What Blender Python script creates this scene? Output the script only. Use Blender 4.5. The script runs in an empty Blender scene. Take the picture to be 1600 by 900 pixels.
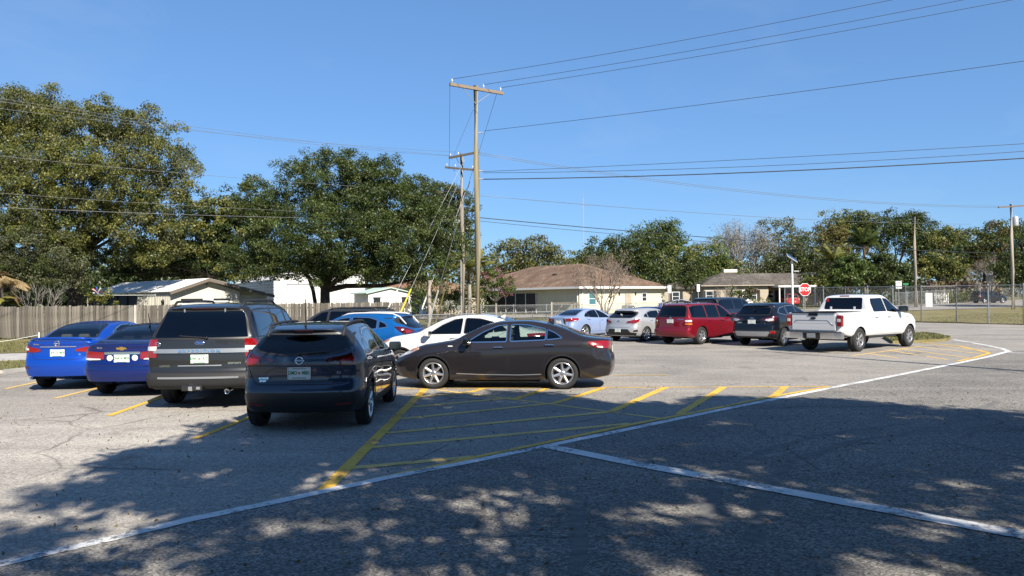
import bpy, bmesh, math, random
import numpy as np
from mathutils import Vector, Matrix
from mathutils.bvhtree import BVHTree

R = math.radians
SC = bpy.context.scene
COL = SC.collection

# ------------------------------------------------------------------ camera
FPX, EYE, HOR, ROLL = 1200.0, 1.9, 468.0, 0.0115
PITCH = math.atan((HOR - 450) / FPX)
cd = bpy.data.cameras.new('camera')
cd.sensor_width = 36.0
cd.lens = 36.0 * FPX / 1600.0
cd.clip_end = 6000.0
cam = bpy.data.objects.new('camera', cd)
COL.objects.link(cam)
cam.matrix_world = (Matrix.Translation((0, 0, EYE)) @ Matrix.Rotation(R(90) + PITCH, 4, 'X')
                    @ Matrix.Rotation(-math.atan(ROLL), 4, 'Z'))
SC.camera = cam

# ------------------------------------------------------------------ light
SUN_AZ = math.atan2(0.44, -0.90)          # clockwise from +Y
SUN_EL = R(39)
SUN = Vector((math.sin(SUN_AZ) * math.cos(SUN_EL), math.cos(SUN_AZ) * math.cos(SUN_EL), math.sin(SUN_EL)))
w = bpy.data.worlds.new('World'); SC.world = w; w.use_nodes = True
wn = w.node_tree.nodes; wl = w.node_tree.links
sky = wn.new('ShaderNodeTexSky'); sky.sky_type = 'NISHITA'; sky.sun_disc = False
sky.sun_elevation = SUN_EL; sky.sun_rotation = SUN_AZ
sky.altitude = 0; sky.air_density = 1.0; sky.dust_density = 0.0; sky.ozone_density = 8.0
bg = wn['Background']; bg.inputs['Strength'].default_value = 0.0655
# the photograph's film curve holds the bright horizon back: an even gamma over the whole sky
sg = wn.new('ShaderNodeGamma'); sg.inputs[1].default_value = 0.58
st_ = wn.new('ShaderNodeVectorMath'); st_.operation = 'MULTIPLY'; st_.inputs[1].default_value = (1.10, 1.57, 2.12)
wl.new(sky.outputs[0], sg.inputs[0]); wl.new(sg.outputs[0], st_.inputs[0]); # thin high cirrus, barely there, over the whole dome
wtc = wn.new('ShaderNodeTexCoord'); wmp = wn.new('ShaderNodeMapping'); wmp.inputs['Scale'].default_value = (2.2, 2.2, 7.0); wmp.inputs['Rotation'].default_value = (0.15, 0.1, 0.4)
wns = wn.new('ShaderNodeTexNoise'); wns.inputs['Scale'].default_value = 1.6; wns.inputs['Detail'].default_value = 7; wns.inputs['Roughness'].default_value = 0.62; wns.inputs['Distortion'].default_value = 0.6
wmr = wn.new('ShaderNodeMapRange'); wmr.inputs[1].default_value = 0.52; wmr.inputs[2].default_value = 0.80; wmr.inputs[3].default_value = 0.0; wmr.inputs[4].default_value = 0.11
wmx = wn.new('ShaderNodeMix'); wmx.data_type = 'RGBA'; wmx.inputs[7].default_value = (4.6, 5.2, 5.8, 1)
wl.new(wtc.outputs['Generated'], wmp.inputs[0]); wl.new(wmp.outputs[0], wns.inputs['Vector']); wl.new(wns.outputs['Fac'], wmr.inputs[0]); wl.new(wmr.outputs[0], wmx.inputs[0])
wl.new(st_.outputs[0], wmx.inputs[6]); wl.new(wmx.outputs[2], bg.inputs['Color'])
ld = bpy.data.lights.new('sun', 'SUN'); ld.energy = 5.0; ld.angle = R(0.53); ld.color = (1.0, 0.925, 0.81)
sun = bpy.data.objects.new('sun', ld); COL.objects.link(sun)
sun.rotation_euler = SUN.to_track_quat('Z', 'Y').to_euler()
SC.view_settings.view_transform = 'Standard'
SC.view_settings.look = 'None'
SC.view_settings.exposure = 1.12
SC.view_settings.gamma = 1.0
SC.cycles.max_bounces = 8
SC.cycles.transparent_max_bounces = 24
try:
    SC.cycles.use_denoising = True
except Exception:
    pass

# ------------------------------------------------------------------ survey: where a sight line of the photo meets the ground
def ray(px, py):
    a, b = px - 800.0, py - 450.0
    det = 1 + ROLL * ROLL
    a0 = (a - ROLL * b) / det; b0 = (b + ROLL * a) / det
    return Vector((a0 / FPX, math.cos(PITCH) + b0 / FPX * math.sin(PITCH), math.sin(PITCH) - b0 / FPX * math.cos(PITCH)))

def smooth(a, b, x):
    t = min(1, max(0, (x - a) / (b - a)))
    return t * t * (3 - 2 * t)

def terr(x, y):
    return 0.30 * smooth(42, 80, y) + 0.9 * smooth(78, 140, y)

def G(px, py):                      # point on the level lot
    d = ray(px, py); t = -EYE / d.z
    return (d.x * t, d.y * t)

def A(px, py, Y):                   # point at a surveyed distance Y
    d = ray(px, py); t = Y / d.y
    return Vector((d.x * t, Y, EYE + d.z * t))

# ------------------------------------------------------------------ objects
def put(name, mesh, parent=None, **kw):
    o = bpy.data.objects.new(name, mesh); COL.objects.link(o)
    if parent is not None: o.parent = parent
    for k, v in kw.items():
        if v is not None: o[k] = v
    return o

def empty(name, loc, rz=0.0, label=None, category=None, group=None):
    o = bpy.data.objects.new(name, None); COL.objects.link(o)
    o.location = loc; o.rotation_euler = (0, 0, rz); o.empty_display_size = 0.2
    if label: o['label'] = label
    if category: o['category'] = category
    if group: o['group'] = group
    return o

def kids(o): return [c for c in CHILD.get(o.name, [])]

def copy_tree(o, parent=None):
    c = o.copy(); COL.objects.link(c)
    if parent is not None: c.parent = parent
    for ch in list(o.children): copy_tree(ch, c)
    return c

def np_mesh(name, V, F, mats=None, smooth_=False, midx=None):
    """V (n,3), F (m,k) arrays with the same corner count"""
    V = np.asarray(V, np.float32); F = np.asarray(F, np.int32)
    me = bpy.data.meshes.new(name)
    me.vertices.add(len(V)); me.vertices.foreach_set('co', V.ravel())
    k = F.shape[1]
    me.loops.add(F.size); me.loops.foreach_set('vertex_index', F.ravel())
    me.polygons.add(len(F))
    me.polygons.foreach_set('loop_start', np.arange(0, F.size, k, dtype=np.int32))
    try: me.polygons.foreach_set('loop_total', np.full(len(F), k, np.int32))
    except Exception: pass
    if smooth_: me.polygons.foreach_set('use_smooth', np.ones(len(F), bool))
    if midx is not None: me.polygons.foreach_set('material_index', np.asarray(midx, np.int32))
    for m in (mats or []): me.materials.append(m)
    me.update(calc_edges=True)
    return me

class MB:
    """collects shapes into one mesh"""
    def __init__(s): s.bm = bmesh.new()
    def box(s, c, size, rz=0.0, rx=0.0, ry=0.0, bev=0.0, seg=1):
        m = Matrix.Translation(c) @ Matrix.Rotation(rz, 4, 'Z') @ Matrix.Rotation(ry, 4, 'Y') @ Matrix.Rotation(rx, 4, 'X') @ Matrix.Diagonal((*size, 1))
        r = bmesh.ops.create_cube(s.bm, size=1.0, matrix=m)
        if bev > 0:
            vs = set(r['verts'])
            ed = [e for e in s.bm.edges if e.verts[0] in vs and e.verts[1] in vs]
            bmesh.ops.bevel(s.bm, geom=ed, offset=bev, segments=seg, affect='EDGES', profile=0.6)
        return s
    def tube(s, p, q, r0, r1=None, n=8, caps=True):
        r1 = r0 if r1 is None else r1
        p, q = Vector(p), Vector(q); d = q - p
        if d.length < 1e-6: return s
        m = Matrix.Translation((p + q) / 2) @ d.to_track_quat('Z', 'Y').to_matrix().to_4x4()
        bmesh.ops.create_cone(s.bm, cap_ends=caps, segments=n, radius1=r0, radius2=max(r1, 1e-4), depth=d.length, matrix=m)
        return s
    def path(s, pts, rad, n=6):
        pts = [Vector(p) for p in pts]; rings = []
        for i, p in enumerate(pts):
            t = (pts[min(i + 1, len(pts) - 1)] - pts[max(i - 1, 0)]).normalized()
            q = t.to_track_quat('Z', 'Y'); r = rad[i] if hasattr(rad, '__len__') else rad
            rings.append([s.bm.verts.new(p + q @ Vector((r * math.cos(2 * math.pi * k / n), r * math.sin(2 * math.pi * k / n), 0))) for k in range(n)])
        for a, b in zip(rings, rings[1:]):
            for k in range(n):
                f = s.bm.faces.new((a[k], a[(k + 1) % n], b[(k + 1) % n], b[k])); f.smooth = True
        for rg, rev in ((rings[0], True), (rings[-1], False)):
            try: s.bm.faces.new(rg[::-1] if rev else rg)
            except Exception: pass
        return s
    def poly(s, pts):
        vs = [s.bm.verts.new(p) for p in pts]; s.bm.faces.new(vs); return s
    def prism(s, pts, ext):
        """planar outline swept along ext"""
        e = Vector(ext); a = [s.bm.verts.new(Vector(p)) for p in pts]; b = [s.bm.verts.new(Vector(p) + e) for p in pts]
        n = len(a); s.bm.faces.new(a[::-1]); s.bm.faces.new(b)
        for i in range(n): s.bm.faces.new((a[i], a[(i + 1) % n], b[(i + 1) % n], b[i]))
        return s
    def lathe(s, prof, n=24, axis='Y', c=(0, 0, 0), close=False):
        rings = []
        for (r, h) in prof:
            rg = []
            for k in range(n):
                a = 2 * math.pi * k / n
                if axis == 'Y': v = (r * math.cos(a), h, r * math.sin(a))
                else: v = (r * math.cos(a), r * math.sin(a), h)
                rg.append(s.bm.verts.new(Vector(v) + Vector(c)))
            rings.append(rg)
        if close: rings.append(rings[0])
        for a, b in zip(rings, rings[1:]):
            for k in range(n):
                f = s.bm.faces.new((a[k], a[(k + 1) % n], b[(k + 1) % n], b[k])); f.smooth = True
        return s
    def ico(s, c, r, sub=2, sc=(1, 1, 1)):
        bmesh.ops.create_icosphere(s.bm, subdivisions=sub, radius=r, matrix=Matrix.Translation(c) @ Matrix.Diagonal((*sc, 1)))
        return s
    def mesh(s, name, mats, smooth_=False):
        bmesh.ops.recalc_face_normals(s.bm, faces=s.bm.faces)
        me = bpy.data.meshes.new(name); s.bm.to_mesh(me); s.bm.free()
        for m in (mats if isinstance(mats, (list, tuple)) else [mats]): me.materials.append(m)
        if smooth_: me.polygons.foreach_set('use_smooth', np.ones(len(me.polygons), bool))
        return me
    def obj(s, name, mats, parent=None, smooth_=False, **kw):
        return put(name, s.mesh(name, mats, smooth_), parent, **kw)

def text_mesh(txt, size, mat, bold=0.0, ext=0.002, sx=1.0, spacing=1.0):
    cu = bpy.data.curves.new('lettering', 'FONT'); cu.body = txt; cu.size = size
    cu.align_x = 'CENTER'; cu.align_y = 'CENTER'; cu.extrude = ext; cu.offset = bold; cu.space_character = spacing
    cu.resolution_u = 3
    o = bpy.data.objects.new('lettering', cu)
    me = bpy.data.meshes.new_from_object(o)
    bpy.data.objects.remove(o); bpy.data.curves.remove(cu)
    me.transform(Matrix.Diagonal((sx, 1, 1, 1)))
    me.materials.clear(); me.materials.append(mat); me.name = 'lettering'
    return me

# ------------------------------------------------------------------ materials
ALB = 0.78          # scales most base colours down against the exposure, which deepens shade
def mat(name, col, rough=0.6, metal=0.0, coat=0.0, spec=0.5, noise=None, bump=None, alpha=None, trans=None):
    """noise=(scale, amount[, detail]) varies value; bump=(scale,strength,dist)"""
    m = bpy.data.materials.new(name); m.use_nodes = True
    if metal < 0.3: col = tuple(c * ALB for c in col)
    nt = m.node_tree; b = nt.nodes['Principled BSDF']
    b.inputs['Base Color'].default_value = (*col, 1); b.inputs['Roughness'].default_value = rough
    b.inputs['Metallic'].default_value = metal; b.inputs['Coat Weight'].default_value = coat
    b.inputs['Coat Roughness'].default_value = 0.04; b.inputs['Specular IOR Level'].default_value = spec
    if noise or bump: tc = nt.nodes.new('ShaderNodeTexCoord')
    if noise:
        n = nt.nodes.new('ShaderNodeTexNoise'); n.inputs['Scale'].default_value = noise[0]
        n.inputs['Detail'].default_value = noise[2] if len(noise) > 2 else 4
        nt.links.new(tc.outputs['Object'], n.inputs['Vector'])
        mr = nt.nodes.new('ShaderNodeMapRange'); mr.inputs[1].default_value = 0.3; mr.inputs[2].default_value = 0.7
        mr.inputs[3].default_value = 1 - noise[1]; mr.inputs[4].default_value = 1 + noise[1]
        nt.links.new(n.outputs['Fac'], mr.inputs[0])
        mx = nt.nodes.new('ShaderNodeVectorMath'); mx.operation = 'SCALE'
        mx.inputs[0].default_value = col; nt.links.new(mr.outputs[0], mx.inputs['Scale'])
        nt.links.new(mx.outputs[0], b.inputs['Base Color'])
    if bump:
        n2 = nt.nodes.new('ShaderNodeTexNoise'); n2.inputs['Scale'].default_value = bump[0]; n2.inputs['Detail'].default_value = 4
        nt.links.new(tc.outputs['Object'], n2.inputs['Vector'])
        bp = nt.nodes.new('ShaderNodeBump'); bp.inputs['Strength'].default_value = bump[1]; bp.inputs['Distance'].default_value = bump[2]
        nt.links.new(n2.outputs['Fac'], bp.inputs['Height']); nt.links.new(bp.outputs[0], b.inputs['Normal'])
    return m

def nodes(m): return m.node_tree.nodes, m.node_tree.links, m.node_tree.nodes['Principled BSDF']

def ramp(nt, stops, k=None):
    k = ALB if k is None else k
    r = nt.nodes.new('ShaderNodeValToRGB'); e = r.color_ramp.elements
    while len(e) < len(stops): e.new(0.5)
    for el, (p, c) in zip(e, stops): el.position = p; el.color = (*(x * k for x in c), 1)
    return r

def paint(name, col, flake=0.35, metal=0.35):
    """car paint: metallic base under clear coat, dark trim on the inner side"""
    m = mat(name, col, rough=flake, metal=metal, coat=1.0, spec=0.15)
    n, l, b = nodes(m)
    geo = n.new('ShaderNodeNewGeometry'); mx = n.new('ShaderNodeMix'); mx.data_type = 'RGBA'
    mx.inputs[6].default_value = (*col, 1); mx.inputs[7].default_value = (0.02, 0.02, 0.021, 1)
    l.new(geo.outputs['Backfacing'], mx.inputs[0]); l.new(mx.outputs[2], b.inputs['Base Color'])
    # faint road dust
    tc = n.new('ShaderNodeTexCoord'); ns = n.new('ShaderNodeTexNoise'); ns.inputs['Scale'].default_value = 3.0; ns.inputs['Detail'].default_value = 5
    l.new(tc.outputs['Object'], ns.inputs['Vector'])
    mr = n.new('ShaderNodeMapRange'); mr.inputs[1].default_value = 0.35; mr.inputs[2].default_value = 0.75; mr.inputs[3].default_value = 0.015; mr.inputs[4].default_value = 0.05
    l.new(ns.outputs['Fac'], mr.inputs[0]); l.new(mr.outputs[0], b.inputs['Coat Roughness'])
    return m

def glass(name, tint, refl=1.0):
    m = bpy.data.materials.new(name); m.use_nodes = True; nt = m.node_tree; nt.nodes.clear()
    out = nt.nodes.new('ShaderNodeOutputMaterial'); tr = nt.nodes.new('ShaderNodeBsdfTransparent'); tr.inputs[0].default_value = (*tint, 1)
    gl = nt.nodes.new('ShaderNodeBsdfGlossy'); gl.inputs['Roughness'].default_value = 0.02; gl.inputs[0].default_value = (0.95, 0.97, 1, 1)
    fr = nt.nodes.new('ShaderNodeFresnel'); fr.inputs[0].default_value = 1.5
    mul = nt.nodes.new('ShaderNodeMath'); mul.operation = 'MULTIPLY'; mul.inputs[1].default_value = refl; mul.use_clamp = True
    mx = nt.nodes.new('ShaderNodeMixShader')
    nt.links.new(fr.outputs[0], mul.inputs[0]); nt.links.new(mul.outputs[0], mx.inputs[0]); nt.links.new(tr.outputs[0], mx.inputs[1]); nt.links.new(gl.outputs[0], mx.inputs[2])
    nt.links.new(mx.outputs[0], out.inputs[0])
    return m

M = {}
M['rubber'] = mat('tyre_rubber', (0.018, 0.018, 0.018), 0.85, noise=(30, 0.2))
M['rim'] = mat('alloy_rim', (0.52, 0.52, 0.53), 0.25, metal=0.85)
M['rim_dark'] = mat('dark_alloy', (0.30, 0.30, 0.31), 0.35, metal=0.7)
M['brake'] = mat('brake_iron', (0.05, 0.05, 0.05), 0.6, metal=0.5)
M['plastic'] = mat('black_trim', (0.014, 0.014, 0.015), 0.45)
M['cladding'] = mat('grey_cladding', (0.026, 0.026, 0.027), 0.55, spec=0.2)
M['under'] = mat('underbody', (0.008, 0.008, 0.008), 0.9)
M['gloss_black'] = mat('gloss_black', (0.006, 0.006, 0.007), 0.12, coat=0.6)
M['seam'] = mat('panel_gap', (0.004, 0.004, 0.004), 0.9)
M['chrome'] = mat('chrome', (0.75, 0.76, 0.78), 0.10, metal=1.0)
M['rail_silver'] = mat('silver_rail', (0.62, 0.62, 0.62), 0.35, metal=0.0, coat=0.5)
M['satin'] = mat('satin_metal', (0.42, 0.43, 0.44), 0.35, metal=0.8)
M['red_lens'] = mat('red_lens', (0.24, 0.003, 0.004), 0.12, coat=1.0)
M['dark_red_lens'] = mat('dark_red_lens', (0.060, 0.0015, 0.003), 0.10, coat=1.0)
M['clear_lens'] = mat('clear_lens', (0.62, 0.60, 0.58), 0.10, coat=1.0)
M['amber_lens'] = mat('amber_lens', (0.70, 0.20, 0.02), 0.15, coat=1.0)
M['plate_white'] = mat('plate_white', (0.72, 0.74, 0.70), 0.4)
M['plate_green'] = mat('plate_green', (0.02, 0.20, 0.07), 0.4)
M['plate_orange'] = mat('plate_orange', (0.75, 0.18, 0.02), 0.4)
M['badge_blue'] = mat('badge_blue', (0.01, 0.02, 0.10), 0.15, coat=1.0)
M['gold'] = mat('gold_badge', (0.70, 0.50, 0.15), 0.25, metal=0.9)
M['white_paint'] = mat('white_sticker', (0.8, 0.8, 0.8), 0.5)
M['seat'] = mat('seat_fabric', (0.075, 0.073, 0.070), 0.85)
M['seat_tan'] = mat('seat_leather_tan', (0.16, 0.13, 0.10), 0.6)
M['trim_in'] = mat('cabin_trim', (0.02, 0.02, 0.021), 0.8)
M['g_dark'] = glass('privacy_glass', (0.035, 0.037, 0.04), 1.25)
M['g_mid'] = glass('tinted_glass', (0.28, 0.31, 0.30), 1.0)
M['g_clear'] = glass('clear_glass', (0.60, 0.68, 0.64), 1.0)
# ================================================================== GROUND AND LOT
def clip_grid(poly, res, zf, dz):
    """polygon cut on a grid and laid on the terrain"""
    bm = bmesh.new(); vs = [bm.verts.new((x, y, 0)) for x, y in poly]; f = bm.faces.new(vs)
    xs = [p[0] for p in poly]; ys = [p[1] for p in poly]
    if res:
        for ax, lo, hi in ((0, min(xs), max(xs)), (1, min(ys), max(ys))):
            k = math.ceil(lo / res) * res
            while k < hi:
                co = (k, 0, 0) if ax == 0 else (0, k, 0); no = (1, 0, 0) if ax == 0 else (0, 1, 0)
                bmesh.ops.bisect_plane(bm, geom=bm.verts[:] + bm.edges[:] + bm.faces[:], plane_co=co, plane_no=no, dist=1e-5)
                k += res
    for v in bm.verts: v.co.z = zf(v.co.x, v.co.y) + dz
    bmesh.ops.recalc_face_normals(bm, faces=bm.faces)
    for f in bm.faces:
        if f.normal.z < 0: f.normal_flip()
    return bm

def sheet(name, poly, m, res=8.0, dz=0.0, parent=None, **kw):
    bm = clip_grid(poly, res, terr, dz)
    me = bpy.data.meshes.new(name); bm.to_mesh(me); bm.free(); me.materials.append(m)
    return put(name, me, parent, **kw)

def asphalt_material(name='asphalt', stones=((0.198, 0.183, 0.163), (0.278, 0.257, 0.229), (0.40, 0.369, 0.328))):
    m = mat(name, (0.2, 0.2, 0.2), 0.92, spec=0.3); n, l, b = nodes(m); nt = m.node_tree
    tc = n.new('ShaderNodeTexCoord')
    def noise(scale, detail=4, rough=0.55, warp=None):
        t = n.new('ShaderNodeTexNoise'); t.inputs['Scale'].default_value = scale; t.inputs['Detail'].default_value = detail; t.inputs['Roughness'].default_value = rough
        l.new(warp or tc.outputs['Object'], t.inputs['Vector']); return t
    # aggregate stones of three sizes
    vo = n.new('ShaderNodeTexVoronoi'); vo.inputs['Scale'].default_value = 55; l.new(tc.outputs['Object'], vo.inputs['Vector'])
    r1 = ramp(nt, [(0.0, stones[0]), (0.45, stones[1]), (1.0, stones[2])])
    sep = n.new('ShaderNodeSeparateColor'); l.new(vo.outputs['Color'], sep.inputs[0]); l.new(sep.outputs[0], r1.inputs[0])
    n2 = noise(14, 6, 0.7); r2 = ramp(nt, [(0.30, (0.72, 0.72, 0.72)), (0.70, (1.26, 1.255, 1.24))], 1); l.new(n2.outputs['Fac'], r2.inputs[0])
    n3 = noise(0.33, 6, 0.62); r3 = ramp(nt, [(0.30, (0.76, 0.76, 0.77)), (0.5, (1.0, 1.0, 1.0)), (0.72, (1.22, 1.21, 1.18))], 1); l.new(n3.outputs['Fac'], r3.inputs[0])
    # streaks left by traffic
    mp = n.new('ShaderNodeMapping'); mp.inputs['Scale'].default_value = (0.12, 1.4, 1); mp.inputs['Rotation'].default_value = (0, 0, R(-25)); l.new(tc.outputs['Object'], mp.inputs[0])
    n4 = noise(1.0, 5, 0.6, mp.outputs[0]); r4 = ramp(nt, [(0.35, (0.88, 0.88, 0.88)), (0.65, (1.10, 1.10, 1.10))], 1); l.new(n4.outputs['Fac'], r4.inputs[0])
    # oil spots
    n5 = noise(0.9, 4); r5 = ramp(nt, [(0.61, (1, 1, 1)), (0.75, (0.60, 0.59, 0.58))], 1); l.new(n5.outputs['Fac'], r5.inputs[0])
    # hairline cracks
    wv = noise(0.8, 4); ad = n.new('ShaderNodeMix'); ad.data_type = 'VECTOR'; ad.inputs[0].default_value = 0.35
    l.new(tc.outputs['Object'], ad.inputs[4]); l.new(wv.outputs['Color'], ad.inputs[5])
    cr = n.new('ShaderNodeTexVoronoi'); cr.feature = 'DISTANCE_TO_EDGE'; cr.inputs['Scale'].default_value = 0.42; l.new(ad.outputs[1], cr.inputs['Vector'])
    rc = ramp(nt, [(0.0, (0.45, 0.44, 0.43)), (0.006, (0.8, 0.8, 0.8)), (0.012, (1, 1, 1))], 1); l.new(cr.outputs['Distance'], rc.inputs[0])
    nm = noise(0.25, 2); rm = ramp(nt, [(0.5, (0, 0, 0)), (0.58, (1, 1, 1))], 1); l.new(nm.outputs['Fac'], rm.inputs[0])
    cm = n.new('ShaderNodeMix'); cm.data_type = 'RGBA'; cm.inputs[6].default_value = (1, 1, 1, 1); l.new(rm.outputs[0], cm.inputs[0]); l.new(rc.outputs[0], cm.inputs[7])
    cur = r1.outputs[0]
    for r in (r2, r3, r4, r5): 
        v = n.new('ShaderNodeVectorMath'); v.operation = 'MULTIPLY'; l.new(cur, v.inputs[0]); l.new(r.outputs[0], v.inputs[1]); cur = v.outputs[0]
    v = n.new('ShaderNodeVectorMath'); v.operation = 'MULTIPLY'; l.new(cur, v.inputs[0]); l.new(cm.outputs[2], v.inputs[1])
    # bleached, worn patch of the lot near the left stalls, with a ragged edge
    sb = n.new('ShaderNodeVectorMath'); sb.operation = 'DISTANCE'; sb.inputs[1].default_value = (-6.5, 10.5, 0); l.new(tc.outputs['Object'], sb.inputs[0])
    ra = n.new('ShaderNodeMath'); ra.operation = 'MULTIPLY_ADD'; ra.inputs[1].default_value = 5.0; l.new(n3.outputs['Fac'], ra.inputs[0]); l.new(sb.outputs['Value'], ra.inputs[2])
    mr = n.new('ShaderNodeMapRange'); mr.inputs[1].default_value = 4.5; mr.inputs[2].default_value = 9.5; mr.inputs[3].default_value = 1.30; mr.inputs[4].default_value = 1.0; l.new(ra.outputs[0], mr.inputs[0])
    v2 = n.new('ShaderNodeVectorMath'); v2.operation = 'SCALE'; l.new(v.outputs[0], v2.inputs[0]); l.new(mr.outputs[0], v2.inputs['Scale'])
    l.new(v2.outputs[0], b.inputs['Base Color'])
    bp = n.new('ShaderNodeBump'); bp.inputs['Strength'].default_value = 0.55; bp.inputs['Distance'].default_value = 0.006
    l.new(vo.outputs['Distance'], bp.inputs['Height']); l.new(bp.outputs[0], b.inputs['Normal'])
    return m

def stripe_material(name, col, wear):
    """road paint, worn through to the asphalt in patches"""
    m = mat(name, col, 0.75); n, l, b = nodes(m); nt = m.node_tree
    tc = n.new('ShaderNodeTexCoord')
    t = n.new('ShaderNodeTexNoise'); t.inputs['Scale'].default_value = 18; t.inputs['Detail'].default_value = 8; t.inputs['Roughness'].default_value = 0.75; l.new(tc.outputs['Object'], t.inputs['Vector'])
    t2 = n.new('ShaderNodeTexNoise'); t2.inputs['Scale'].default_value = 1.6; t2.inputs['Detail'].default_value = 3; l.new(tc.outputs['Object'], t2.inputs['Vector'])
    ad = n.new('ShaderNodeMath'); ad.operation = 'MULTIPLY_ADD'; ad.inputs[1].default_value = 0.6; l.new(t2.outputs['Fac'], ad.inputs[0]); l.new(t.outputs['Fac'], ad.inputs[2])
    r = ramp(nt, [(wear, col), (wear + 0.07, tuple(c * 0.75 for c in col)), (wear + 0.13, (0.17, 0.165, 0.155))]); l.new(ad.outputs[0], r.inputs[0])
    l.new(r.outputs[0], b.inputs['Base Color'])
    bp = n.new('ShaderNodeBump'); bp.inputs['Strength'].default_value = 0.3; bp.inputs['Distance'].default_value = 0.004; l.new(t.outputs['Fac'], bp.inputs['Height']); l.new(bp.outputs[0], b.inputs['Normal'])
    return m

def ground_material(name, c1, c2, c3, s=0.35):
    m = mat(name, c1, 0.95, spec=0.2); n, l, b = nodes(m); nt = m.node_tree
    tc = n.new('ShaderNodeTexCoord'); t = n.new('ShaderNodeTexNoise'); t.inputs['Scale'].default_value = s; t.inputs['Detail'].default_value = 9; t.inputs['Roughness'].default_value = 0.7
    l.new(tc.outputs['Object'], t.inputs['Vector']); r = ramp(nt, [(0.32, c1), (0.5, c2), (0.68, c3)]); l.new(t.outputs['Fac'], r.inputs[0]); l.new(r.outputs[0], b.inputs['Base Color'])
    bp = n.new('ShaderNodeBump'); bp.inputs['Strength'].default_value = 0.6; bp.inputs['Distance'].default_value = 0.08
    t3 = n.new('ShaderNodeTexNoise'); t3.inputs['Scale'].default_value = 9; t3.inputs['Detail'].default_value = 6; l.new(tc.outputs['Object'], t3.inputs['Vector'])
    l.new(t3.outputs['Fac'], bp.inputs['Height']); l.new(bp.outputs[0], b.inputs['Normal'])
    return m

M['asphalt'] = asphalt_material()
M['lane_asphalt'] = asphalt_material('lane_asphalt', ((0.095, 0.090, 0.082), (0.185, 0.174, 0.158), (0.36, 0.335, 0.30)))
M['white_line'] = stripe_material('white_road_paint', (0.76, 0.76, 0.745), 0.79)
M['yellow_line'] = stripe_material('yellow_road_paint', (0.80, 0.47, 0.055), 0.82)
M['yellow_faded'] = stripe_material('faded_yellow_paint', (0.74, 0.49, 0.14), 0.83)
M['lawn'] = ground_material('lawn', (0.075, 0.085, 0.03), (0.15, 0.14, 0.055), (0.24, 0.20, 0.10))
M['dry_lawn'] = ground_material('dry_lawn', (0.13, 0.12, 0.045), (0.20, 0.17, 0.07), (0.29, 0.24, 0.12))
M['concrete'] = mat('concrete', (0.42, 0.40, 0.37), 0.9, noise=(1.5, 0.2, 6), bump=(30, 0.2, 0.01))
M['grass_blade'] = mat('grass_blade', (0.11, 0.115, 0.035), 0.8, noise=(2.0, 0.5, 3))

# one sheet of earth out to the horizon, finer near the camera
def earth():
    xs = [-2500, -1200, -600, -300, -180] + list(range(-120, 121, 10)) + [180, 300, 600, 1200, 2500]
    ys = [-1200, -400, -150, -80, -40, -20, 0, 20] + list(range(30, 151, 6)) + [180, 250, 400, 800, 1600, 3500]
    V = [(x, y, terr(x, y) - 0.05) for y in ys for x in xs]; nx = len(xs)
    F = [(j * nx + i, j * nx + i + 1, (j + 1) * nx + i + 1, (j + 1) * nx + i) for j in range(len(ys) - 1) for i in range(nx - 1)]
    put('ground', np_mesh('ground', V, F, [M['lawn']]), kind='structure')
earth()

# the lot: front edge behind the camera, left kerb, back edge before the wooden fence, right drive
LOT = [(-16, -14), (26, -14), (60, -14), (60, 20), (44, 34), G(1640, 509), G(1560, 507.2), G(1500, 506), G(1440, 505), G(1380, 503.5),
       (24, 54), (10, 49), (1.5, 43), (-6, 36), (-12, 29), (-14.2, 21.2), (-15.5, 12)]
lot = sheet('parking_lot', LOT, M['asphalt'], 8.0, 0.0, kind='structure')

# the drive lane on the near side of the white line: darker binder, coarser stone
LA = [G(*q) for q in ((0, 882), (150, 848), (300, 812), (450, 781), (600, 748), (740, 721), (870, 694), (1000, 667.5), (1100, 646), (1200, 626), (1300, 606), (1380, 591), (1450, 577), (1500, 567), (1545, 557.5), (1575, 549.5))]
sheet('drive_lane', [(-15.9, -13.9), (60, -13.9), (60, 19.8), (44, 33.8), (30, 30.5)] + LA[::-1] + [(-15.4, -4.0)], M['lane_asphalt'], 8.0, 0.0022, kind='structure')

def offset_stroke(pts, w):
    """closed outline of a painted line of width w along pts"""
    L, Rr = [], []
    P = [Vector((p[0], p[1])) for p in pts]
    for i, p in enumerate(P):
        t = (P[min(i + 1, len(P) - 1)] - P[max(i - 1, 0)]).normalized(); nrm = Vector((-t.y, t.x))
        ww = w[i] if hasattr(w, '__len__') else w
        L.append(p + nrm * ww / 2); Rr.append(p - nrm * ww / 2)
    return L, Rr

LINE_N = [0]
def line(name, pts, w, m, dz=0.004, n=14, jag=0.006):
    # slightly ragged edge, like sprayed paint
    rng = random.Random(len(pts) * 7 + int(pts[0][0] * 100)); LINE_N[0] += 1
    dz = dz + 0.0002 * (LINE_N[0] % 9)
    Q = []
    for a, b in zip(pts, pts[1:]):
        for k in range(n): t = k / n; Q.append((a[0] + (b[0] - a[0]) * t, a[1] + (b[1] - a[1]) * t))
    Q.append(pts[-1]); L, Rr = offset_stroke(Q, w)
    V, F = [], []
    for a, b in zip(L, Rr):
        j1, j2 = rng.uniform(-jag, jag), rng.uniform(-jag, jag)
        d = (a - b).normalized()
        a = a + d * j1; b = b - d * j2
        V += [(a.x, a.y, terr(a.x, a.y) + dz), (b.x, b.y, terr(b.x, b.y) + dz)]
    for i in range(len(Q) - 1): F.append((2 * i, 2 * i + 1, 2 * i + 3, 2 * i + 2))
    return put(name, np_mesh(name, V, F, [m]), lot)

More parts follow.
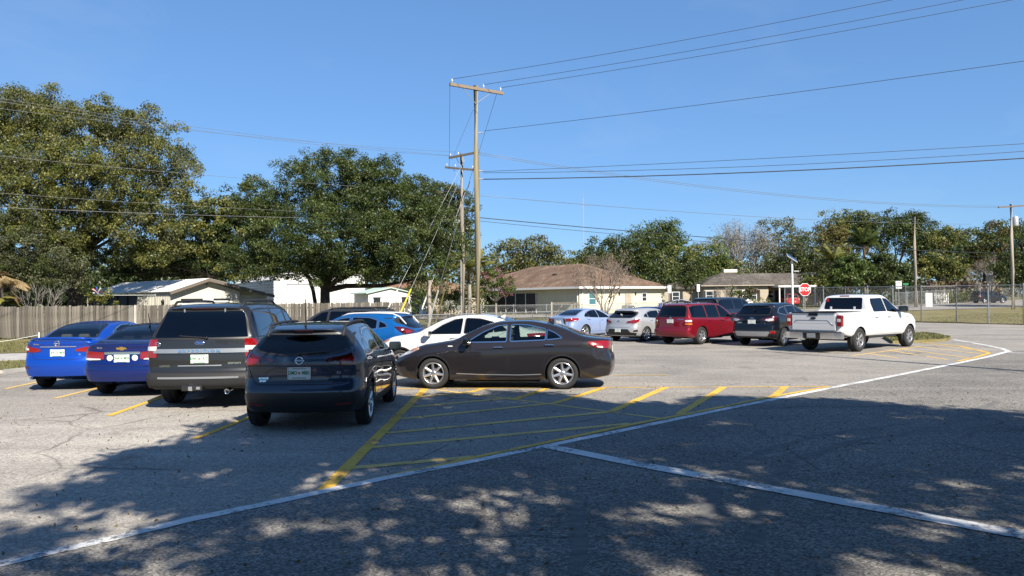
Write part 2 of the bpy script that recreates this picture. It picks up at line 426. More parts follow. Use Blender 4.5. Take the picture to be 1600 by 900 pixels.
def GL(*p): return [G(*q) for q in p]
W, Yl, Yf = M['white_line'], M['yellow_line'], M['yellow_faded']
line('white_line', GL((-120, 910), (0, 882), (150, 848), (300, 812), (450, 781), (600, 748), (740, 721), (870, 694), (1000, 667.5), (1100, 646), (1200, 626), (1300, 606), (1380, 591), (1450, 577), (1500, 567), (1545, 557.5), (1575, 549.5)), 0.15, W, 0.0075, 6)
line('white_line', GL((1578, 550), (1566, 545), (1540, 539.5), (1515, 535), (1490, 531)), 0.16, W, 0.0075, 6)
line('white_line', GL((1575, 551), (1640, 553.5)), 0.12, W, 0.0055)
line('white_line', GL((850, 697), (1000, 727), (1150, 754.5), (1300, 782), (1450, 810), (1600, 838), (1800, 876)), 0.23, W, 0.0100, 10)
line('yellow_line', GL((664, 608), (505, 768)), [0.155] * 99, Yl, 0.0055, 40)
line('yellow_line', GL((570, 608), (780, 606.5), (1000, 605.5), (1297, 604)), 0.09, Yl, 0.0030, 20)
line('yellow_line', GL((508, 767), (740, 715.5), (880, 686), (1000, 661), (1085, 645), (1200, 621), (1295, 604.5)), 0.11, Yl, 0.0050, 14)
for a, b in (((945, 605.5), (868, 630)), ((1040, 605.5), (953, 644)), ((1131, 605), (1060, 648)), ((1227, 604.5), (1206, 622)), ((857, 606.5), (800, 625)), ((755, 607), (735, 613))):
    line('yellow_line', GL(a, b), 0.15, Yl, 0.0045)
for a, b in (((652, 621), (735, 612)), ((643, 636), (800, 622)), ((626, 655), (868, 630)), ((604, 677), (953, 644)), ((580, 699), (985, 662)), ((541, 732), (742, 714))):
    line('yellow_line', GL(a, b), 0.155, Yf, 0.0040)
line('yellow_line', GL((682, 609), (800, 624), (1040, 655)), 0.10, Yf, 0.0035)
for a, b in (((305, 686), (383, 655)), ((170, 650), (238, 626)), ((85, 623), (150, 607)), ((8, 608), (64, 596)), ((-60, 594), (0, 584))):
    (x0, y0), (x1, y1) = G(*a), G(*b); d = Vector((x1 - x0, y1 - y0)).normalized() * 5.2
    line('yellow_line', [(x0, y0), (x0 + d.x * 0.5, y0 + d.y * 0.5), (x0 + d.x, y0 + d.y)], 0.12, Yl if a[0] > 100 else Yf, 0.006)
line('yellow_line', GL((955, 587), (1045, 586.5)), 0.08, Yf, 0.006)
# striped island beyond the pickup
line('yellow_line', GL((1496, 564.5), (1520, 560), (1546, 552), (1500, 541), (1440, 535)), 0.12, Yl, 0.006)
for a, b in (((1330, 556), (1440, 541)), ((1360, 553), (1404, 559.5)), ((1392, 548), (1480, 562)), ((1405, 545), (1515, 559.5)), ((1430, 541), (1540, 554)), ((1455, 538), (1545, 549.5))):
    line('yellow_line', GL(a, b), 0.10, Yf, 0.0035)

# tar snakes and old patches
M['tar'] = mat('tar_sealer', (0.11, 0.105, 0.10), 0.8, noise=(12, 0.4))
M['patch'] = mat('old_patch', (0.27, 0.265, 0.255), 0.92, noise=(22, 0.45, 8), bump=(60, 0.4, 0.005))
for pts in (((1178, 672), (1215, 690), (1262, 722), (1290, 741)), ((1180, 673), (1260, 684), (1400, 698)), 
            ((1300, 632), (1390, 629), (1560, 626)), ((700, 695), (640, 724), (560, 735))):
    line('crack', GL(*pts), 0.012, M['tar'], 0.004, 10, 0.006)

M['tyre_mark'] = mat('tyre_mark', (0.155, 0.147, 0.135), 0.9, noise=(9, 0.35, 6), bump=(60, 0.5, 0.006))
for pts in (((1480, 668), (1330, 690), (1240, 720), (1190, 770), (1180, 850)), ((1420, 662), (1280, 680), (1185, 708), (1120, 752), (1095, 830)), ((880, 770), (900, 800), (905, 840), (900, 899)), ((1560, 628), (1500, 650), (1460, 676))):
    P3 = GL(*pts); Q3 = []
    for a, b, c in zip(P3, P3[1:], P3[2:] + [P3[-1]]):
        for k in range(4): t = k / 4; Q3.append((a[0] + (b[0] - a[0]) * t, a[1] + (b[1] - a[1]) * t))
    line('tyre_mark', Q3 + [P3[-1]], 0.13, M['tyre_mark'], 0.0027, 2, 0.02)

# kerb, verge and footpath on the left
def strip(name, a, b, w, m, h, dz=0.0, parent=None, **kw):
    d = (Vector(b) - Vector(a)); L = d.length; d.normalize(); nrm = Vector((-d.y, d.x))
    pts = [Vector(a), Vector(b), Vector(b) + nrm * w, Vector(a) + nrm * w]
    mb = MB(); mb.prism([(p.x, p.y, terr(p.x, p.y) - 0.05) for p in pts], (0, 0, h + 0.05)); return mb.obj(name, m, parent, **kw)
K = [(-40, 9.5), (-14.2, 21.4), (-12, 29.3), (-6.1, 36.2), (1.4, 43.2)]
strip('footpath', (-70, 6.0), (-13.2, 28.2), 4.2, M['concrete'], 0.012, kind='structure')
sheet('verge', [(-70, -2), (-14.6, 21.0), (-13, 27.9), (-70, 5.6)], M['dry_lawn'], 6, 0.02, kind='structure')
sheet('verge', [(-70, 10.6), (-14.6, 32.4), (-8, 38.5), (-30, 43), (-90, 36)], M['dry_lawn'], 6, 0.02, kind='structure')
for a, b in zip(K, K[1:]):
    strip('kerb', a, b, 0.16, M['concrete'], 0.10, kind='structure')
# grass island right of the pickup
isl = GL((1425, 524), (1445, 522.5), (1462, 524.5), (1486, 530), (1478, 533.5), (1430, 536), (1395, 537), (1380, 528))
mb = MB(); mb.prism([(x, y, -0.02) for x, y in isl], (0, 0, 0.13)); island = mb.obj('grass_island', M['dry_lawn'], kind='structure')
# field inside the tall fence and the street behind it
sheet('field', [G(1640, 508.2), G(1380, 503), (33, 72), (60, 90), (120, 100), (110, 40)], M['dry_lawn'], 8, 0.012, kind='structure')
sheet('street', [(30, 72), (124, 126), (170, 150), (150, 160), (110, 140), (26, 84), (-10, 76), (-8, 68)], M['asphalt'], 8, 0.03, kind='structure')

# tufts of grass as stuff
def tufts(name, poly, n, h, m, seed, dz=0.0):
    rng = np.random.default_rng(seed); P = np.array(poly, float); lo, hi = P.min(0), P.max(0)
    pts = rng.uniform(lo, hi, (n * 3, 2)); x, y = pts[:, 0], pts[:, 1]; ins = np.zeros(len(pts), bool); j = len(P) - 1
    for i in range(len(P)):
        c = ((P[i, 1] > y) != (P[j, 1] > y)) & (x < (P[j, 0] - P[i, 0]) * (y - P[i, 1]) / (P[j, 1] - P[i, 1] + 1e-12) + P[i, 0]); ins ^= c; j = i
    pts = pts[ins][:n]; k = len(pts); z = np.array([terr(a, b) for a, b in pts]) + dz
    ang = rng.uniform(0, 6.28, k); hh = h * rng.uniform(0.5, 1.3, k); ww = 0.012 + 0.02 * rng.random(k)
    b0 = np.c_[pts, z]; dx = np.c_[np.cos(ang) * ww, np.sin(ang) * ww, np.zeros(k)]
    lean = np.c_[rng.normal(0, 0.5, (k, 2)) * hh[:, None], hh]
    V = np.empty((k * 3, 3)); V[0::3] = b0 - dx; V[1::3] = b0 + dx; V[2::3] = b0 + lean
    F = np.arange(k * 3).reshape(-1, 3)
    return put(name, np_mesh(name, V, F, [m]), kind='stuff')
tufts('grass', isl, 2600, 0.05, M['grass_blade'], 1, 0.11)
tufts('grass', [(-24, 17.2), (-14.7, 21.2), (-13.2, 27.6), (-26, 22.7)], 5000, 0.09, M['grass_blade'], 2)
tufts('grass', [(-40, 23), (-14.6, 32.6), (-9, 38), (-32, 40)], 9000, 0.12, M['grass_blade'], 3)
tufts('grass', [(-34, 42.2), (-34, 42.9), (-6.5, 46.9), (-6.5, 46.3)], 2600, 0.16, M['grass_blade'], 5)
tufts('grass', [G(1640, 508), G(1400, 503.4), (40, 66), (62, 66)], 9000, 0.06, M['grass_blade'], 4)
# ================================================================== BUILDINGS, FENCES, POLES
def wood_material(name, c1, c2, sx=(22, 22, 1.2)):
    m = mat(name, c1, 0.88, spec=0.2); n, l, b = nodes(m); nt = m.node_tree
    tc = n.new('ShaderNodeTexCoord'); mp = n.new('ShaderNodeMapping'); mp.inputs['Scale'].default_value = sx
    l.new(tc.outputs['Object'], mp.inputs[0]); t = n.new('ShaderNodeTexNoise'); t.inputs['Scale'].default_value = 1; t.inputs['Detail'].default_value = 6
    l.new(mp.outputs[0], t.inputs['Vector']); r = ramp(nt, [(0.3, c1), (0.7, c2)]); l.new(t.outputs['Fac'], r.inputs[0])
    oi = n.new('ShaderNodeObjectInfo'); mr = n.new('ShaderNodeMapRange'); mr.inputs[3].default_value = 0.58; mr.inputs[4].default_value = 1.34; l.new(oi.outputs['Random'], mr.inputs[0])
    v = n.new('ShaderNodeVectorMath'); v.operation = 'SCALE'; l.new(r.outputs[0], v.inputs[0]); l.new(mr.outputs[0], v.inputs['Scale']); l.new(v.outputs[0], b.inputs['Base Color'])
    bp = n.new('ShaderNodeBump'); bp.inputs['Strength'].default_value = 0.4; bp.inputs['Distance'].default_value = 0.01; l.new(t.outputs['Fac'], bp.inputs['Height']); l.new(bp.outputs[0], b.inputs['Normal'])
    return m
M['board'] = wood_material('weathered_board', (0.100, 0.088, 0.072), (0.225, 0.202, 0.170))
M['pole'] = wood_material('pole_wood', (0.145, 0.128, 0.080), (0.27, 0.235, 0.155), (14, 14, 0.5))
M['pole_grey'] = wood_material('grey_pole_wood', (0.26, 0.22, 0.18), (0.42, 0.37, 0.31), (14, 14, 0.5))
M['arm'] = wood_material('crossarm_wood', (0.13, 0.10, 0.072), (0.26, 0.205, 0.15), (3, 30, 30))
M['dark_fascia'] = mat('brown_fascia', (0.16, 0.135, 0.11), 0.8)
M['galv'] = mat('galvanised_steel', (0.34, 0.345, 0.345), 0.55, metal=0.6)
M['wire'] = mat('cable', (0.03, 0.03, 0.032), 0.6)
M['wire_bare'] = mat('bare_conductor', (0.16, 0.16, 0.16), 0.5, metal=0.4)
M['porcelain'] = mat('porcelain', (0.7, 0.7, 0.7), 0.2, coat=0.5)
M['cream'] = mat('cream_wall', (0.66, 0.63, 0.54), 0.8, noise=(0.8, 0.06), bump=(20, 0.1, 0.01))
M['yellow_wall'] = mat('pale_yellow_stucco', (0.66, 0.62, 0.45), 0.85, noise=(0.7, 0.06), bump=(40, 0.25, 0.01))
M['white_wall'] = mat('white_siding', (0.68, 0.68, 0.665), 0.65, noise=(1.2, 0.08))
M['tan_wall'] = mat('tan_brick', (0.40, 0.34, 0.26), 0.85, noise=(6, 0.2))
M['white_trim'] = mat('white_trim', (0.78, 0.78, 0.76), 0.55)
M['dark_screen'] = mat('porch_screen', (0.02, 0.022, 0.024), 0.7)
M['window_pane'] = mat('window_pane', (0.02, 0.03, 0.035), 0.05, coat=0.5)
M['teal'] = mat('teal_shade', (0.06, 0.17, 0.19), 0.4)
M['shutter'] = mat('dark_shutter', (0.012, 0.014, 0.016), 0.7)
M['stop_red'] = mat('stop_red', (0.52, 0.012, 0.015), 0.4)
M['sign_back'] = mat('sign_aluminium', (0.45, 0.46, 0.47), 0.45, metal=0.5)
M['metal_roof'] = mat('metal_roof', (0.88, 0.87, 0.83), 0.45, metal=0.0, noise=(0.5, 0.18, 6))
def shingle_material(name, c1, c2, c3):
    m = mat(name, c1, 0.9, spec=0.2); n, l, b = nodes(m); nt = m.node_tree
    tc = n.new('ShaderNodeTexCoord'); t = n.new('ShaderNodeTexNoise'); t.inputs['Scale'].default_value = 0.55; t.inputs['Detail'].default_value = 10; t.inputs['Roughness'].default_value = 0.75
    l.new(tc.outputs['Object'], t.inputs['Vector'])
    vo = n.new('ShaderNodeTexVoronoi'); vo.inputs['Scale'].default_value = 4.0; l.new(tc.outputs['Object'], vo.inputs['Vector'])
    sp = n.new('ShaderNodeSeparateColor'); l.new(vo.outputs['Color'], sp.inputs[0])
    ad = n.new('ShaderNodeMath'); ad.operation = 'MULTIPLY_ADD'; ad.inputs[1].default_value = 0.16; l.new(sp.outputs[0], ad.inputs[0]); l.new(t.outputs['Fac'], ad.inputs[2])
    r = ramp(nt, [(0.40, c1), (0.58, c2), (0.76, c3)]); l.new(ad.outputs[0], r.inputs[0]); l.new(r.outputs[0], b.inputs['Base Color'])
    return m
M['brown_shingle'] = shingle_material('brown_shingle', (0.098, 0.064, 0.043), (0.168, 0.112, 0.077), (0.26, 0.182, 0.130))
M['grey_shingle'] = shingle_material('grey_shingle', (0.060, 0.052, 0.045), (0.105, 0.092, 0.080), (0.17, 0.150, 0.132))

def hip_roof(mb, x0, x1, y0, y1, z, rise, ov=0.5, thick=0.16, gable=False):
    """ridge along the longer plan axis; course lines stepped into the slopes"""
    x0 -= ov; x1 += ov; y0 -= ov; y1 += ov; dx, dy = x1 - x0, y1 - y0
    if dx >= dy: i = dy / 2 * (0 if gable else 1); r0, r1 = (x0 + i, (y0 + y1) / 2), (x1 - i, (y0 + y1) / 2)
    else: i = dx / 2 * (0 if gable else 1); r0, r1 = ((x0 + x1) / 2, y0 + i), ((x0 + x1) / 2, y1 - i)
    e = [(x0, y0), (x1, y0), (x1, y1), (x0, y1)]
    bm = mb.bm
    T = [bm.verts.new((*p, z)) for p in e]; B = [bm.verts.new((*p, z - thick)) for p in e]
    a = bm.verts.new((*r0, z + rise)); b = bm.verts.new((*r1, z + rise))
    if dx >= dy: fs = [(T[0], T[1], b, a), (T[1], T[2], b), (T[2], T[3], a, b), (T[3], T[0], a)]
    else: fs = [(T[0], T[1], a), (T[1], T[2], b, a), (T[2], T[3], b), (T[3], T[0], a, b)]
    for f in fs: bm.faces.new(f)
    for k in range(4): bm.faces.new((T[k], B[k], B[(k + 1) % 4], T[(k + 1) % 4]))
    bm.faces.new(B[::-1])

def window(parent, x, y, z, w, h, face, frame='white_trim', pane='window_pane', shutters=None, bars=True):
    """face '-y' or '-x': the wall the window sits on; x,y its centre on the wall plane"""
    along = Vector((1, 0, 0)) if face == '-y' else Vector((0, 1, 0)); out = Vector((0, -1, 0)) if face == '-y' else Vector((-1, 0, 0))
    c = Vector((x, y, z)); mb = MB(); t = 0.07
    def bx(off, sa, sz, d, o=0.0):
        p = c + along * off[0] + Vector((0, 0, off[1])) + out * o
        s = (sa, d, sz) if face == '-y' else (d, sa, sz); return p, s
    for off, sa, sz in (((0, h / 2), w + 2 * t, t), ((0, -h / 2), w + 2 * t, t * 1.4), ((-w / 2, 0), t, h), ((w / 2, 0), t, h)):
        p, s = bx(off, sa, sz, 0.09, 0.0); mb.box(p, s)
    if bars: p, s = bx((0, 0), w, 0.05, 0.06, 0.0); mb.box(p, s)
    fr = mb.obj('window', M[frame], parent)
    p, s = bx((0, 0), w, h, 0.03, 0.005); MB().box(p, s).obj('pane', M[pane], fr)
    if shutters:
        for sg in (-1, 1):
            p, s = bx((sg * (w / 2 + 0.28), 0), 0.40, h + 0.1, 0.05, 0.03); MB().box(p, s).obj('shutter', M[shutters], fr)
    return fr

# ---- pale yellow house with a brown hip roof
hy = empty('house', (6.85, 78.0, terr(6.85, 78) + 0.05), R(38), 'pale yellow house with a brown hip roof and white eaves beyond the cars', 'house')
for n_, c, s in (('wall', (6.5, 0.1, 1.3), (13, 0.2, 2.6)), ('wall', (0.1, 11.1, 1.3), (0.2, 21.8, 2.6)), ('wall', (12.9, 11.1, 1.3), (0.2, 21.8, 2.6)), ('wall', (6.5, 21.9, 1.3), (12.6, 0.2, 2.6))):
    MB().box(c, s).obj(n_, M['yellow_wall'], hy)
mb = MB(); hip_roof(mb, 0, 13, 0, 22, 2.78, 2.75, 0.6); hr = mb.obj('roof', M['brown_shingle'], hy)
for c, s in (((6.5, -0.63, 2.69), (14.3, 0.05, 0.22)), ((-0.63, 11, 2.69), (0.05, 23.2, 0.22))): MB().box(c, s).obj('fascia', M['white_trim'], hr)
for px_, py_ in ((3.2, 7.4), (3.9, 8.3)): MB().box((px_, py_, 4.18), (0.45, 0.45, 0.4), bev=0.05).obj('roof_vent', M['plastic'], hr)
window(hy, 1.75, -0.02, 1.55, 1.0, 1.25, '-y', pane='teal')
window(hy, 9.6, -0.02, 1.65, 0.7, 0.9, '-y')
d = MB().box((7.1, -0.03, 1.03), (0.95, 0.08, 2.06), bev=0.02).obj('door', M['tan_wall'], hy); MB().ico((7.45, -0.10, 1.0), 0.05).obj('handle', M['satin'], d)
for xx in (5.7, 8.2): MB().box((xx, -0.06, 2.0), (0.16, 0.14, 0.26), bev=0.03).tube((xx, -0.06, 2.13), (xx, -0.06, 2.2), 0.06, 0.02).obj('wall_lamp', M['plastic'], hy)
MB().box((-0.03, 13.4, 1.12), (0.06, 13.2, 2.15)).obj('porch_screen', M['dark_screen'], hy)
for yy in (6.8, 8.6, 10.4, 12.2, 14.0, 16.0, 18.0, 20.0): MB().box((-0.08, yy, 1.14), (0.07, 0.09, 2.2)).obj('porch_post', M['white_trim'], hy)
MB().box((-0.09, 13.4, 0.75), (0.05, 13.2, 0.06)).obj('porch_rail', M['white_trim'], hy)
MB().tube((-0.07, 0.25, 0.1), (-0.07, 0.25, 2.6), 0.05).tube((0.35, -0.08, 0.1), (0.35, -0.08, 2.6), 0.05).obj('downspout', M['white_trim'], hy)

ac = empty('air_conditioner', (12.05, 80.6, terr(12, 80)), R(38), 'grey box shaped air conditioner by the yellow house wall', 'air conditioner')
MB().box((0, 0, 0.45), (0.85, 0.85, 0.85), bev=0.04).obj('casing', M['galv'], ac)
mb = MB()
for k in range(9): mb.box((0, -0.44, 0.16 + k * 0.075), (0.75, 0.02, 0.025))
mb.obj('louvre', M['plastic'], ac, kind='stuff'); MB().lathe([(0.05, 0.88), (0.33, 0.885), (0.33, 0.90), (0.05, 0.91)], 20, 'Z').obj('fan_guard', M['plastic'], ac)

hose = empty('hose_reel', (12.75, 81.2, terr(12, 81) + 0.5), R(38), 'coiled garden hose hanging by the air conditioner', 'hose')
MB().lathe([(0.26 + 0.07 * math.cos(a), 0.06 * math.sin(a)) for a in [k * math.pi / 3 for k in range(6)]], 20, 'Y', close=True).obj('coil', M['plastic'], hose)
MB().box((0, 0.12, 0), (0.1, 0.2, 0.1)).obj('bracket', M['galv'], hose)

# ---- grey ranch house with carport
hx0 = A(1100, 470, 102.0).x
hg = empty('house', (hx0, 102.0, terr(0, 102)), R(4), 'low ranch house with a grey shingle roof, dark shutters and a carport', 'house')
MB().box((4.4, 3.6, 1.35), (8.8, 7.2, 2.7)).obj('wall', M['tan_wall'], hg)
MB().box((14.5, 5.4, 1.35), (11.6, 5.2, 2.7)).obj('wall', M['tan_wall'], hg)
MB().box((-2.4, 4.6, 1.25), (4.9, 5.0, 2.5)).obj('wall', M['tan_wall'], hg)
mb = MB(); hip_roof(mb, 0, 8.8, 0, 7.2, 2.9, 1.75, 0.5, gable=False); mb.obj('roof', M['grey_shingle'], hg)
mb = MB(); hip_roof(mb, 4.0, 20.6, 1.9, 8.1, 2.88, 1.70, 0.5); mb.obj('roof', M['grey_shingle'], hg)
mb = MB(); hip_roof(mb, -4.8, 0.4, 2.1, 7.1, 2.6, 0.9, 0.4); mb.obj('roof', M['grey_shingle'], hg)
MB().box((5.0, 4.0, 4.9), (1.9, 0.7, 0.45), bev=0.02).obj('chimney', M['cream'], hg)
MB().box((4.4, -0.53, 2.82), (9.9, 0.05, 0.12)).obj('fascia', M['tan_wall'], hg)
window(hg, 0.75, -0.02, 1.5, 0.95, 1.25, '-y', shutters='shutter'); window(hg, 6.2, -0.02, 1.5, 1.9, 1.3, '-y', shutters='shutter')
window(hg, -3.2, 2.08, 1.45, 0.95, 1.2, '-y', shutters='shutter')
MB().box((2.8, -0.04, 0.45), (3.4, 0.08, 0.9)).obj('brick_band', M['cream'], hg)
cp = MB().box((11.9, 0.2, 2.62), (5.2, 4.6, 0.22)).obj('carport_roof', M['white_trim'], hg)
for xx in (9.5, 14.3): MB().box((xx, -1.9, 1.26), (0.14, 0.14, 2.5)).obj('carport_post', M['white_trim'], hg)
MB().box((12.6, 2.74, 1.1), (3.4, 0.06, 2.1)).obj('carport_shade_panel', M['dark_screen'], hg)  # dark panel standing in for the shade inside the carport
window(hg, 10.2, 2.77, 1.6, 0.9, 1.0, '-y')

# ---- cream metal shed with screened side
cs = empty('shed', (-22.3, 50.0, terr(0, 50)), R(50), 'cream metal garage with a pale ribbed metal roof behind the wooden fence', 'garage')
PK, EV = 3.42, 2.62
mb = MB(); mb.prism([(0, 0, 0), (5, 0, 0), (5, 0, EV), (2.5, 0, PK), (0, 0, EV)], (0, 0.12, 0)); mb.obj('gable_wall', M['cream'], cs)
MB().box((6.15, 0.3, 1.2), (2.3, 0.1, 2.4)).obj('lean_to_wall', M['cream'], cs)
MB().box((0.06, 2.4, 1.3), (0.1, 4.6, 2.6)).obj('side_wall', M['cream'], cs)
mb = MB()
for k in range(20): mb.box((-0.012, 0.2 + k * 0.225, 1.3), (0.03, 0.05, 2.56))
mb.obj('wall_rib', M['cream'], cs, kind='stuff')
mb = MB()
for k in range(22): mb.box((0.12 + k * 0.226, -0.012, 0.9 if 0.75 < 0.12 + k * 0.226 < 4.2 else 1.25), (0.035, 0.026, 1.3 if False else 0.02))
mb.obj('wall_rib', M['cream'], cs, kind='stuff')
MB().box((0.10, 8.6, 1.25), (0.06, 7.8, 2.5)).obj('porch_screen', M['dark_screen'], cs)
for yy in (4.75, 6.3, 7.9, 9.5, 11.1, 12.4): MB().box((0.04, yy, 1.28), (0.08, 0.08, 2.56)).obj('porch_post', M['shutter'], cs)
for x0, z0, x1, z1, nm in ((-0.14, EV - 0.02, 2.5, PK + 0.06, 'roof'), (2.5, PK + 0.06, 7.5, 2.36, 'roof')):
    mb = MB(); dv = Vector((x1 - x0, 0, z1 - z0)); nv = Vector((-dv.z, 0, dv.x)).normalized() * 0.05
    mb.prism([(x0, -0.4, z0), (x1, -0.4, z1), (x1 + nv.x, -0.4, z1 + nv.z), (x0 + nv.x, -0.4, z0 + nv.z)], (0, 13.2, 0))
    rf = mb.obj(nm, M['metal_roof'], cs); mb = MB()
    for k in range(30):
        yy = -0.35 + k * 0.44; mb.tube((x0 + nv.x, yy, z0 + nv.z), (x1 + nv.x, yy, z1 + nv.z), 0.02, n=4)
    mb.obj('roof_rib', M['metal_roof'], rf, kind='stuff')
    mb = MB(); mb.prism([(x0, -0.45, z0 - 0.16), (x1, -0.45, z1 - 0.16), (x1, -0.45, z1 + 0.05), (x0, -0.45, z0 + 0.05)], (0, 0.04, 0)); mb.obj('fascia', M['dark_fascia'], rf)
gd = MB().box((2.5, -0.02, 1.02), (3.3, 0.06, 2.05)).obj('garage_door', M['white_wall'], cs)
for k in range(4): MB().box((2.5, -0.056, 0.4 + k * 0.5), (3.3, 0.012, 0.03)).obj('door_groove', M['seam'], gd)
MB().box((2.5, -0.05, 2.12), (3.5, 0.1, 0.10)).obj('door_head', M['shutter'], cs)
MB().box((2.6, -0.09, 2.22), (0.75, 0.03, 0.42)).obj('house_sign', M['white_trim'], cs)
MB().lathe([(0.02, 0.0), (0.13, -0.12), (0.13, -0.14), (0.08, -0.30), (0.02, -0.34)], 10, 'Z', (-0.08, 0.75, 2.15)).obj('wall_lamp', M['plastic'], cs)
MB().ico((2.5, -0.12, 3.15), 0.06).obj('flood_lamp', M['plastic'], cs)

# ---- big white garage behind the oak
wg = empty('garage', (-22.94, 74.0, terr(0, 74) - 0.2), R(30), 'tall white metal garage with a wide door behind the round oak', 'garage')
mb = MB(); mb.prism([(0, 0, 0), (7.4, 0, 0), (7.4, 0, 3.7), (6.9, 0, 4.15), (0.5, 0, 4.15), (0, 0, 3.7)], (0, 0.1, 0)); mb.obj('front_wall', M['white_wall'], wg)
mb = MB()
for k in range(14): mb.box((-0.02, 8, 0.16 + k * 0.265), (0.05, 16, 0.05), rx=0)
MB().box((0.06, 8.1, 1.85), (0.1, 16, 3.7)).obj('side_wall', M['white_wall'], wg); mb.obj('wall_rib', M['white_wall'], wg, kind='stuff')
MB().box((7.34, 8.1, 1.85), (0.1, 16, 3.7)).obj('side_wall', M['white_wall'], wg)
mb = MB(); mb.prism([(-0.05, -0.15, 3.68), (0.48, -0.15, 4.16), (3.7, -0.15, 4.5), (6.92, -0.15, 4.16), (7.45, -0.15, 3.68), (7.3, -0.15, 3.66), (6.9, -0.15, 4.08), (3.7, -0.15, 4.4), (0.5, -0.15, 4.08), (0.1, -0.15, 3.66)], (0, 16.4, 0)); mb.obj('roof', M['white_wall'], wg)
gd = MB().box((3.9, -0.02, 1.6), (5.6, 0.06, 3.2)).obj('garage_door', M['white_wall'], wg)
for k in range(6): MB().box((3.9, -0.055, 0.4 + 0.5 * k), (5.6, 0.012, 0.025)).obj('door_groove', M['sign_back'], gd)
MB().box((3.9, -0.06, 3.25), (5.8, 0.08, 0.07)).obj('door_head', M['sign_back'], wg)

wg.scale = (1.233, 1.233, 1.10)
# ---- little white shed
ws = empty('shed', (-13.1, 70.0, terr(0, 70) - 0.1), R(30), 'little white garden shed with two windows and a door behind the fence', 'shed')
mb = MB(); mb.prism([(0, 0, 0), (3.26, 0, 0), (3.26, 0, 2.3), (1.63, 0, 2.72), (0, 0, 2.3)], (0, 0.08, 0)); mb.obj('front_wall', M['white_wall'], ws)
MB().box((0.04, 1.6, 1.15), (0.07, 3.0, 2.3)).obj('side_wall', M['white_wall'], ws); MB().box((3.22, 1.6, 1.15), (0.07, 3.0, 2.3)).obj('side_wall', M['white_wall'], ws)
mb = MB()
mb.prism([(-0.2, -0.15, 2.28), (1.63, -0.15, 2.76), (3.46, -0.15, 2.28), (3.46, -0.15, 2.36), (1.63, -0.15, 2.86), (-0.2, -0.15, 2.36)], (0, 3.5, 0)); mb.obj('roof', mat('pale_green_trim', (0.45, 0.58, 0.50), 0.6), ws)
window(ws, 0.62, -0.02, 1.55, 0.42, 0.8, '-y', 'shutter'); window(ws, 2.75, -0.02, 1.55, 0.42, 0.8, '-y', 'shutter')
d = MB().box((1.72, -0.02, 1.0), (0.72, 0.05, 1.95)).obj('door', M['white_wall'], ws)
for c, s in (((1.33, -0.03, 1.02), (0.04, 0.06, 2.04)), ((2.11, -0.03, 1.02), (0.04, 0.06, 2.04)), ((1.72, -0.03, 2.02), (0.8, 0.06, 0.04))): MB().box(c, s).obj('door_frame', M['sign_back'], d)

ws.scale = (1.296, 1.296, 1.06)
# ---- brown roofed house in the shade of the oak
hb = empty('house', (-16.8, 84.0, terr(0, 84) - 0.2), R(8), 'low house with an orange brown roof half hidden behind the oak', 'house')
MB().box((6.0, 4, 1.25), (12, 8, 2.5)).obj('wall', M['tan_wall'], hb)
mb = MB(); hip_roof(mb, 0, 12, 0, 8, 2.65, 1.5, 0.5); mb.obj('roof', shingle_material('rust_shingle', (0.16, 0.085, 0.05), (0.24, 0.14, 0.09), (0.34, 0.22, 0.15)), hb)
window(hb, 3.0, -0.02, 1.4, 1.2, 1.2, '-y'); window(hb, 9.2, -0.02, 1.4, 1.6, 1.2, '-y')
MB().box((6.2, -0.03, 1.0), (0.95, 0.08, 2.0)).obj('door', M['white_trim'], hb)

hb.scale = (1.15, 1.15, 1.0)
# ---- pale green house glimpsed through the trees on the right
tx = A(1408, 440, 128); th = empty('house', (tx.x, 128, terr(0, 128)), R(-12), 'small pale green house glimpsed behind the leafy shrubs', 'house')
M['pale_green'] = mat('pale_green_siding', (0.34, 0.46, 0.42), 0.7)
MB().box((1.7, 3, 1.5), (3.4, 6, 3.0)).obj('wall', M['pale_green'], th)
mb = MB(); hip_roof(mb, 0, 3.4, 0, 6, 3.1, 1.3, 0.4, gable=True); mb.obj('roof', M['pale_green'], th)
window(th, 1.7, -0.02, 1.6, 0.9, 1.2, '-y')

# ---- wooden privacy fence
F0, F1 = Vector((-35.5, 42.9)), Vector((-6.3, 47.0))
fd = (F1 - F0).normalized(); fl = (F1 - F0).length
wf = empty('wooden_fence', (F0.x, F0.y, 0), math.atan2(fd.y, fd.x), 'long weathered wooden board fence running along the left side', 'fence')
rng = random.Random(5)
def board_mesh(k):
    w_, h_ = 0.138, 1.80 + 0.015 * k
    mb = MB(); c = 0.03
    mb.prism([(-w_ / 2, 0, 0.03), (w_ / 2, 0, 0.03), (w_ / 2, 0, h_ - c), (w_ / 2 - c, 0, h_), (-w_ / 2 + c, 0, h_), (-w_ / 2, 0, h_ - c)], (0, 0.018, 0))
    return mb.mesh('board', M['board'])
M['board_pale'] = wood_material('pale_board', (0.26, 0.24, 0.21), (0.42, 0.40, 0.36))
bms = [board_mesh(k) for k in range(4)]; pale = bms[1].copy(); pale.materials[0] = M['board_pale']
nb = int(fl / 0.1475)
for i in range(nb):
    x = 0.07 + i * 0.1475; q_ = F0 + fd * x; o = put('board', pale if 201 < 800 + q_.x / q_.y * 1200 < 213 else rng.choice(bms), wf)
    o.location = (x, rng.uniform(-0.006, 0.006), terr(0, 44) + rng.uniform(-0.025, 0.02)); o.rotation_euler = (rng.uniform(-.006, .006), rng.uniform(-0.012, 0.012), rng.uniform(-.03, .03))
for z in (0.35, 0.95, 1.55): MB().box((fl / 2, 0.06, z), (fl, 0.04, 0.09)).obj('rail', M['board'], wf)
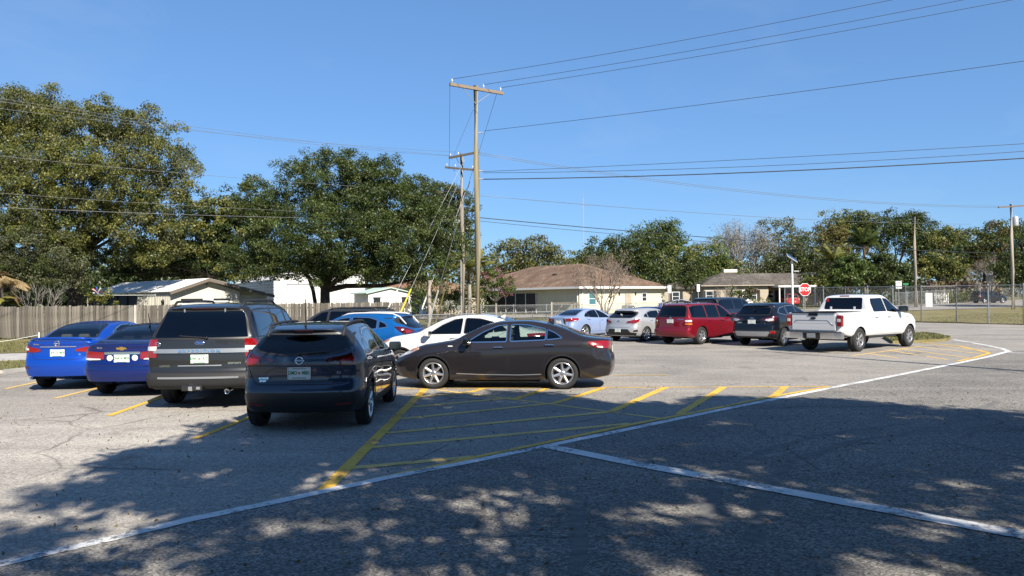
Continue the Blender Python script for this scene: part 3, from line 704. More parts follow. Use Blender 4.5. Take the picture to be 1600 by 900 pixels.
for k in range(int(fl / 2.44) + 1): MB().box((0.1 + 2.44 * k, 0.13, 0.9), (0.09, 0.09, 1.8)).obj('post', M['board'], wf)

# ---- chain link fences: steel posts, rails and real woven wire
def chain_fence(label, pts, h, gap, rail_r=0.025, post_r=0.035, pitch=0.065, wr=0.0017, group=None):
    o = empty('chain_link_fence', (pts[0][0], pts[0][1], 0), 0, label, 'fence', group)
    ox, oy = pts[0]
    for (ax, ay), (bx, by) in zip(pts, pts[1:]):
        L = math.hypot(bx - ax, by - ay); ux, uy = (bx - ax) / L, (by - ay) / L; n = max(1, round(L / gap))
        za, zb = terr(ax, ay), terr(bx, by)
        def at(s, z): return (ax - ox + ux * s, ay - oy + uy * s, za + (zb - za) * s / L + z)
        for k in range(n + 1):
            s = L * k / n
            MB().tube(at(s, -0.05), at(s, h + 0.04), post_r, n=8).ico(at(s, h + 0.06), post_r * 1.25, 1).obj('post', M['galv'], o)
        MB().tube(at(0, h), at(L, h), rail_r, n=6).obj('top_rail', M['galv'], o)
        # woven wire
        V, F = [], []; st = pitch * 1.4142; cnt = int((L + h) / st)
        for sgn in (1, -1):
            for k in range(cnt):
                s0 = k * st - (h if sgn > 0 else 0); s1 = s0 + h
                t0 = max(0.0, s0); t1 = min(L, s1)
                if t1 <= t0: continue
                z0, z1 = (t0 - s0), (t1 - s0)
                if sgn < 0: z0, z1 = h - z0, h - z1
                p, q = Vector(at(t0, 0.04 + z0 * 0.985)), Vector(at(t1, 0.04 + z1 * 0.985)); b = len(V)
                up = Vector((0, 0, wr * 1.4)); sd = Vector((-uy, ux, 0)) * wr; yo = sd * (0.8 * sgn)
                for c in (p, q): V += [c + up + yo, c - up + sd + yo, c - up - sd + yo]
                for i in range(3): F.append((b + i, b + (i + 1) % 3, b + 3 + (i + 1) % 3, b + 3 + i))
        put('woven_wire', np_mesh('woven_wire', [tuple(v) for v in V], F, [M['galv']]), o, kind='stuff')
    return o
tall = [(36.5, 42.6), G(1600, 508), (29.6, 51.2), G(1440, 504.6), (26.9, 62.0), (25.2, 71.0)]
tf = chain_fence('tall chain link fence along the drive on the right', tall, 2.42, 3.0, post_r=0.04)
MB().box((A(1451, 466, 51.9).x - tf.location.x, 51.85 - tf.location.y, 1.55), (0.42, 0.02, 0.95), rz=R(-25)).obj('notice_board', M['white_trim'], tf)
chain_fence('low chain link fence behind the parked cars at the back kerb', [(-6.2, 38.4), (1.2, 45.2), (9.8, 50.8), (18.0, 54.2)], 1.15, 2.6, post_r=0.028, rail_r=0.02)
chain_fence('low chain link fence in front of the yellow house', [(A(700, 480, 66).x, 66), (A(905, 480, 66).x, 66), (A(1035, 480, 71).x, 71)], 1.2, 3.0, post_r=0.03, rail_r=0.022)
chain_fence('far chain link fence on the street side of the field', [(A(1400, 480, 88).x, 88), (A(1500, 480, 112).x, 112), (A(1640, 476, 140).x, 140)], 1.8, 4.5, pitch=0.13, wr=0.004, post_r=0.05)
fg = empty('wooden_gate', (A(862, 480, 65).x, 65, terr(0, 65)), 0, 'open timber gate frame with a diagonal brace near the yellow house', 'gate')
MB().box((0, 0, 0.7), (0.12, 0.12, 1.5)).obj('post', M['pole_grey'], fg); MB().box((1.05, 0, 1.35), (2.2, 0.08, 0.1)).obj('rail', M['pole_grey'], fg)
MB().tube((0.1, 0, 0.15), (1.0, 0, 1.3), 0.05, n=4).obj('brace', M['pole_grey'], fg); MB().box((2.2, 0, 0.7), (0.12, 0.12, 1.5)).obj('post', M['pole_grey'], fg)
for px_, lab in ((898, 'weathered timber post standing by the corner of the yellow house'),):
    MB().box((A(px_, 480, 65).x, 65, terr(0, 65) + 0.65), (0.22, 0.22, 1.3), bev=0.02).obj('timber_post', M['pole_grey'], label=lab, category='post')

# rope barrier on the left verge
rb = empty('rope_barrier', (-27.0, 36.0, 0), 0, 'sagging white rope on a short white stake beside the fence', 'rope barrier')
p0 = A(-60, 538, 36) - rb.location; p1 = A(61, 523, 37.5) - rb.location
pts = [p0.lerp(p1, t) - Vector((0, 0, 0.10 * math.sin(math.pi * t))) for t in [k / 10 for k in range(11)]]
MB().path(pts, 0.011).obj('rope', M['white_trim'], rb); MB().tube((p1.x, p1.y, 0), (p1.x, p1.y, p1.z + 0.12), 0.03).obj('stake', M['white_trim'], rb)

# ---- utility poles
def insulator(mb, c): mb.lathe([(0.018, -0.10), (0.025, -0.02), (0.055, 0.0), (0.03, 0.035), (0.048, 0.06), (0.025, 0.10), (0.01, 0.11)], 8, 'Z', c)
def pole(name, label, base, h, r0, r1, m, group='utility poles'):
    o = empty(name, base, 0, label, 'utility pole', group)
    MB().path([(0, 0, -0.1), (0.01, 0.01, h * 0.35), (-0.015, 0, h * 0.7), (0, 0, h)], [r0, r0 + (r1 - r0) * .35, r0 + (r1 - r0) * .7, r1], 12).obj('shaft', m, o)
    return o
PB = A(747.5, 520, 38.0); up1 = pole('utility_pole', 'tallest wooden utility pole, with one crossarm, nearest of the poles', (PB.x, 38.0, 0), A(746, 134, 38).z, 0.17, 0.125, M['pole'])
a0, a1 = A(703, 131.5, 36.9) - up1.location, A(786, 146, 39.0) - up1.location
arm = MB(); dv = (a1 - a0); arm.box((a0 + a1) / 2, (dv.length, 0.12, 0.14), rz=math.atan2(dv.y, dv.x), ry=-math.asin(dv.z / dv.length)); armo = arm.obj('crossarm', M['arm'], up1)
INS = []
for t in (0.04, 0.62, 0.95):
    p = a0.lerp(a1, t) + Vector((0, 0, 0.17)); mb = MB(); insulator(mb, p); mb.obj('insulator', M['porcelain'], armo); INS.append(p + up1.location + Vector((0, 0, 0.1)))
for t in (0.22, 0.78): MB().tube(a0.lerp(a1, t) - Vector((0, 0, 0.05)), (0, -0.1, a0.lerp(a1, .5).z - 0.75), 0.018, n=5).obj('brace', M['galv'], up1)
for z, dx in ((10.2, 0.2), (8.3, 0.22), (7.9, 0.22)): MB().tube((0.1, 0, z), (dx + 0.06, 0, z), 0.03, n=6).ico((dx + 0.08, 0, z), 0.05, 1).obj('bracket', M['galv'], up1)
PB2 = A(724, 500, 52.0); up2 = pole('utility_pole', 'second wooden utility pole, with two crossarms, behind the tallest', (PB2.x, 52.0, 0.02), A(727, 241, 52).z, 0.17, 0.12, M['pole_grey'])
for (x0, y0, d0), (x1, y1, d1) in (((702, 246.5, 52.6), (743, 238.5, 50.6)), ((696, 261.5, 52.4), (741, 265.5, 51.2))):
    p, q = A(x0, y0, d0) - up2.location, A(x1, y1, d1) - up2.location; dv = q - p
    ao = MB().box((p + q) / 2, (dv.length, 0.11, 0.13), rz=math.atan2(dv.y, dv.x), ry=-math.asin(dv.z / dv.length)).obj('crossarm', M['arm'], up2)
    for t in (0.05, 0.35, 0.95): mb = MB(); insulator(mb, p.lerp(q, t) + Vector((0, 0, 0.15))); mb.obj('insulator', M['porcelain'], ao)
    MB().tube(p.lerp(q, 0.25), (0, -0.09, (p.z + q.z) / 2 - 0.8), 0.016, n=5).obj('brace', M['galv'], up2)
MB().tube((-0.12, -0.12, 0), (-0.12, -0.12, 4.6), 0.05, n=6).obj('conduit', M['galv'], up2)
MB().box((-0.33, -0.1, A(712, 347, 52).z), (0.35, 0.2, 0.22), bev=0.03).obj('junction_box', M['sign_back'], up2)
for s in (0, 1): MB().path([(-0.55 + s * 1.1, -0.15, 9.9), (-0.45 + s * .9, -0.2, 9.5), (-0.1 + s * .2, -0.14, 9.2), (0, -0.14, 8.4)], 0.02, 5).obj('jumper_cable', M['wire'], up2)
PB3 = A(671, 496, 45); up3 = pole('guy_stub', 'short brown timber stub pole holding guy wires near the fence end', (PB3.x, 45, 0), A(671, 438, 45).z, 0.16, 0.15, M['pole_grey'])
PB4 = A(1431, 470, 92); up4 = pole('utility_pole', 'plain grey utility pole without a crossarm, by the street at right', (PB4.x, 92, terr(0, 92)), A(1430, 339, 92).z - terr(0, 92), 0.20, 0.14, M['pole_grey'])
PB5 = A(1583, 470, 78); up5 = pole('utility_pole', 'utility pole with a crossarm and a transformer, at the right edge', (PB5.x, 78, terr(0, 78)), A(1581, 319, 78).z - terr(0, 78), 0.18, 0.13, M['pole_grey'])
p, q = A(1560, 324, 77) - up5.location, A(1606, 321, 79) - up5.location; dv = q - p
MB().box((p + q) / 2, (dv.length, 0.12, 0.14), rz=math.atan2(dv.y, dv.x), ry=-math.asin(dv.z / dv.length)).obj('crossarm', M['arm'], up5)
zt = A(1588, 346, 78).z - up5.location.z
MB().lathe([(0.01, -0.5), (0.25, -0.48), (0.27, -0.4), (0.27, 0.4), (0.24, 0.47), (0.05, 0.52), (0.05, 0.62), (0.01, 0.63)], 14, 'Z', (0.42, 0, zt)).obj('transformer', M['sign_back'], up5)
# the pole off to the right whose shadow crosses the lot
SHB = Vector((14.9, 14.0)); up6 = pole('utility_pole', 'utility pole standing out of frame to the right', (SHB.x, SHB.y, 0), 11.0, 0.15, 0.10, M['pole'])

# ---- wires
WG = 'overhead wires'
def wire(a, b, sag, r, m, label, n=18):
    a, b = Vector(a), Vector(b)
    pts = [a.lerp(b, k / n) - Vector((0, 0, 4 * sag * (k / n) * (1 - k / n))) for k in range(n + 1)]
    c = pts[0]; MB().path([p - c for p in pts], r, 5).obj('overhead_wire', m, label=label, category='wire', group=WG).location = c
def beyond(a, px, py, Y, k): b = A(px, py, Y); return a + (b - a) * k
Wb, Wc = M['wire_bare'], M['wire']
wire(INS[0], beyond(INS[0], 1350, 0, 31.0, 1.5), 0.25, 0.011, Wc, 'upper left one of the three power lines leaving the tallest pole to the right')
wire(INS[1], beyond(INS[1], 1460, 0, 31.0, 1.5), 0.25, 0.011, Wc, 'middle one of the three power lines leaving the tallest pole to the right')
wire(INS[2], beyond(INS[2], 1535, 0, 31.0, 1.5), 0.25, 0.011, Wc, 'lowest one of the three power lines leaving the tallest pole to the right')
PA = lambda px, py, d=38.0: A(px, py, d)
for x0, y0, x1, y1, Y, r, m, s, lab in (
    (757, 204.5, 1600, 92, 27.5, 0.011, Wc, 0.12, 'single wire leaving the tallest pole at mid height toward the upper right'),
    (755, 268, 1600, 222, 31.0, 0.011, Wc, 0.1, 'thin upper cable of the pair leaving the tallest pole to the right'),
    (755, 270, 1600, 229, 31.0, 0.011, Wc, 0.3, 'thin middle cable sagging beside its neighbour to the right'),
    (755, 280, 1600, 241, 31.0, 0.024, Wc, 0.25, 'thick black cable leaving the tallest pole to the right'),
    (728, 338, 1450, 388, 80, 0.03, Wc, 0.4, 'thick cable sloping down to the right behind the tallest pole'),
    (728, 343, 1450, 394, 80, 0.016, Wc, 0.5, 'thinner cable just under the thick sloping one'),
    (743, 305, 1430, 345, 92, 0.016, Wb, 0.5, 'faint wire running to the plain pole at right')):
    a = A(x0, y0, 52.0 if x0 < 745 else 38.0); wire(a, beyond(a, x1, y1, Y, 1.25), s, r, m, lab)
for x0, y0, x1, y1, Y, lab in ((741, 237, 1562, 322, 77, 'faint upper line crossing the sky to the far right pole'), (741, 240, 1562, 324, 77, 'faint lower line crossing the sky to the far right pole')):
    wire(A(x0, y0, 51), A(x1, y1, Y), 0.9, 0.014, Wb, lab)
for x0, y0, x1, y1, Y, r, s, lab in (
    (703, 243, 0, 149, 34, 0.008, 0.3, 'highest pale wire running to the left edge'),
    (706, 244, 0, 152, 34.5, 0.008, 0.4, 'second pale wire from the top running to the left edge'),
    (720, 238, 0, 165, 35, 0.008, 0.3, 'third pale wire from the top running to the left edge'),
    (720, 300, 0, 240, 36, 0.009, 0.25, 'lone pale wire crossing the middle of the big left oak'),
    (722, 338, 0, 298, 36, 0.008, 0.25, 'upper cable of the two low ones on the left'),
    (722, 343, 0, 321, 36, 0.012, 0.2, 'lowest pale cable on the left, across the oaks')):
    a = A(x0, y0, 52); wire(a, beyond(a, x1, y1, Y, 1.15), s, r, Wb, lab)
wire(A(703, 133, 36.9), A(702, 262, 52.3), 0.0, 0.009, Wc, 'left drop wire between the crossarms of the two middle poles')
wire(A(776, 147, 38.8), A(741, 262, 51.3), 0.0, 0.009, Wc, 'right drop wire between the crossarms of the two middle poles')
wire(A(740, 170, 38), A(706, 250, 52.3), 0.0, 0.008, M['galv'], 'pale slanting wire between the two middle poles')
GG = 'guy wires'
def guy(a, b, lab, guard=None):
    o = empty('guy_wire', b, 0, lab, 'guy wire', GG); v = Vector(a) - Vector(b)
    MB().tube((0, 0, 0), v, 0.011, n=5).obj('strand', M['galv'], o)
    if guard: MB().tube(v * 0.01, v.normalized() * 2.3, 0.045, n=8).obj('guard', guard, o)
M['guard_yellow'] = mat('guard_yellow', (0.70, 0.52, 0.03), 0.5); M['guard_white'] = mat('guard_white', (0.62, 0.60, 0.54), 0.5)
guy(A(726, 250, 52), A(597, 500, 43), 'guy wire with a pale guard, first from the left', M['guard_white'])
guy(A(727, 262, 52), A(622, 497, 42), 'guy wire with a bright yellow guard', M['guard_yellow'])
guy(A(727, 300, 52), A(653, 500, 46), 'guy wire with a pale guard beside the stub pole', M['guard_white'])
guy(A(746, 240, 38), A(668, 512, 42), 'guy wire passing the front of the stub pole', M['guard_white'])
guy(A(746, 275, 38), A(680, 506, 43), 'guy wire with a dull yellow guard right of the stub pole', mat('guard_tan', (0.45, 0.35, 0.12), 0.6))

# ---- radio mast
mx_ = A(912, 388, 420); rm = empty('radio_mast', (mx_.x, 420, 1), 0, 'thin lattice radio mast far behind the trees', 'mast')
M['mast'] = mat('mast_steel', (0.32, 0.34, 0.38), 0.6); mb = MB(); Hm = A(912, 312, 420).z
for k in range(3):
    a = k * 2.094; mb.tube((0.45 * math.cos(a), 0.45 * math.sin(a), 0), (0.3 * math.cos(a), 0.3 * math.sin(a), Hm), 0.10, 0.07, n=4)
mb.obj('leg', M['mast'], rm); mb = MB()
for k in range(34):
    z0 = Hm * k / 34; z1 = Hm * (k + 1) / 34
    for j in range(3):
        a, b = j * 2.094, (j + 1) * 2.094; mb.tube((0.4 * math.cos(a), 0.4 * math.sin(a), z0), (0.4 * math.cos(b), 0.4 * math.sin(b), z1), 0.05, n=3)
mb.obj('lattice', M['mast'], rm, kind='stuff'); MB().tube((0.5, 0, Hm - 4), (3.2, 0, Hm - 4), 0.15, n=4).tube((0, 0, Hm), (0, 0, Hm + 5), 0.08, n=4).obj('antenna', M['mast'], rm)

# ---- signs and lamps
st = A(1258, 470, 58); so = empty('stop_sign', (st.x, 58, terr(0, 58)), R(8), 'red octagonal stop sign on a thin steel post', 'stop sign')
zc = A(1258, 452.5, 58).z - so.location.z; rs = 0.47
def octo(r, y0, t): 
    pts = [(r / math.cos(R(22.5)) * math.cos(R(22.5 + 45 * k)), y0, zc + r / math.cos(R(22.5)) * math.sin(R(22.5 + 45 * k))) for k in range(8)]
    return MB().prism(pts, (0, t, 0))
octo(rs, 0, 0.006).obj('border', M['white_paint'], so); octo(rs - 0.035, -0.006, 0.005).obj('face', M['stop_red'], so)
tm = put('lettering', text_mesh('STOP', 0.42, M['white_paint'], 0.008, 0.003, 0.85), so); tm.location = (0, -0.012, zc); tm.rotation_euler = (R(90), 0, 0)
MB().tube((0, 0.04, -0.1), (0, 0.04, zc + 0.3), 0.03, n=6).obj('post', M['galv'], so)
sp_ = A(1238.5, 470, 60); sl = empty('solar_lamp', (sp_.x, 60, terr(0, 60)), 0, 'white lamp post topped by a tilted dark solar panel', 'lamp post')
zl = A(1238, 404, 60).z - sl.location.z
MB().tube((0, 0, -0.1), (0, 0, zl), 0.085, 0.075, n=10).obj('post', M['white_trim'], sl)
pn = MB().box((0, 0, zl + 0.05), (0.95, 0.7, 0.05), ry=R(33), rx=R(24), bev=0.01).obj('solar_panel', M['sign_back'], sl)
mb = MB().box((0.016, -0.01, zl + 0.078), (0.88, 0.63, 0.012), ry=R(33), rx=R(24)); mb.obj('solar_cell', mat('solar_cell', (0.01, 0.015, 0.05), 0.15, coat=1), pn)
MB().box((0.28, -0.1, zl - 1.0), (0.42, 0.18, 0.10), bev=0.02).tube((0.04, -0.05, zl - 1.0), (0.2, -0.1, zl - 1.0), 0.03).obj('lamp_head', M['galv'], sl)
def small_sign(px, py, Y, w_, h_, lab, m='white_paint', rz=0.0, bars=0, name='road_sign'):
    c = A(px, py, Y); o = empty(name, (c.x, Y, terr(0, Y)), rz, lab, 'sign'); z = c.z - terr(0, Y)
    MB().box((0, -0.04, z), (w_, 0.012, h_), bev=0.004).obj('plate', M[m], o); MB().tube((0, 0, -0.1), (0, 0, z + h_ / 2), 0.035, n=6).obj('post', M['galv'], o)
    for k in range(bars): MB().box((0, -0.05, z + h_ * (0.28 - 0.28 * k)), (w_ * 0.72, 0.004, h_ * 0.1)).obj('printed_line', M['sign_back'], o)
    return o
small_sign(1046, 452, 62, 0.32, 0.66, 'narrow grey sign plate on a post, left of the other small one', 'sign_back')
small_sign(1091, 450, 62, 0.24, 0.58, 'narrow white sign plate on a post in front of the grey ranch house')
small_sign(1404, 445, 84, 0.65, 0.82, 'white street sign with printed lines, left of the plain pole', bars=3)
small_sign(1415, 444, 86, 0.62, 0.22, 'small green street name sign beside the plain pole', 'plate_green', name='street_name_sign')
small_sign(1546, 436, 90, 0.75, 0.95, 'pale blue grey road sign before the trees at the right edge', 'sign_back', bars=2)
mbx = A(1169, 470, 80); mo = empty('mailbox', (mbx.x, 80, terr(0, 80)), R(-15), 'white mailbox on a cross shaped post', 'mailbox')
MB().box((0, 0, 0.65), (0.14, 0.14, 1.3)).obj('post', M['white_trim'], mo); MB().box((0.1, 0, 1.05), (0.75, 0.1, 0.12)).obj('arm', M['white_trim'], mo)
mb = MB(); mb.prism([(-0.12, -0.25, 1.15), (0.12, -0.25, 1.15), (0.12, -0.25, 1.3), (0.06, -0.25, 1.38), (-0.06, -0.25, 1.38), (-0.12, -0.25, 1.3)], (0, 0.5, 0)); mb.obj('box', M['white_trim'], mo)
lw = A(1471, 452, 105); lo = empty('picket_gate', (lw.x, 105, terr(0, 105)), 0, 'low white picket gate by the street at right', 'gate')
for k in range(9): MB().box((-0.9 + k * 0.225, 0, 0.7), (0.10, 0.03, 1.3 if k % 2 else 1.5)).obj('picket', M['white_trim'], lo)
for z in (0.35, 1.1): MB().box((0, 0.03, z), (2.0, 0.03, 0.1)).obj('rail', M['white_trim'], lo)
bb = A(1034, 464, 73); bo = empty('wheelie_bin', (bb.x, 73, terr(0, 73)), 0, 'blue wheeled bin at the corner of the yellow house', 'bin')
M['bin_blue'] = mat('bin_blue', (0.02, 0.07, 0.30), 0.5)
mb = MB(); mb.box((0, 0, 0.55), (0.55, 0.6, 1.0), bev=0.05); mb.obj('body', M['bin_blue'], bo); MB().box((0, 0, 1.09), (0.6, 0.66, 0.06), bev=0.02).obj('lid', M['bin_blue'], bo)
for sx in (-1, 1): MB().lathe([(0.01, -0.03), (0.12, -0.03), (0.12, 0.03), (0.01, 0.03)], 12, 'Y', (sx * 0.22, 0.3, 0.12)).obj('wheel', M['rubber'], bo)
# pinwheel and washing line poles behind the wooden fence
pw = A(153, 457, 46.5); po = empty('pinwheel', (pw.x, 46.5, 0), 0, 'red white and blue garden pinwheel above the wooden fence', 'pinwheel')
MB().tube((0, 0, 0), (0, 0, pw.z), 0.02, n=6).obj('stick', M['white_trim'], po)
for k in range(8):
    a = R(45 * k); mb = MB(); c = Vector((0, -0.05, pw.z)); d1 = Vector((math.cos(a), 0, math.sin(a))); d2 = Vector((math.cos(a + .75), 0, math.sin(a + .75)))
    mb.prism([c, c + d1 * 0.34, c + d1 * 0.28 + d2 * 0.12 - Vector((0, .06, 0))], (0, 0.01, 0)); mb.obj('vane', [M['stop_red'], M['white_paint'], M['badge_blue']][k % 3] if k % 3 != 2 else M['bin_blue'], po)
ax_ = A(137, 455, 46.2); ao = empty('arbor', (ax_.x, 46.2, 0), 0, 'thin metal washing line frame behind the wooden fence', 'frame')
MB().tube((0, 0, 0), (0, 0, 2.55), 0.035).obj('post', M['galv'], ao); MB().tube((3.6, 1.0, 0), (3.6, 1.0, 2.5), 0.035).obj('post', M['galv'], ao); MB().tube((0, 0, 2.45), (3.6, 1.0, 2.42), 0.02).obj('bar', M['galv'], ao)
# ================================================================== VEGETATION
def leaf_material(name, c1, c2, c3, trans=0.3):
    m = bpy.data.materials.new(name); m.use_nodes = True; nt = m.node_tree; n = nt.nodes; l = nt.links; n.clear()
    out = n.new('ShaderNodeOutputMaterial'); geo = n.new('ShaderNodeNewGeometry')
    r = ramp(nt, [(0.0, c1), (0.55, c2), (1.0, c3)])
    tc = n.new('ShaderNodeTexCoord'); ns = n.new('ShaderNodeTexNoise'); ns.inputs['Scale'].default_value = 0.55; ns.inputs['Detail'].default_value = 3; l.new(tc.outputs['Object'], ns.inputs['Vector'])
    a = n.new('ShaderNodeMath'); a.operation = 'MULTIPLY_ADD'; a.inputs[1].default_value = 0.5; l.new(geo.outputs['Random Per Island'], a.inputs[0])
    mr = n.new('ShaderNodeMapRange'); mr.inputs[1].default_value = 0.3; mr.inputs[2].default_value = 0.7; mr.inputs[3].default_value = 0.0; mr.inputs[4].default_value = 0.5
    l.new(ns.outputs['Fac'], mr.inputs[0]); l.new(mr.outputs[0], a.inputs[2]); l.new(a.outputs[0], r.inputs[0])
    d = n.new('ShaderNodeBsdfDiffuse'); t = n.new('ShaderNodeBsdfTranslucent'); g = n.new('ShaderNodeBsdfGlossy'); g.inputs['Roughness'].default_value = 0.45
    l.new(r.outputs[0], d.inputs[0]); l.new(r.outputs[0], t.inputs[0])
    m1 = n.new('ShaderNodeMixShader'); m1.inputs[0].default_value = trans; l.new(d.outputs[0], m1.inputs[1]); l.new(t.outputs[0], m1.inputs[2])
    m2 = n.new('ShaderNodeMixShader'); m2.inputs[0].default_value = 0.025; l.new(m1.outputs[0], m2.inputs[1]); l.new(g.outputs[0], m2.inputs[2]); l.new(m2.outputs[0], out.inputs[0])
    return m

M['bark'] = mat('bark', (0.075, 0.058, 0.045), 0.95, noise=(5, 0.45, 6), bump=(9, 0.8, 0.05))
M['bark_grey'] = mat('grey_bark', (0.27, 0.25, 0.22), 0.95, noise=(6, 0.35, 6), bump=(12, 0.6, 0.03))
L_OLIVE = leaf_material('olive_oak_leaves', (0.10, 0.115, 0.024), (0.18, 0.185, 0.044), (0.265, 0.26, 0.088))
L_GREEN = leaf_material('oak_leaves', (0.040, 0.060, 0.014), (0.082, 0.110, 0.027), (0.145, 0.170, 0.050))
L_GREY = leaf_material('grey_green_leaves', (0.062, 0.074, 0.032), (0.120, 0.130, 0.060), (0.21, 0.205, 0.115))
L_DEEP = leaf_material('deep_green_leaves', (0.028, 0.046, 0.013), (0.058, 0.084, 0.024), (0.10, 0.13, 0.040))
L_SHADE = leaf_material('shading_oak_leaves', (0.022, 0.036, 0.010), (0.045, 0.065, 0.018), (0.08, 0.10, 0.03), 0.12)  # darkened, less translucent leaves for the unseen oaks, to deepen their shade
L_ASH = leaf_material('ashen_twigs', (0.16, 0.145, 0.125), (0.25, 0.23, 0.20), (0.34, 0.32, 0.29), 0.1)
L_FRESH = leaf_material('fresh_green_leaves', (0.058, 0.095, 0.020), (0.105, 0.155, 0.037), (0.17, 0.215, 0.062))
L_RUST = leaf_material('rusty_leaves', (0.085, 0.068, 0.026), (0.15, 0.118, 0.045), (0.22, 0.165, 0.06))
L_TWIG = leaf_material('dry_twigs', (0.12, 0.085, 0.06), (0.20, 0.15, 0.11), (0.28, 0.22, 0.17), 0.1)
L_YELLOW = leaf_material('yellow_green_leaves', (0.12, 0.13, 0.03), (0.22, 0.21, 0.05), (0.32, 0.27, 0.07))
L_TAN = leaf_material('dead_fronds', (0.25, 0.17, 0.08), (0.42, 0.31, 0.16), (0.55, 0.44, 0.26))
L_PINK = leaf_material('pink_blossom', (0.22, 0.08, 0.11), (0.36, 0.15, 0.20), (0.48, 0.26, 0.30))

def leaf_mesh(name, C, Rad, per, size, mats, rng, center=None, aspect=0.5, mix=None, flat=0.75):
    """leaf blades scattered round twig tips C (k,3)"""
    k = len(C); n = k * per
    cidx = np.repeat(np.arange(k), per)
    d = rng.normal(size=(n, 3)); d /= np.linalg.norm(d, axis=1)[:, None]
    rad = np.asarray(Rad)[cidx] if hasattr(Rad, '__len__') else np.full(n, Rad)
    rr = rad * rng.random(n) ** 0.45
    P = C[cidx] + d * rr[:, None] * np.array([1, 1, flat])
    nr = rng.normal(size=(n, 3)) + d * 0.7 + np.array([0, 0, 0.55]); nr /= np.linalg.norm(nr, axis=1)[:, None]
    u = np.cross(nr, rng.normal(size=(n, 3))); u /= np.linalg.norm(u, axis=1)[:, None] + 1e-9
    v = np.cross(nr, u); s = size * rng.uniform(0.6, 1.35, n)
    u *= s[:, None] * 0.5; v *= (s * aspect * 0.5)[:, None]
    V = np.empty((n * 4, 3)); V[0::4] = P - u; V[1::4] = P + v - u * 0.1; V[2::4] = P + u - nr * (s * 0.12)[:, None]; V[3::4] = P - v - u * 0.1
    F = np.arange(n * 4).reshape(-1, 4); mi = None
    if mix is not None and len(mats) > 1: mi = rng.choice(len(mats), k, p=mix)[cidx]
    return np_mesh(name, V, F, mats, midx=mi)

def crown_points(blobs, n, rng, under=0.45, bough=1.2):
    """twig-tip points near the outside of lumpy crown volumes; blobs (cx,cy,cz,rx,ry,rz)"""
    B = np.array(blobs, float); wgt = (B[:, 3] * B[:, 5] + B[:, 4] * B[:, 5] + B[:, 3] * B[:, 4]); wgt /= wgt.sum()
    out = []; nb = max(len(B) * 3, int(n / 10.5))
    for b, w_ in zip(B, wgt):
        m = max(3, int(round(nb * w_))); ph = rng.uniform(0, 6.28)
        for i in range(m):
            z = 1 - (i + 0.5) * (1.75 / m) + rng.normal() * 0.06; z = min(1, max(-0.9, z)); a = i * 2.39996 + ph + rng.normal() * 0.15; h = math.sqrt(1 - z * z)
            d = np.array([h * math.cos(a), h * math.sin(a), z]); c = b[:3] + d * b[3:] * rng.uniform(0.62, 1.0)
            # a bough: a flattened pad of twigs, fullest on its outer and upper side
            br = bough * rng.uniform(0.6, 1.25)
            for _ in range(int(rng.integers(6, 10))):
                e = rng.normal(size=3) + d * 0.5 + np.array([0, 0, 0.35]); e /= np.linalg.norm(e)
                out.append(c + e * br * (0.35 + 0.65 * rng.random() ** 0.5) * np.array([1, 1, 0.62]))
    out = [out[i] for i in rng.permutation(len(out))][:int(n * 0.74)]
    while len(out) < n:
        b = B[rng.choice(len(B), p=wgt)]; d = rng.normal(size=3); d /= np.linalg.norm(d)
        if d[2] < -0.35 and rng.random() > under: continue
        out.append(b[:3] + d * b[3:] * (0.25 + 0.65 * rng.random() ** 0.7))
    return np.array(out[:n])

def limbs(mb, top, base_r, targets, rng, origin, n=6):
    for t in targets:
        t = Vector(t); o = Vector(origin); m = o.lerp(t, 0.45); m.z = o.z + (t.z - o.z) * 0.35 + rng.normal() * 0.3; m.x += rng.normal() * 0.3; m.y += rng.normal() * 0.3
        pts = []; 
        for k in range(7):
            s = k / 6; pts.append(o * (1 - s) ** 2 + m * 2 * s * (1 - s) + t * s * s)
        mb.path(pts, [base_r * (1 - 0.92 * k / 6) for k in range(7)], n)

def tree(name, label, cat, base, blobs, n, per, crad, lsize, mats, seed, trunk=(0.4, 3.0), mix=None, nlimb=14, bark=None, group=None, flat=0.75, limb_r=None, lean=(0, 0), under=0.45):
    rng = np.random.default_rng(seed); bx, by = base; bz = terr(bx, by)
    o = empty(name, (bx, by, bz), 0, label, cat, group)
    C = crown_points(blobs, n, rng, under, crad * 1.9) - np.array([bx, by, bz])
    put('crown', leaf_mesh('crown', C, rng.uniform(0.6, 1.2, n) * crad * 0.85, per, lsize, mats, rng, mix=mix, flat=flat), o)
    r0, ht = trunk; mb = MB(); top = Vector((lean[0], lean[1], ht))
    mb.path([(0, 0, -0.2), (lean[0] * .1, lean[1] * .1, 0.25), (lean[0] * .4, lean[1] * .4, ht * 0.5), top, top + Vector((lean[0] * .4, 0, ht * 0.35))], [r0 * 1.5, r0 * 1.1, r0 * 0.92, r0 * 0.8, r0 * 0.35], 12)
    idx = rng.choice(n, min(nlimb, n), replace=False)
    limbs(mb, top, limb_r or r0 * 0.5, [C[i] for i in idx], rng, top)
    mb.obj('trunk', bark or M['bark'], o)
    return o

def bl(px, py, Y, rx, ry, rd=None, dy=0):
    """crown lump: centre seen at (px,py), half-sizes in photo pixels, at distance Y"""
    c = A(px, py, Y + dy); s = Y / 1200.0
    return (c.x, c.y, c.z, rx * s, (rd if rd else (rx + ry) / 2) * s, ry * s)

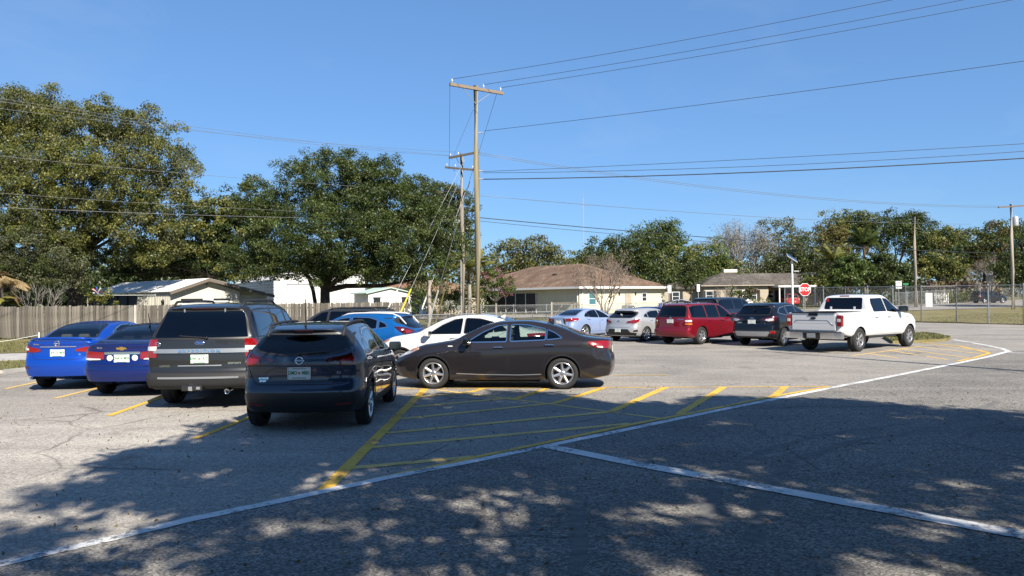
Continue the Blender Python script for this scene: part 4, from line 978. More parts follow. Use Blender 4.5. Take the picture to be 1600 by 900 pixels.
# ---- the big oaks on the left, behind the wooden fence
def px_base(px, Y): return (A(px, 480, Y).x, Y)
tree('oak_tree', 'huge olive leaved oak with a thick trunk, tallest tree at the left', 'tree', px_base(118, 51),
     [bl(*b) for b in ((60, 185, 52, 70, 42), (0, 195, 52, 80, 55), (140, 205, 51, 65, 45), (205, 200, 51, 42, 38), (255, 250, 51, 44, 45), (268, 300, 51, 40, 38), (150, 280, 49, 95, 55), (45, 280, 49, 95, 65), (205, 345, 50, 75, 45), (-70, 260, 52, 90, 90), (100, 350, 49, 85, 45), (235, 395, 51, 45, 28))],
     2800, 86, 0.62, 0.14, [L_OLIVE, L_GREY, L_GREEN], 11, trunk=(0.46, 5.0), mix=[0.66, 0.22, 0.12], nlimb=26, limb_r=0.16, flat=0.8)
tree('oak_tree', 'grey green oak with low boughs, in front of the huge olive one at far left', 'tree', px_base(-20, 47),
     [bl(*b) for b in ((20, 375, 47, 70, 42), (75, 405, 47, 55, 38), (-50, 370, 47, 80, 70), (40, 425, 47, 55, 25), (105, 430, 47, 28, 22))],
     900, 84, 0.5, 0.115, [L_GREY, L_GREEN], 12, trunk=(0.3, 2.6), mix=[0.75, 0.25], nlimb=20)
tree('oak_tree', 'shaded oak filling the gap between the two largest oaks', 'tree', px_base(335, 62),
     [bl(*b) for b in ((330, 345, 62, 50, 42), (300, 380, 61, 55, 40), (370, 370, 62, 45, 45), (270, 405, 62, 55, 32), (350, 415, 62, 60, 28), (210, 410, 62, 60, 30), (385, 330, 62, 35, 35))],
     950, 56, 0.62, 0.22, [L_OLIVE, L_DEEP], 13, trunk=(0.35, 4), mix=[0.45, 0.55], nlimb=18)
ob = px_base(508, 50)
tree('oak_tree', 'round dense green oak with a forked dark trunk, centre left', 'tree', ob,
     [bl(*b) for b in ((445, 315, 49, 62, 50), (540, 290, 49, 75, 48), (520, 262, 50, 62, 28), (590, 275, 50, 45, 28), (620, 325, 49, 68, 50), (420, 350, 49, 48, 48), (525, 360, 47, 110, 52), (655, 365, 49, 62, 48), (590, 385, 47, 90, 42), (450, 395, 48, 72, 30), (395, 405, 49, 42, 26), (640, 412, 49, 75, 28), (560, 415, 49, 95, 24), (440, 412, 49, 60, 26), (515, 428, 47.5, 60, 14), (600, 428, 48, 55, 13), (425, 424, 48, 45, 14), (705, 385, 50, 26, 32), (570, 330, 52, 100, 60))],
     2600, 86, 0.55, 0.128, [L_GREEN, L_DEEP, L_FRESH], 14, trunk=(0.36, 3.1), mix=[0.47, 0.45, 0.08], nlimb=5, limb_r=0.10, under=0.6)
# its long horizontal bough
mb = MB(); 
for tgt, r in ((A(645, 438, 49), 0.16), (A(468, 420, 49), 0.13), (A(575, 408, 48), 0.17), (A(530, 395, 49), 0.2)):
    t = tgt - Vector((ob[0], ob[1], 0)); o0 = Vector((0, 0, 2.6)); mb.path([o0, o0.lerp(t, .25) + Vector((0, 0, 0.12)), o0.lerp(t, .65) + Vector((0, 0, -0.14)), t], [r * 1.3, r, r * 0.8, r * 0.4], 8)
mb.path([(-0.55, 0.2, -0.1), (-0.62, 0.15, 1.4), (-0.80, 0.1, 2.6), (-1.4, 0, 4.4)], [0.15, 0.13, 0.12, 0.06], 8)
for o in bpy.data.objects:
    if o.name.startswith('oak_tree') and abs(o.location.x - ob[0]) < 0.01: mb.obj('bough', M['bark'], o)
tree('oak_tree', 'looser grey green tree just behind the two middle utility poles', 'tree', px_base(690, 74),
     [bl(*b) for b in ((690, 315, 74, 34, 32), (655, 300, 74, 24, 20), (700, 360, 74, 40, 40), (720, 330, 74, 20, 28), (715, 410, 74, 32, 34), (665, 340, 74, 30, 30))],
     620, 52, 0.6, 0.2, [L_GREY, L_GREEN], 15, trunk=(0.25, 4), mix=[0.5, 0.5], nlimb=14)

# dense shade plants behind the fence
def thicket(name, pts_px, Y, n, per, crad, ls, mats, seed, z0, z1, label, cat, mix=None):
    rng = np.random.default_rng(seed); C = []
    for _ in range(n):
        px = rng.uniform(*pts_px); y = Y + rng.uniform(-4, 4); a = A(px, 470, y); C.append((a.x, y, terr(a.x, y) + rng.uniform(z0, z1)))
    C = np.array(C); put(name, leaf_mesh(name, C, rng.uniform(0.7, 1.3, n) * crad, per, ls, mats, rng, mix=mix), kind='stuff', label=label, category=cat)
thicket('undergrowth', (-160, 352), 72, 700, 50, 1.0, 0.34, [L_DEEP], 21, 0.2, 6.5, 'dark undergrowth in the shade of the oaks behind the cream garage', 'undergrowth')
thicket('undergrowth', (-120, 110), 49.5, 120, 30, 0.6, 0.17, [L_DEEP, L_TWIG], 22, 0.2, 2.0, 'dark brush behind the left end of the wooden fence', 'undergrowth', [0.6, 0.4])
thicket('undergrowth', (640, 760), 70, 90, 34, 0.8, 0.25, [L_GREEN, L_DEEP], 23, 0.3, 3.6, 'green brush beyond the stub pole and the second pole', 'undergrowth', [0.6, 0.4])
thicket('far_wood', (-400, 2000), 190, 1500, 30, 3.0, 1.25, [L_OLIVE, L_GREEN, L_GREY], 24, 0.5, 9.5, 'distant belt of woodland along the horizon', 'woodland', [0.4, 0.35, 0.25])

# ---- trees beyond the houses
TG = None
def far_tree(label, px, Y, lumps, n, mats, seed, mix=None, ls=0.36, crad=1.0, per=26, trunk=(0.3, 5), bark=None, name='tree'):
    tree(name, label, 'tree', px_base(px, Y), [bl(a, b, Y, c, d) for a, b, c, d in lumps], int(n * 1.5), int(per * 1.35), crad * 1.1, ls * 0.95, mats, seed, trunk=trunk, mix=mix, nlimb=10, bark=bark)
far_tree('broad domed grey olive tree left of the yellow house roof', 815, 112, ((790, 410, 40, 28), (825, 395, 42, 22), (855, 410, 32, 28), (800, 435, 50, 22), (870, 430, 30, 22)), 300, [L_GREY, L_OLIVE], 31, [0.6, 0.4])
far_tree('low olive tree between the domed tree and the mast', 905, 122, ((895, 418, 30, 18), (925, 410, 25, 20), (905, 438, 40, 18)), 150, [L_OLIVE, L_GREEN], 32, [0.5, 0.5])
far_tree('wide dark oak behind the bare tree by the yellow house', 965, 108, ((950, 400, 38, 25), (985, 388, 35, 18), (1000, 410, 40, 32), (940, 425, 40, 22), (1020, 435, 45, 25)), 320, [L_GREEN, L_DEEP], 33, [0.6, 0.4])
far_tree('taller rounded bright green tree right of the mast', 1032, 116, ((1015, 372, 20, 20), (1040, 362, 22, 16), (1050, 382, 20, 18), (1028, 395, 28, 16)), 230, [L_FRESH, L_GREEN], 34, [0.6, 0.4], ls=0.32)
far_tree('light green leafy tree behind the gap between the two right houses', 1085, 112, ((1070, 415, 32, 25), (1105, 410, 32, 28), (1090, 438, 40, 20), (1130, 430, 30, 25)), 260, [L_FRESH, L_OLIVE], 35, [0.6, 0.4])
far_tree('small dark tree standing in front of the grey ranch house', 1080, 84, ((1080, 432, 17, 16), (1084, 415, 10, 10), (1072, 442, 12, 9)), 120, [L_DEEP, L_GREEN], 36, [0.5, 0.5], ls=0.2, crad=0.5, trunk=(0.09, 2))
far_tree('pale thinly leaved tree with grey limbs above the ranch house roof', 1215, 128, ((1200, 365, 20, 22), (1225, 358, 22, 20), (1245, 375, 22, 22), (1215, 390, 34, 22), (1180, 400, 30, 22)), 150, [L_GREY, L_YELLOW], 37, [0.75, 0.25], per=18, bark=M['bark_grey'], trunk=(0.25, 6))
far_tree('dull green tree behind the ranch house carport', 1250, 122, ((1250, 405, 40, 30), (1220, 420, 35, 18), (1285, 415, 32, 28)), 260, [L_GREY, L_GREEN], 38, [0.55, 0.45])
far_tree('rust tinged tree at the left end of the tall wood', 1300, 132, ((1292, 375, 20, 18), (1305, 390, 20, 20), (1300, 360, 14, 12)), 140, [L_RUST, L_OLIVE], 39, [0.5, 0.5])
far_tree('tallest dark oak of the right wood, above the palm', 1325, 138, ((1318, 350, 24, 18), (1345, 352, 24, 16), (1330, 372, 38, 22)), 260, [L_OLIVE, L_GREEN], 40, [0.5, 0.5])
far_tree('dark oak of the right wood behind the plain pole', 1400, 136, ((1380, 355, 28, 18), (1420, 352, 30, 18), (1400, 378, 45, 26), (1445, 372, 24, 22)), 360, [L_DEEP, L_GREEN], 41, [0.5, 0.5])
far_tree('broad green tree sloping down to the right of the plain pole', 1475, 134, ((1465, 382, 32, 24), (1495, 378, 26, 22), (1480, 405, 42, 24)), 300, [L_GREEN, L_OLIVE], 42, [0.5, 0.5])
far_tree('rusty green tree left of the transformer pole', 1540, 118, ((1525, 388, 25, 18), (1560, 372, 28, 20), (1545, 405, 40, 24), (1580, 365, 18, 14)), 300, [L_RUST, L_GREEN], 43, [0.35, 0.65])
far_tree('nearer dark green tree cut by the right edge of the photo', 1610, 88, ((1600, 405, 34, 30), (1580, 425, 26, 20), (1620, 430, 40, 30), (1640, 380, 40, 30)), 360, [L_DEEP, L_GREEN], 44, [0.6, 0.4], ls=0.24, crad=0.7, per=34)
for k, (lab, px, lumps, mt) in enumerate((('broad leaved shrub below the left palm', 1330, ((1330, 422, 24, 22), (1318, 438, 20, 12)), [L_FRESH, L_GREEN]), ('glossy dark shrub below the right palm', 1375, ((1372, 420, 26, 22), (1385, 440, 24, 14)), [L_DEEP, L_GREEN]),
                                      ('deep green bush left of the plain pole', 1408, ((1400, 432, 22, 16), (1415, 445, 16, 10)), [L_DEEP, L_GREEN]), ('green bush beside the carport end', 1280, ((1275, 445, 26, 14), (1300, 448, 20, 12)), [L_OLIVE, L_GREEN]),
                                      ('feathery olive bamboo clump right of the plain pole', 1470, ((1470, 415, 28, 18), (1450, 425, 18, 16), (1492, 420, 18, 16)), [L_OLIVE, L_GREEN]))):
    far_tree(lab, px, 96 + 3 * k, lumps, 150, mt, 50 + k, [0.6, 0.4], ls=0.34, crad=0.6, per=28, trunk=(0.08, 1.5), name='shrub')
for k, (lab, px, a, b) in enumerate((('row of brown leafless shrubs by the far street', 1490, 1440, 1560),)):
    thicket('dry_brush', (a, b), 116, 110, 40, 0.9, 0.5, [L_TWIG, L_RUST], 60 + k, 0.2, 2.6, lab, 'brush', [0.7, 0.3])
thicket('hedge', (1240, 1520), 108, 160, 30, 0.8, 0.30, [L_GREEN, L_OLIVE], 63, 0.1, 1.6, 'low green hedge along the far side of the street', 'hedge', [0.6, 0.4])
thicket('hedge', (1125, 1200), 99, 26, 34, 0.5, 0.20, [L_FRESH, L_YELLOW], 64, 0.1, 1.1, 'low planting along the front of the grey ranch house', 'plants', [0.7, 0.3])

# ---- bare trees
def bare(label, base, h, spread, seed, bark, r0=0.10, levels=4, stems=5, name='bare_tree', twig=None):
    rng = np.random.default_rng(seed); bx, by = base; o = empty(name, (bx, by, terr(bx, by)), 0, label, 'tree'); mb = MB()
    tips = []
    def grow(p, d, ln, r, lev):
        q = p + d * ln; m = (p + q) / 2 + Vector(rng.normal(size=3) * ln * 0.05)
        mb.path([p, m, q], [r, r * 0.85, r * 0.66], 5 if lev < 2 else 4)
        if lev == 0: tips.append(q); return
        for _ in range(3 if lev > 1 else 4):
            a = Vector(rng.normal(size=3)); a = (a - d * a.dot(d)).normalized()
            nd = (d + a * rng.uniform(0.3, 0.62) + Vector((0, 0, 0.12))).normalized(); grow(p.lerp(q, rng.uniform(0.6, 1.0)), nd, ln * rng.uniform(0.58, 0.8), r * 0.55, lev - 1)
    for k in range(stems):
        a = 2 * math.pi * k / stems + rng.uniform(-.4, .4); d = Vector((math.cos(a) * spread, math.sin(a) * spread, 1)).normalized(); grow(Vector((0.06 * math.cos(a), 0.06 * math.sin(a), -0.05)), d, h * 0.36, r0, levels)
    mb.obj('branches', bark, o)
    if twig: T = np.array([tuple(t) for t in tips]); put('twigs', leaf_mesh('twigs', T, 0.35 * h / 5, 5, 0.16 * h / 5, [twig], rng, aspect=0.12), o)
    return o
bare('leafless many stemmed tree in front of the yellow house', px_base(945, 71), 6.6, 0.46, 71, mat('pale_bark', (0.30, 0.24, 0.20), 0.9, noise=(5, 0.3)), 0.075, 4, 6, twig=L_TWIG)
bare('tall grey leafless tree behind the ranch house, left of the pale one', px_base(1150, 126), 15.0, 0.30, 72, M['bark_grey'], 0.2, 4, 5, twig=L_ASH)
bare('second grey leafless tree close right of the tall leafless one', px_base(1176, 127), 13.5, 0.26, 73, M['bark_grey'], 0.17, 4, 4, twig=L_ASH)
bare('brownish leafless shrub against the grey ranch house wall', px_base(1132, 98), 3.6, 0.6, 74, M['bark_grey'], 0.05, 3, 6, 'bare_shrub', L_TWIG)
bare('bare whitish tree in front of the right wood', px_base(1540, 110), 7.5, 0.5, 75, M['bark_grey'], 0.1, 4, 4, twig=L_TWIG)
# spindly twigs by the fence on the left
bare('spindly leafless shrub above the left end of the wooden fence', px_base(62, 46), 4.2, 0.4, 76, M['bark_grey'], 0.035, 3, 6, 'bare_shrub')

# ---- palms
def frond_mesh(ln, droop, wid, m, n=22):
    V, F = [], []; rng = np.random.default_rng(3)
    for k in range(n):
        t = (k + 0.5) / n; x = ln * t * math.cos(droop * t * 0.7); z = ln * (0.45 * t - droop * t * t * 0.55)
        w_ = wid * math.sin(math.pi * min(1, t * 0.9 + 0.1)) ** 0.7
        for s in (-1, 1):
            b = len(V); hx = ln / n * 0.52; tipz = z - w_ * 0.55 - 0.02
            V += [(x - hx, 0, z), (x + hx, 0, z), (x + hx * 1.5 + w_ * 0.35, s * w_, tipz), (x + hx * 0.7 + w_ * 0.35, s * w_, tipz)]; F.append((b, b + 1, b + 2, b + 3))
    return np_mesh('frond', V, F, [m])
def palm(label, base, h, ln, seed, m, trunk_r=0.16, n=17, dead=3):
    rng = np.random.default_rng(seed); o = empty('palm_tree', (*base, terr(*base)), 0, label, 'palm tree')
    MB().path([(0, 0, -0.1), (0.05, 0, h * 0.5), (0, 0, h)], [trunk_r * 1.2, trunk_r, trunk_r * 0.9], 10).obj('trunk', M['bark_grey'], o)
    ms = [frond_mesh(ln, dr, ln * 0.2, m) for dr in (0.5, 1.0, 1.5)]; dm = frond_mesh(ln * 0.9, 2.1, ln * 0.14, L_TAN)
    for k in range(n):
        f = put('frond', ms[k % 3], o); f.location = (0, 0, h); f.rotation_euler = (rng.uniform(-.2, .2), rng.uniform(-0.75, 0.1), 2.4 * k)
    for k in range(dead):
        f = put('dead_frond', dm, o); f.location = (0, 0, h - 0.1); f.rotation_euler = (0, 0.5, 2.1 * k + 0.5)
palm('palm with a pale trunk and arching fronds in front of the right wood', px_base(1352, 108), A(1352, 378, 108).z - 1, 3.5, 81, L_GREEN, 0.24)
palm('smaller drooping palm left of the taller palm', px_base(1305, 104), A(1305, 402, 104).z - 1, 3.2, 82, L_OLIVE, 0.16)
palm('short fan of palm fronds behind the tall grey leafless tree', px_base(1118, 116), 5.5, 3.6, 83, L_FRESH, 0.2)
palm('slim palm beside the middle pole, half hidden in oak leaves', px_base(733, 60), 4.4, 2.2, 84, L_OLIVE, 0.16)
bp = px_base(2, 45); bo_ = empty('banana_plant', (*bp, 0), 0, 'clump of tan dead fronds with a few green leaves at the left edge', 'plant')
rng = np.random.default_rng(9)
def blade(ln, wd, droop, m, n=9):
    V, F = [], []
    for k in range(n + 1):
        t = k / n; x = ln * t * (1 - 0.25 * droop * t); z = ln * (0.55 * t - droop * t * t * 0.8); w_ = wd * math.sin(math.pi * (0.08 + 0.9 * t)) * (1 + 0.25 * math.sin(k * 2.3))
        V += [(x, -w_, z - abs(w_) * 0.5), (x, 0, z), (x, w_, z - abs(w_) * 0.5)]
    for k in range(n): b = k * 3; F += [(b, b + 1, b + 4, b + 3), (b + 1, b + 2, b + 5, b + 4)]
    return np_mesh('leaf', V, F, [m])
tan = [frond_mesh(1.9, dr, 0.34, L_TAN, 16) for dr in (0.9, 1.3, 1.7)]; grn = [blade(1.5, 0.22, dr, L_YELLOW) for dr in (0.5, 0.9)]
MB().path([(0, 0, 0), (0.1, 0, 1.5), (0.0, 0, 3.4)], [0.14, 0.12, 0.07], 8).obj('stem', M['bark_grey'], bo_)
for k in range(22):
    f = put('dead_frond', tan[k % 3], bo_); f.location = (rng.uniform(-.2, .2), rng.uniform(-.2, .2), rng.uniform(2.3, 4.0)); f.rotation_euler = (rng.uniform(-.25, .25), rng.uniform(-0.1, 0.5), 2.4 * k)
for k in range(9):
    f = put('leaf', grn[k % 2], bo_); f.location = (0, 0, rng.uniform(1.6, 2.3)); f.rotation_euler = (0, rng.uniform(-0.2, 0.3), 2.4 * k + 1)

# ---- flowering bush, small shrubs
pb = px_base(775, 60)
tree('flowering_tree', 'small round tree with dusky pink blossom right of the tallest pole', 'tree', pb, [bl(775, 440, 60, 24, 17), bl(762, 430, 60, 12, 10), bl(790, 452, 60, 14, 12), bl(770, 458, 60, 18, 9)], 130, 46, 0.34, 0.13, [L_FRESH, L_PINK, L_OLIVE], 91, trunk=(0.10, 1.6), mix=[0.52, 0.26, 0.22], nlimb=14, bark=M['bark_grey'])
tree('shrub', 'yellow green shrub poking above the fence below the pinwheel', 'shrub', px_base(152, 46.2), [bl(152, 466, 46.2, 16, 12), bl(158, 474, 46.2, 18, 9)], 40, 24, 0.25, 0.14, [L_YELLOW, L_GREEN], 92, trunk=(0.05, 0.9), mix=[0.7, 0.3], nlimb=8)
tree('shrub', 'rounded green shrub between the stub pole and the second pole', 'shrub', px_base(700, 63), [bl(700, 468, 63, 16, 10), bl(712, 462, 63, 12, 9)], 60, 30, 0.35, 0.15, [L_YELLOW, L_GREEN], 93, trunk=(0.05, 0.7), mix=[0.45, 0.55], nlimb=6)
tree('shrub', 'white flowering low shrub by the second pole', 'shrub', px_base(702, 58), [bl(702, 478, 58, 12, 6)], 30, 24, 0.25, 0.10, [L_GREY, leaf_material('white_blossom', (0.4, 0.4, 0.36), (0.6, 0.6, 0.55), (0.75, 0.75, 0.7))], 94, trunk=(0.03, 0.3), mix=[0.4, 0.6], nlimb=5)
tree('shrub', 'bush against the middle windows of the grey ranch house', 'shrub', px_base(1148, 99), [bl(1146, 457, 99, 9, 8), bl(1155, 461, 99, 9, 6)], 40, 26, 0.4, 0.2, [L_FRESH, L_GREEN], 95, trunk=(0.05, 0.5), mix=[0.7, 0.3], nlimb=5)
tree('shrub', 'spiky pale shrub beside the ranch house porch', 'shrub', px_base(1172, 98), [bl(1172, 458, 98, 10, 8)], 40, 26, 0.4, 0.24, [L_GREY, L_TWIG], 96, trunk=(0.05, 0.5), mix=[0.6, 0.4], nlimb=5)

# ---- the oaks behind the camera whose shade falls on the near asphalt
def inpoly(P, x, y):
    c = False; j = len(P) - 1
    for i in range(len(P)):
        if ((P[i][1] > y) != (P[j][1] > y)) and (x < (P[j][0] - P[i][0]) * (y - P[i][1]) / (P[j][1] - P[i][1]) + P[i][0]): c = not c
        j = i
    return c
SH = GL((-260, 1040), (-120, 905), (15, 822), (105, 745), (200, 696), (330, 668), (480, 658), (560, 648), (625, 624), (720, 620), (800, 613), (880, 622), (940, 634), (1010, 632), (1080, 636), (1150, 621), (1250, 626), (1400, 634), (1500, 641), (1620, 651), (1800, 668), (2000, 690)) + [(16, 2), (10, -3), (-6, -3)]
from mathutils import noise as mnoise
rng = np.random.default_rng(101); KX, KY = SUN.x / SUN.z, SUN.y / SUN.z
groups = {0: [], 1: []}; TR = [(3.2, -4.5), (11.5, -5.0)]
tries = 0
while sum(map(len, groups.values())) < 3000 and tries < 90000:
    tries += 1
    sx, sy = rng.uniform(-8, 17), rng.uniform(-2, 16.5)
    jx = Vector((sx * 0.9, sy * 0.9, 5.0)); wob = 0.75 if sy > 9 else 0.3
    if not inpoly(SH, sx + wob * mnoise.noise(jx), sy + wob * mnoise.noise(jx + Vector((7, 3, 1))) - 0.15): continue
    v = mnoise.noise(Vector((sx * 1.55 + sy * 0.2, sy * 1.15 - sx * 0.15, 9.1)))
    near = smooth(10.5, 6.5, sy) if sy < 10.5 else 0.0
    near = min(1, max(0, (10.0 - sy) / 3.0))
    if v > 0.42 - 0.45 * near: continue
    if mnoise.noise(Vector((sx * 1.9, sy * 1.5, 21.0))) > 0.30: continue
    z = rng.uniform(5.5, 12.5); X, Y = sx + KX * z, sy + KY * z
    if Y > -1 and z < 2.9 + 0.45 * max(Y, 0) + 0.15 * abs(X) * 0: continue
    g = 0 if X < 7.6 + rng.normal() else 1; groups[g].append((X, Y, z))
# clumps added to block sky light; their cast shadows fall out of sight
while sum(map(len, groups.values())) < 4200:
    X, Y, z = rng.uniform(-9, 22), rng.uniform(-14, 0.5), rng.uniform(5.0, 13.5)
    if Y + 1.11 * z > 3.2: continue
    groups[0 if X < 7.6 + rng.normal() else 1].append((X, Y, z))
for g, lab in ((0, 'oak behind the viewpoint shading the near asphalt, left one'), (1, 'oak behind the viewpoint shading the near asphalt, right one')):
    C = np.array(groups[g]); bx, by = TR[g]; o = empty('oak_tree', (bx, by, 0), 0, lab, 'tree'); C = C - np.array([bx, by, 0])
    put('crown', leaf_mesh('crown', C, rng.uniform(0.75, 1.25, len(C)) * 0.48, 38, 0.245, [L_SHADE], rng), o)
    mb = MB(); mb.path([(0, 0, -0.2), (0, 0, 0.4), (0.1, 0, 2.5), (0, 0.1, 4.6)], [0.6, 0.42, 0.36, 0.30], 12)
    limbs(mb, None, 0.055, [C[i] for i in rng.choice(len(C), 22, replace=False)], rng, (0, 0.1, 4.4)); mb.obj('trunk', M['bark'], o)
# fallen leaves on the asphalt
rng = np.random.default_rng(5); k = 1500
C = np.c_[rng.uniform(-9, 14, k), rng.uniform(4.5, 17, k), np.full(k, 0.012)]
put('fallen_leaves', leaf_mesh('fallen_leaves', C, 0.004, 1, 0.035, [L_RUST], rng, flat=0.1), kind='stuff', label='scattered dry leaves on the asphalt', category='leaves')
# ================================================================== VEHICLES
def pchip(X, Y, q):
    X, Y, q = np.asarray(X, float), np.asarray(Y, float), np.asarray(q, float)
    h = np.diff(X); h = np.where(h < 1e-9, 1e-9, h); dl = np.diff(Y) / h; n = len(X)
    if n == 2: return Y[0] + dl[0] * (np.clip(q, X[0], X[1]) - X[0])
    m = np.zeros(n)
    for i in range(1, n - 1):
        if dl[i - 1] * dl[i] > 0:
            w1, w2 = 2 * h[i] + h[i - 1], h[i] + 2 * h[i - 1]; m[i] = (w1 + w2) / (w1 / dl[i - 1] + w2 / dl[i])
    m[0], m[-1] = dl[0], dl[-1]
    q = np.clip(q, X[0], X[-1]); k = np.clip(np.searchsorted(X, q) - 1, 0, n - 2); t = (q - X[k]) / h[k]
    return ((1 + 2 * t) * (1 - t) ** 2 * Y[k] + t * (1 - t) ** 2 * h[k] * m[k] + t * t * (3 - 2 * t) * Y[k + 1] + t * t * (t - 1) * h[k] * m[k + 1])
def prof(L, q): a = np.array(sorted(L)); return pchip(a[:, 0], a[:, 1], q)

def in_poly(P, x, y):
    P = np.asarray(P); c = np.zeros(len(x), bool); j = len(P) - 1
    for i in range(len(P)):
        with np.errstate(divide='ignore', invalid='ignore'):
            t = ((P[i, 1] > y) != (P[j, 1] > y)) & (x < (P[j, 0] - P[i, 0]) * (y - P[i, 1]) / (P[j, 1] - P[i, 1] + 1e-15) + P[i, 0])
        c ^= t; j = i
    return c

def rounded(P, r=0.05, n=3):
    """outline with its corners eased"""
    out = []; N = len(P)
    for i in range(N):
        p, a, b = Vector(P[i]), Vector(P[i - 1]), Vector(P[(i + 1) % N]); da, db = a - p, b - p
        k = min(r, da.length * 0.45, db.length * 0.45); s, e = p + da.normalized() * k, p + db.normalized() * k
        for j in range(n + 1): t = j / n; out.append(tuple(s * (1 - t) ** 2 + p * 2 * t * (1 - t) + e * t * t))
    return out

SEG = [2, 2, 2, 3, 3, 3, 3, 4, 5, 3, 3, 4]
def hull(S):
    L, zbl = S['L'], S['bot']; nx = S.get('nx', 110); hl = L / 2
    base = np.linspace(-hl, hl, nx)
    xs = np.unique(np.concatenate([base, -hl + np.array([0.015, 0.035, 0.06]), hl - np.array([0.015, 0.035, 0.06]), np.array(S.get('xs', []))]))
    zt = prof(S['top'], xs); zm = prof(S['belt'], xs); hw = prof(S['wid'], xs); we = prof(S['roofw'], xs); zb = prof(zbl, xs)
    de = np.clip((zt - zm) * 0.16, 0.02, 0.075); zm = np.minimum(zm, zt - de - 0.035); we = np.minimum(we, hw * 0.95)
    rings = []
    for i in range(len(xs)):
        w_, b, m, t, e, d = hw[i], zb[i], zm[i], zt[i], we[i], de[i]; h = m - b; yb = w_ * S.get('beltw', 0.955)
        c = [(0, b), (.78 * w_, b), (.92 * w_, b + .012), (.962 * w_, b + .09 * min(1, h / .5)), (.99 * w_, b + .33 * h), (w_, b + .62 * h), (.992 * w_, b + .86 * h), (yb, m),
             ((yb + e) / 2 + .012, (m + t - d) / 2 + .008), (e, t - d), (e * .92, t - d * .42), (e * .58, t - d * .10), (0, t)]
        c = np.array(c); s = np.r_[0, np.cumsum(np.hypot(*np.diff(c, axis=0).T))]
        q = np.concatenate([np.linspace(s[k], s[k + 1], n, endpoint=False) for k, n in enumerate(SEG)] + [[s[-1]]])
        rings.append(np.c_[pchip(s, c[:, 0], q), pchip(s, c[:, 1], q)])
    Rg = np.array(rings); J = Rg.shape[1]; N = len(xs)
    hwm = max(hw); bR, bF = S['bulge']; DR, DF = S.get('ramp', (0.8, 0.8))
    def place(x, y, z):
        sr = np.clip((-hl + DR - x) / DR, 0, 1); sf = np.clip((x - hl + DF) / DF, 0, 1); sr = sr * sr * (3 - 2 * sr); sf = sf * sf * (3 - 2 * sf)
        u = np.clip(np.abs(y) / hwm, 0, 1) ** 2.6
        return x + sr * (prof(S['rear'], z) + bR * u) - sf * (prof(S['front'], z) + bF * u)
    V, idx = [], {}
    n = 2 * J - 2; arr = np.zeros((N, n, 3))
    for i in range(N):
        y = np.r_[Rg[i, :, 0], -Rg[i, -2:0:-1, 0]]; z = np.r_[Rg[i, :, 1], Rg[i, -2:0:-1, 1]]
        arr[i] = np.c_[place(np.full(n, xs[i]), y, z), y, z]
    V = list(map(tuple, arr.reshape(-1, 3))); F = []
    for i in range(N - 1):
        a = i * n
        for k in range(n): F.append((a + k, a + (k + 1) % n, a + n + (k + 1) % n, a + n + k))
    MC = S.get('mc', 18)
    for end, i in ((0, 0), (1, N - 1)):
        rows = []
        for j in range(J):
            lft = i * n + j; rgt = i * n + (n - j if 0 < j < J - 1 else j)
            if j in (0, J - 1): rows.append([lft]); continue
            y, z = Rg[i, j]; row = [lft]
            for k in range(1, MC):
                yy = y * (1 - 2 * k / MC); xx = float(place(np.array([xs[i]]), np.array([yy]), np.array([z]))[0]); row.append(len(V)); V.append((xx, yy, z))
            rows.append(row + [rgt])
        for a, b in zip(rows, rows[1:]):
            if len(a) == 1 and len(b) > 1:
                for k in range(MC): F.append((a[0], b[k + 1], b[k]))
            elif len(b) == 1 and len(a) > 1:
                for k in range(MC): F.append((a[k], a[k + 1], b[0]))
            else:
                for k in range(MC): F.append((a[k], a[k + 1], b[k + 1], b[k]))
    bm = bmesh.new(); vs = [bm.verts.new(v) for v in V]
    for f in F:
        try: bm.faces.new([vs[i] for i in f])
        except ValueError: pass
    bmesh.ops.recalc_face_normals(bm, faces=bm.faces)
    return bm

AX = {'S': (0, 2), 'R': (1, 2), 'F': (1, 2), 'T': (0, 1)}
def cut(bm, poly, mode, cond):
    a, b = AX[mode]; P = np.array(poly); lo, hi = P.min(0) - .2, P.max(0) + .2
    cand = set()
    for f in bm.faces:
        c = f.calc_center_median()
        if lo[0] < c[a] < hi[0] and lo[1] < c[b] < hi[1] and cond(c): cand.add(f)
    for i in range(len(P)):
        p, q = P[i - 1], P[i]; d = q - p
        if np.hypot(*d) < 1e-6: continue
        l2, h2 = np.minimum(p, q) - .004, np.maximum(p, q) + .004; sel = []
        for f in cand:
            va = [v.co[a] for v in f.verts]; vb = [v.co[b] for v in f.verts]
            if max(va) >= l2[0] and min(va) <= h2[0] and max(vb) >= l2[1] and min(vb) <= h2[1]: sel.append(f)
        if not sel: continue
        co, no = [0, 0, 0], [0, 0, 0]; co[a], co[b] = p; no[a], no[b] = -d[1], d[0]
        ge = set(sel)
        for f in sel: ge.update(f.verts); ge.update(f.edges)
        cand.difference_update(sel)
        r = bmesh.ops.bisect_plane(bm, geom=list(ge), plane_co=co, plane_no=no, dist=1e-4)
        cand.update(g for g in r['geom'] if isinstance(g, bmesh.types.BMFace))

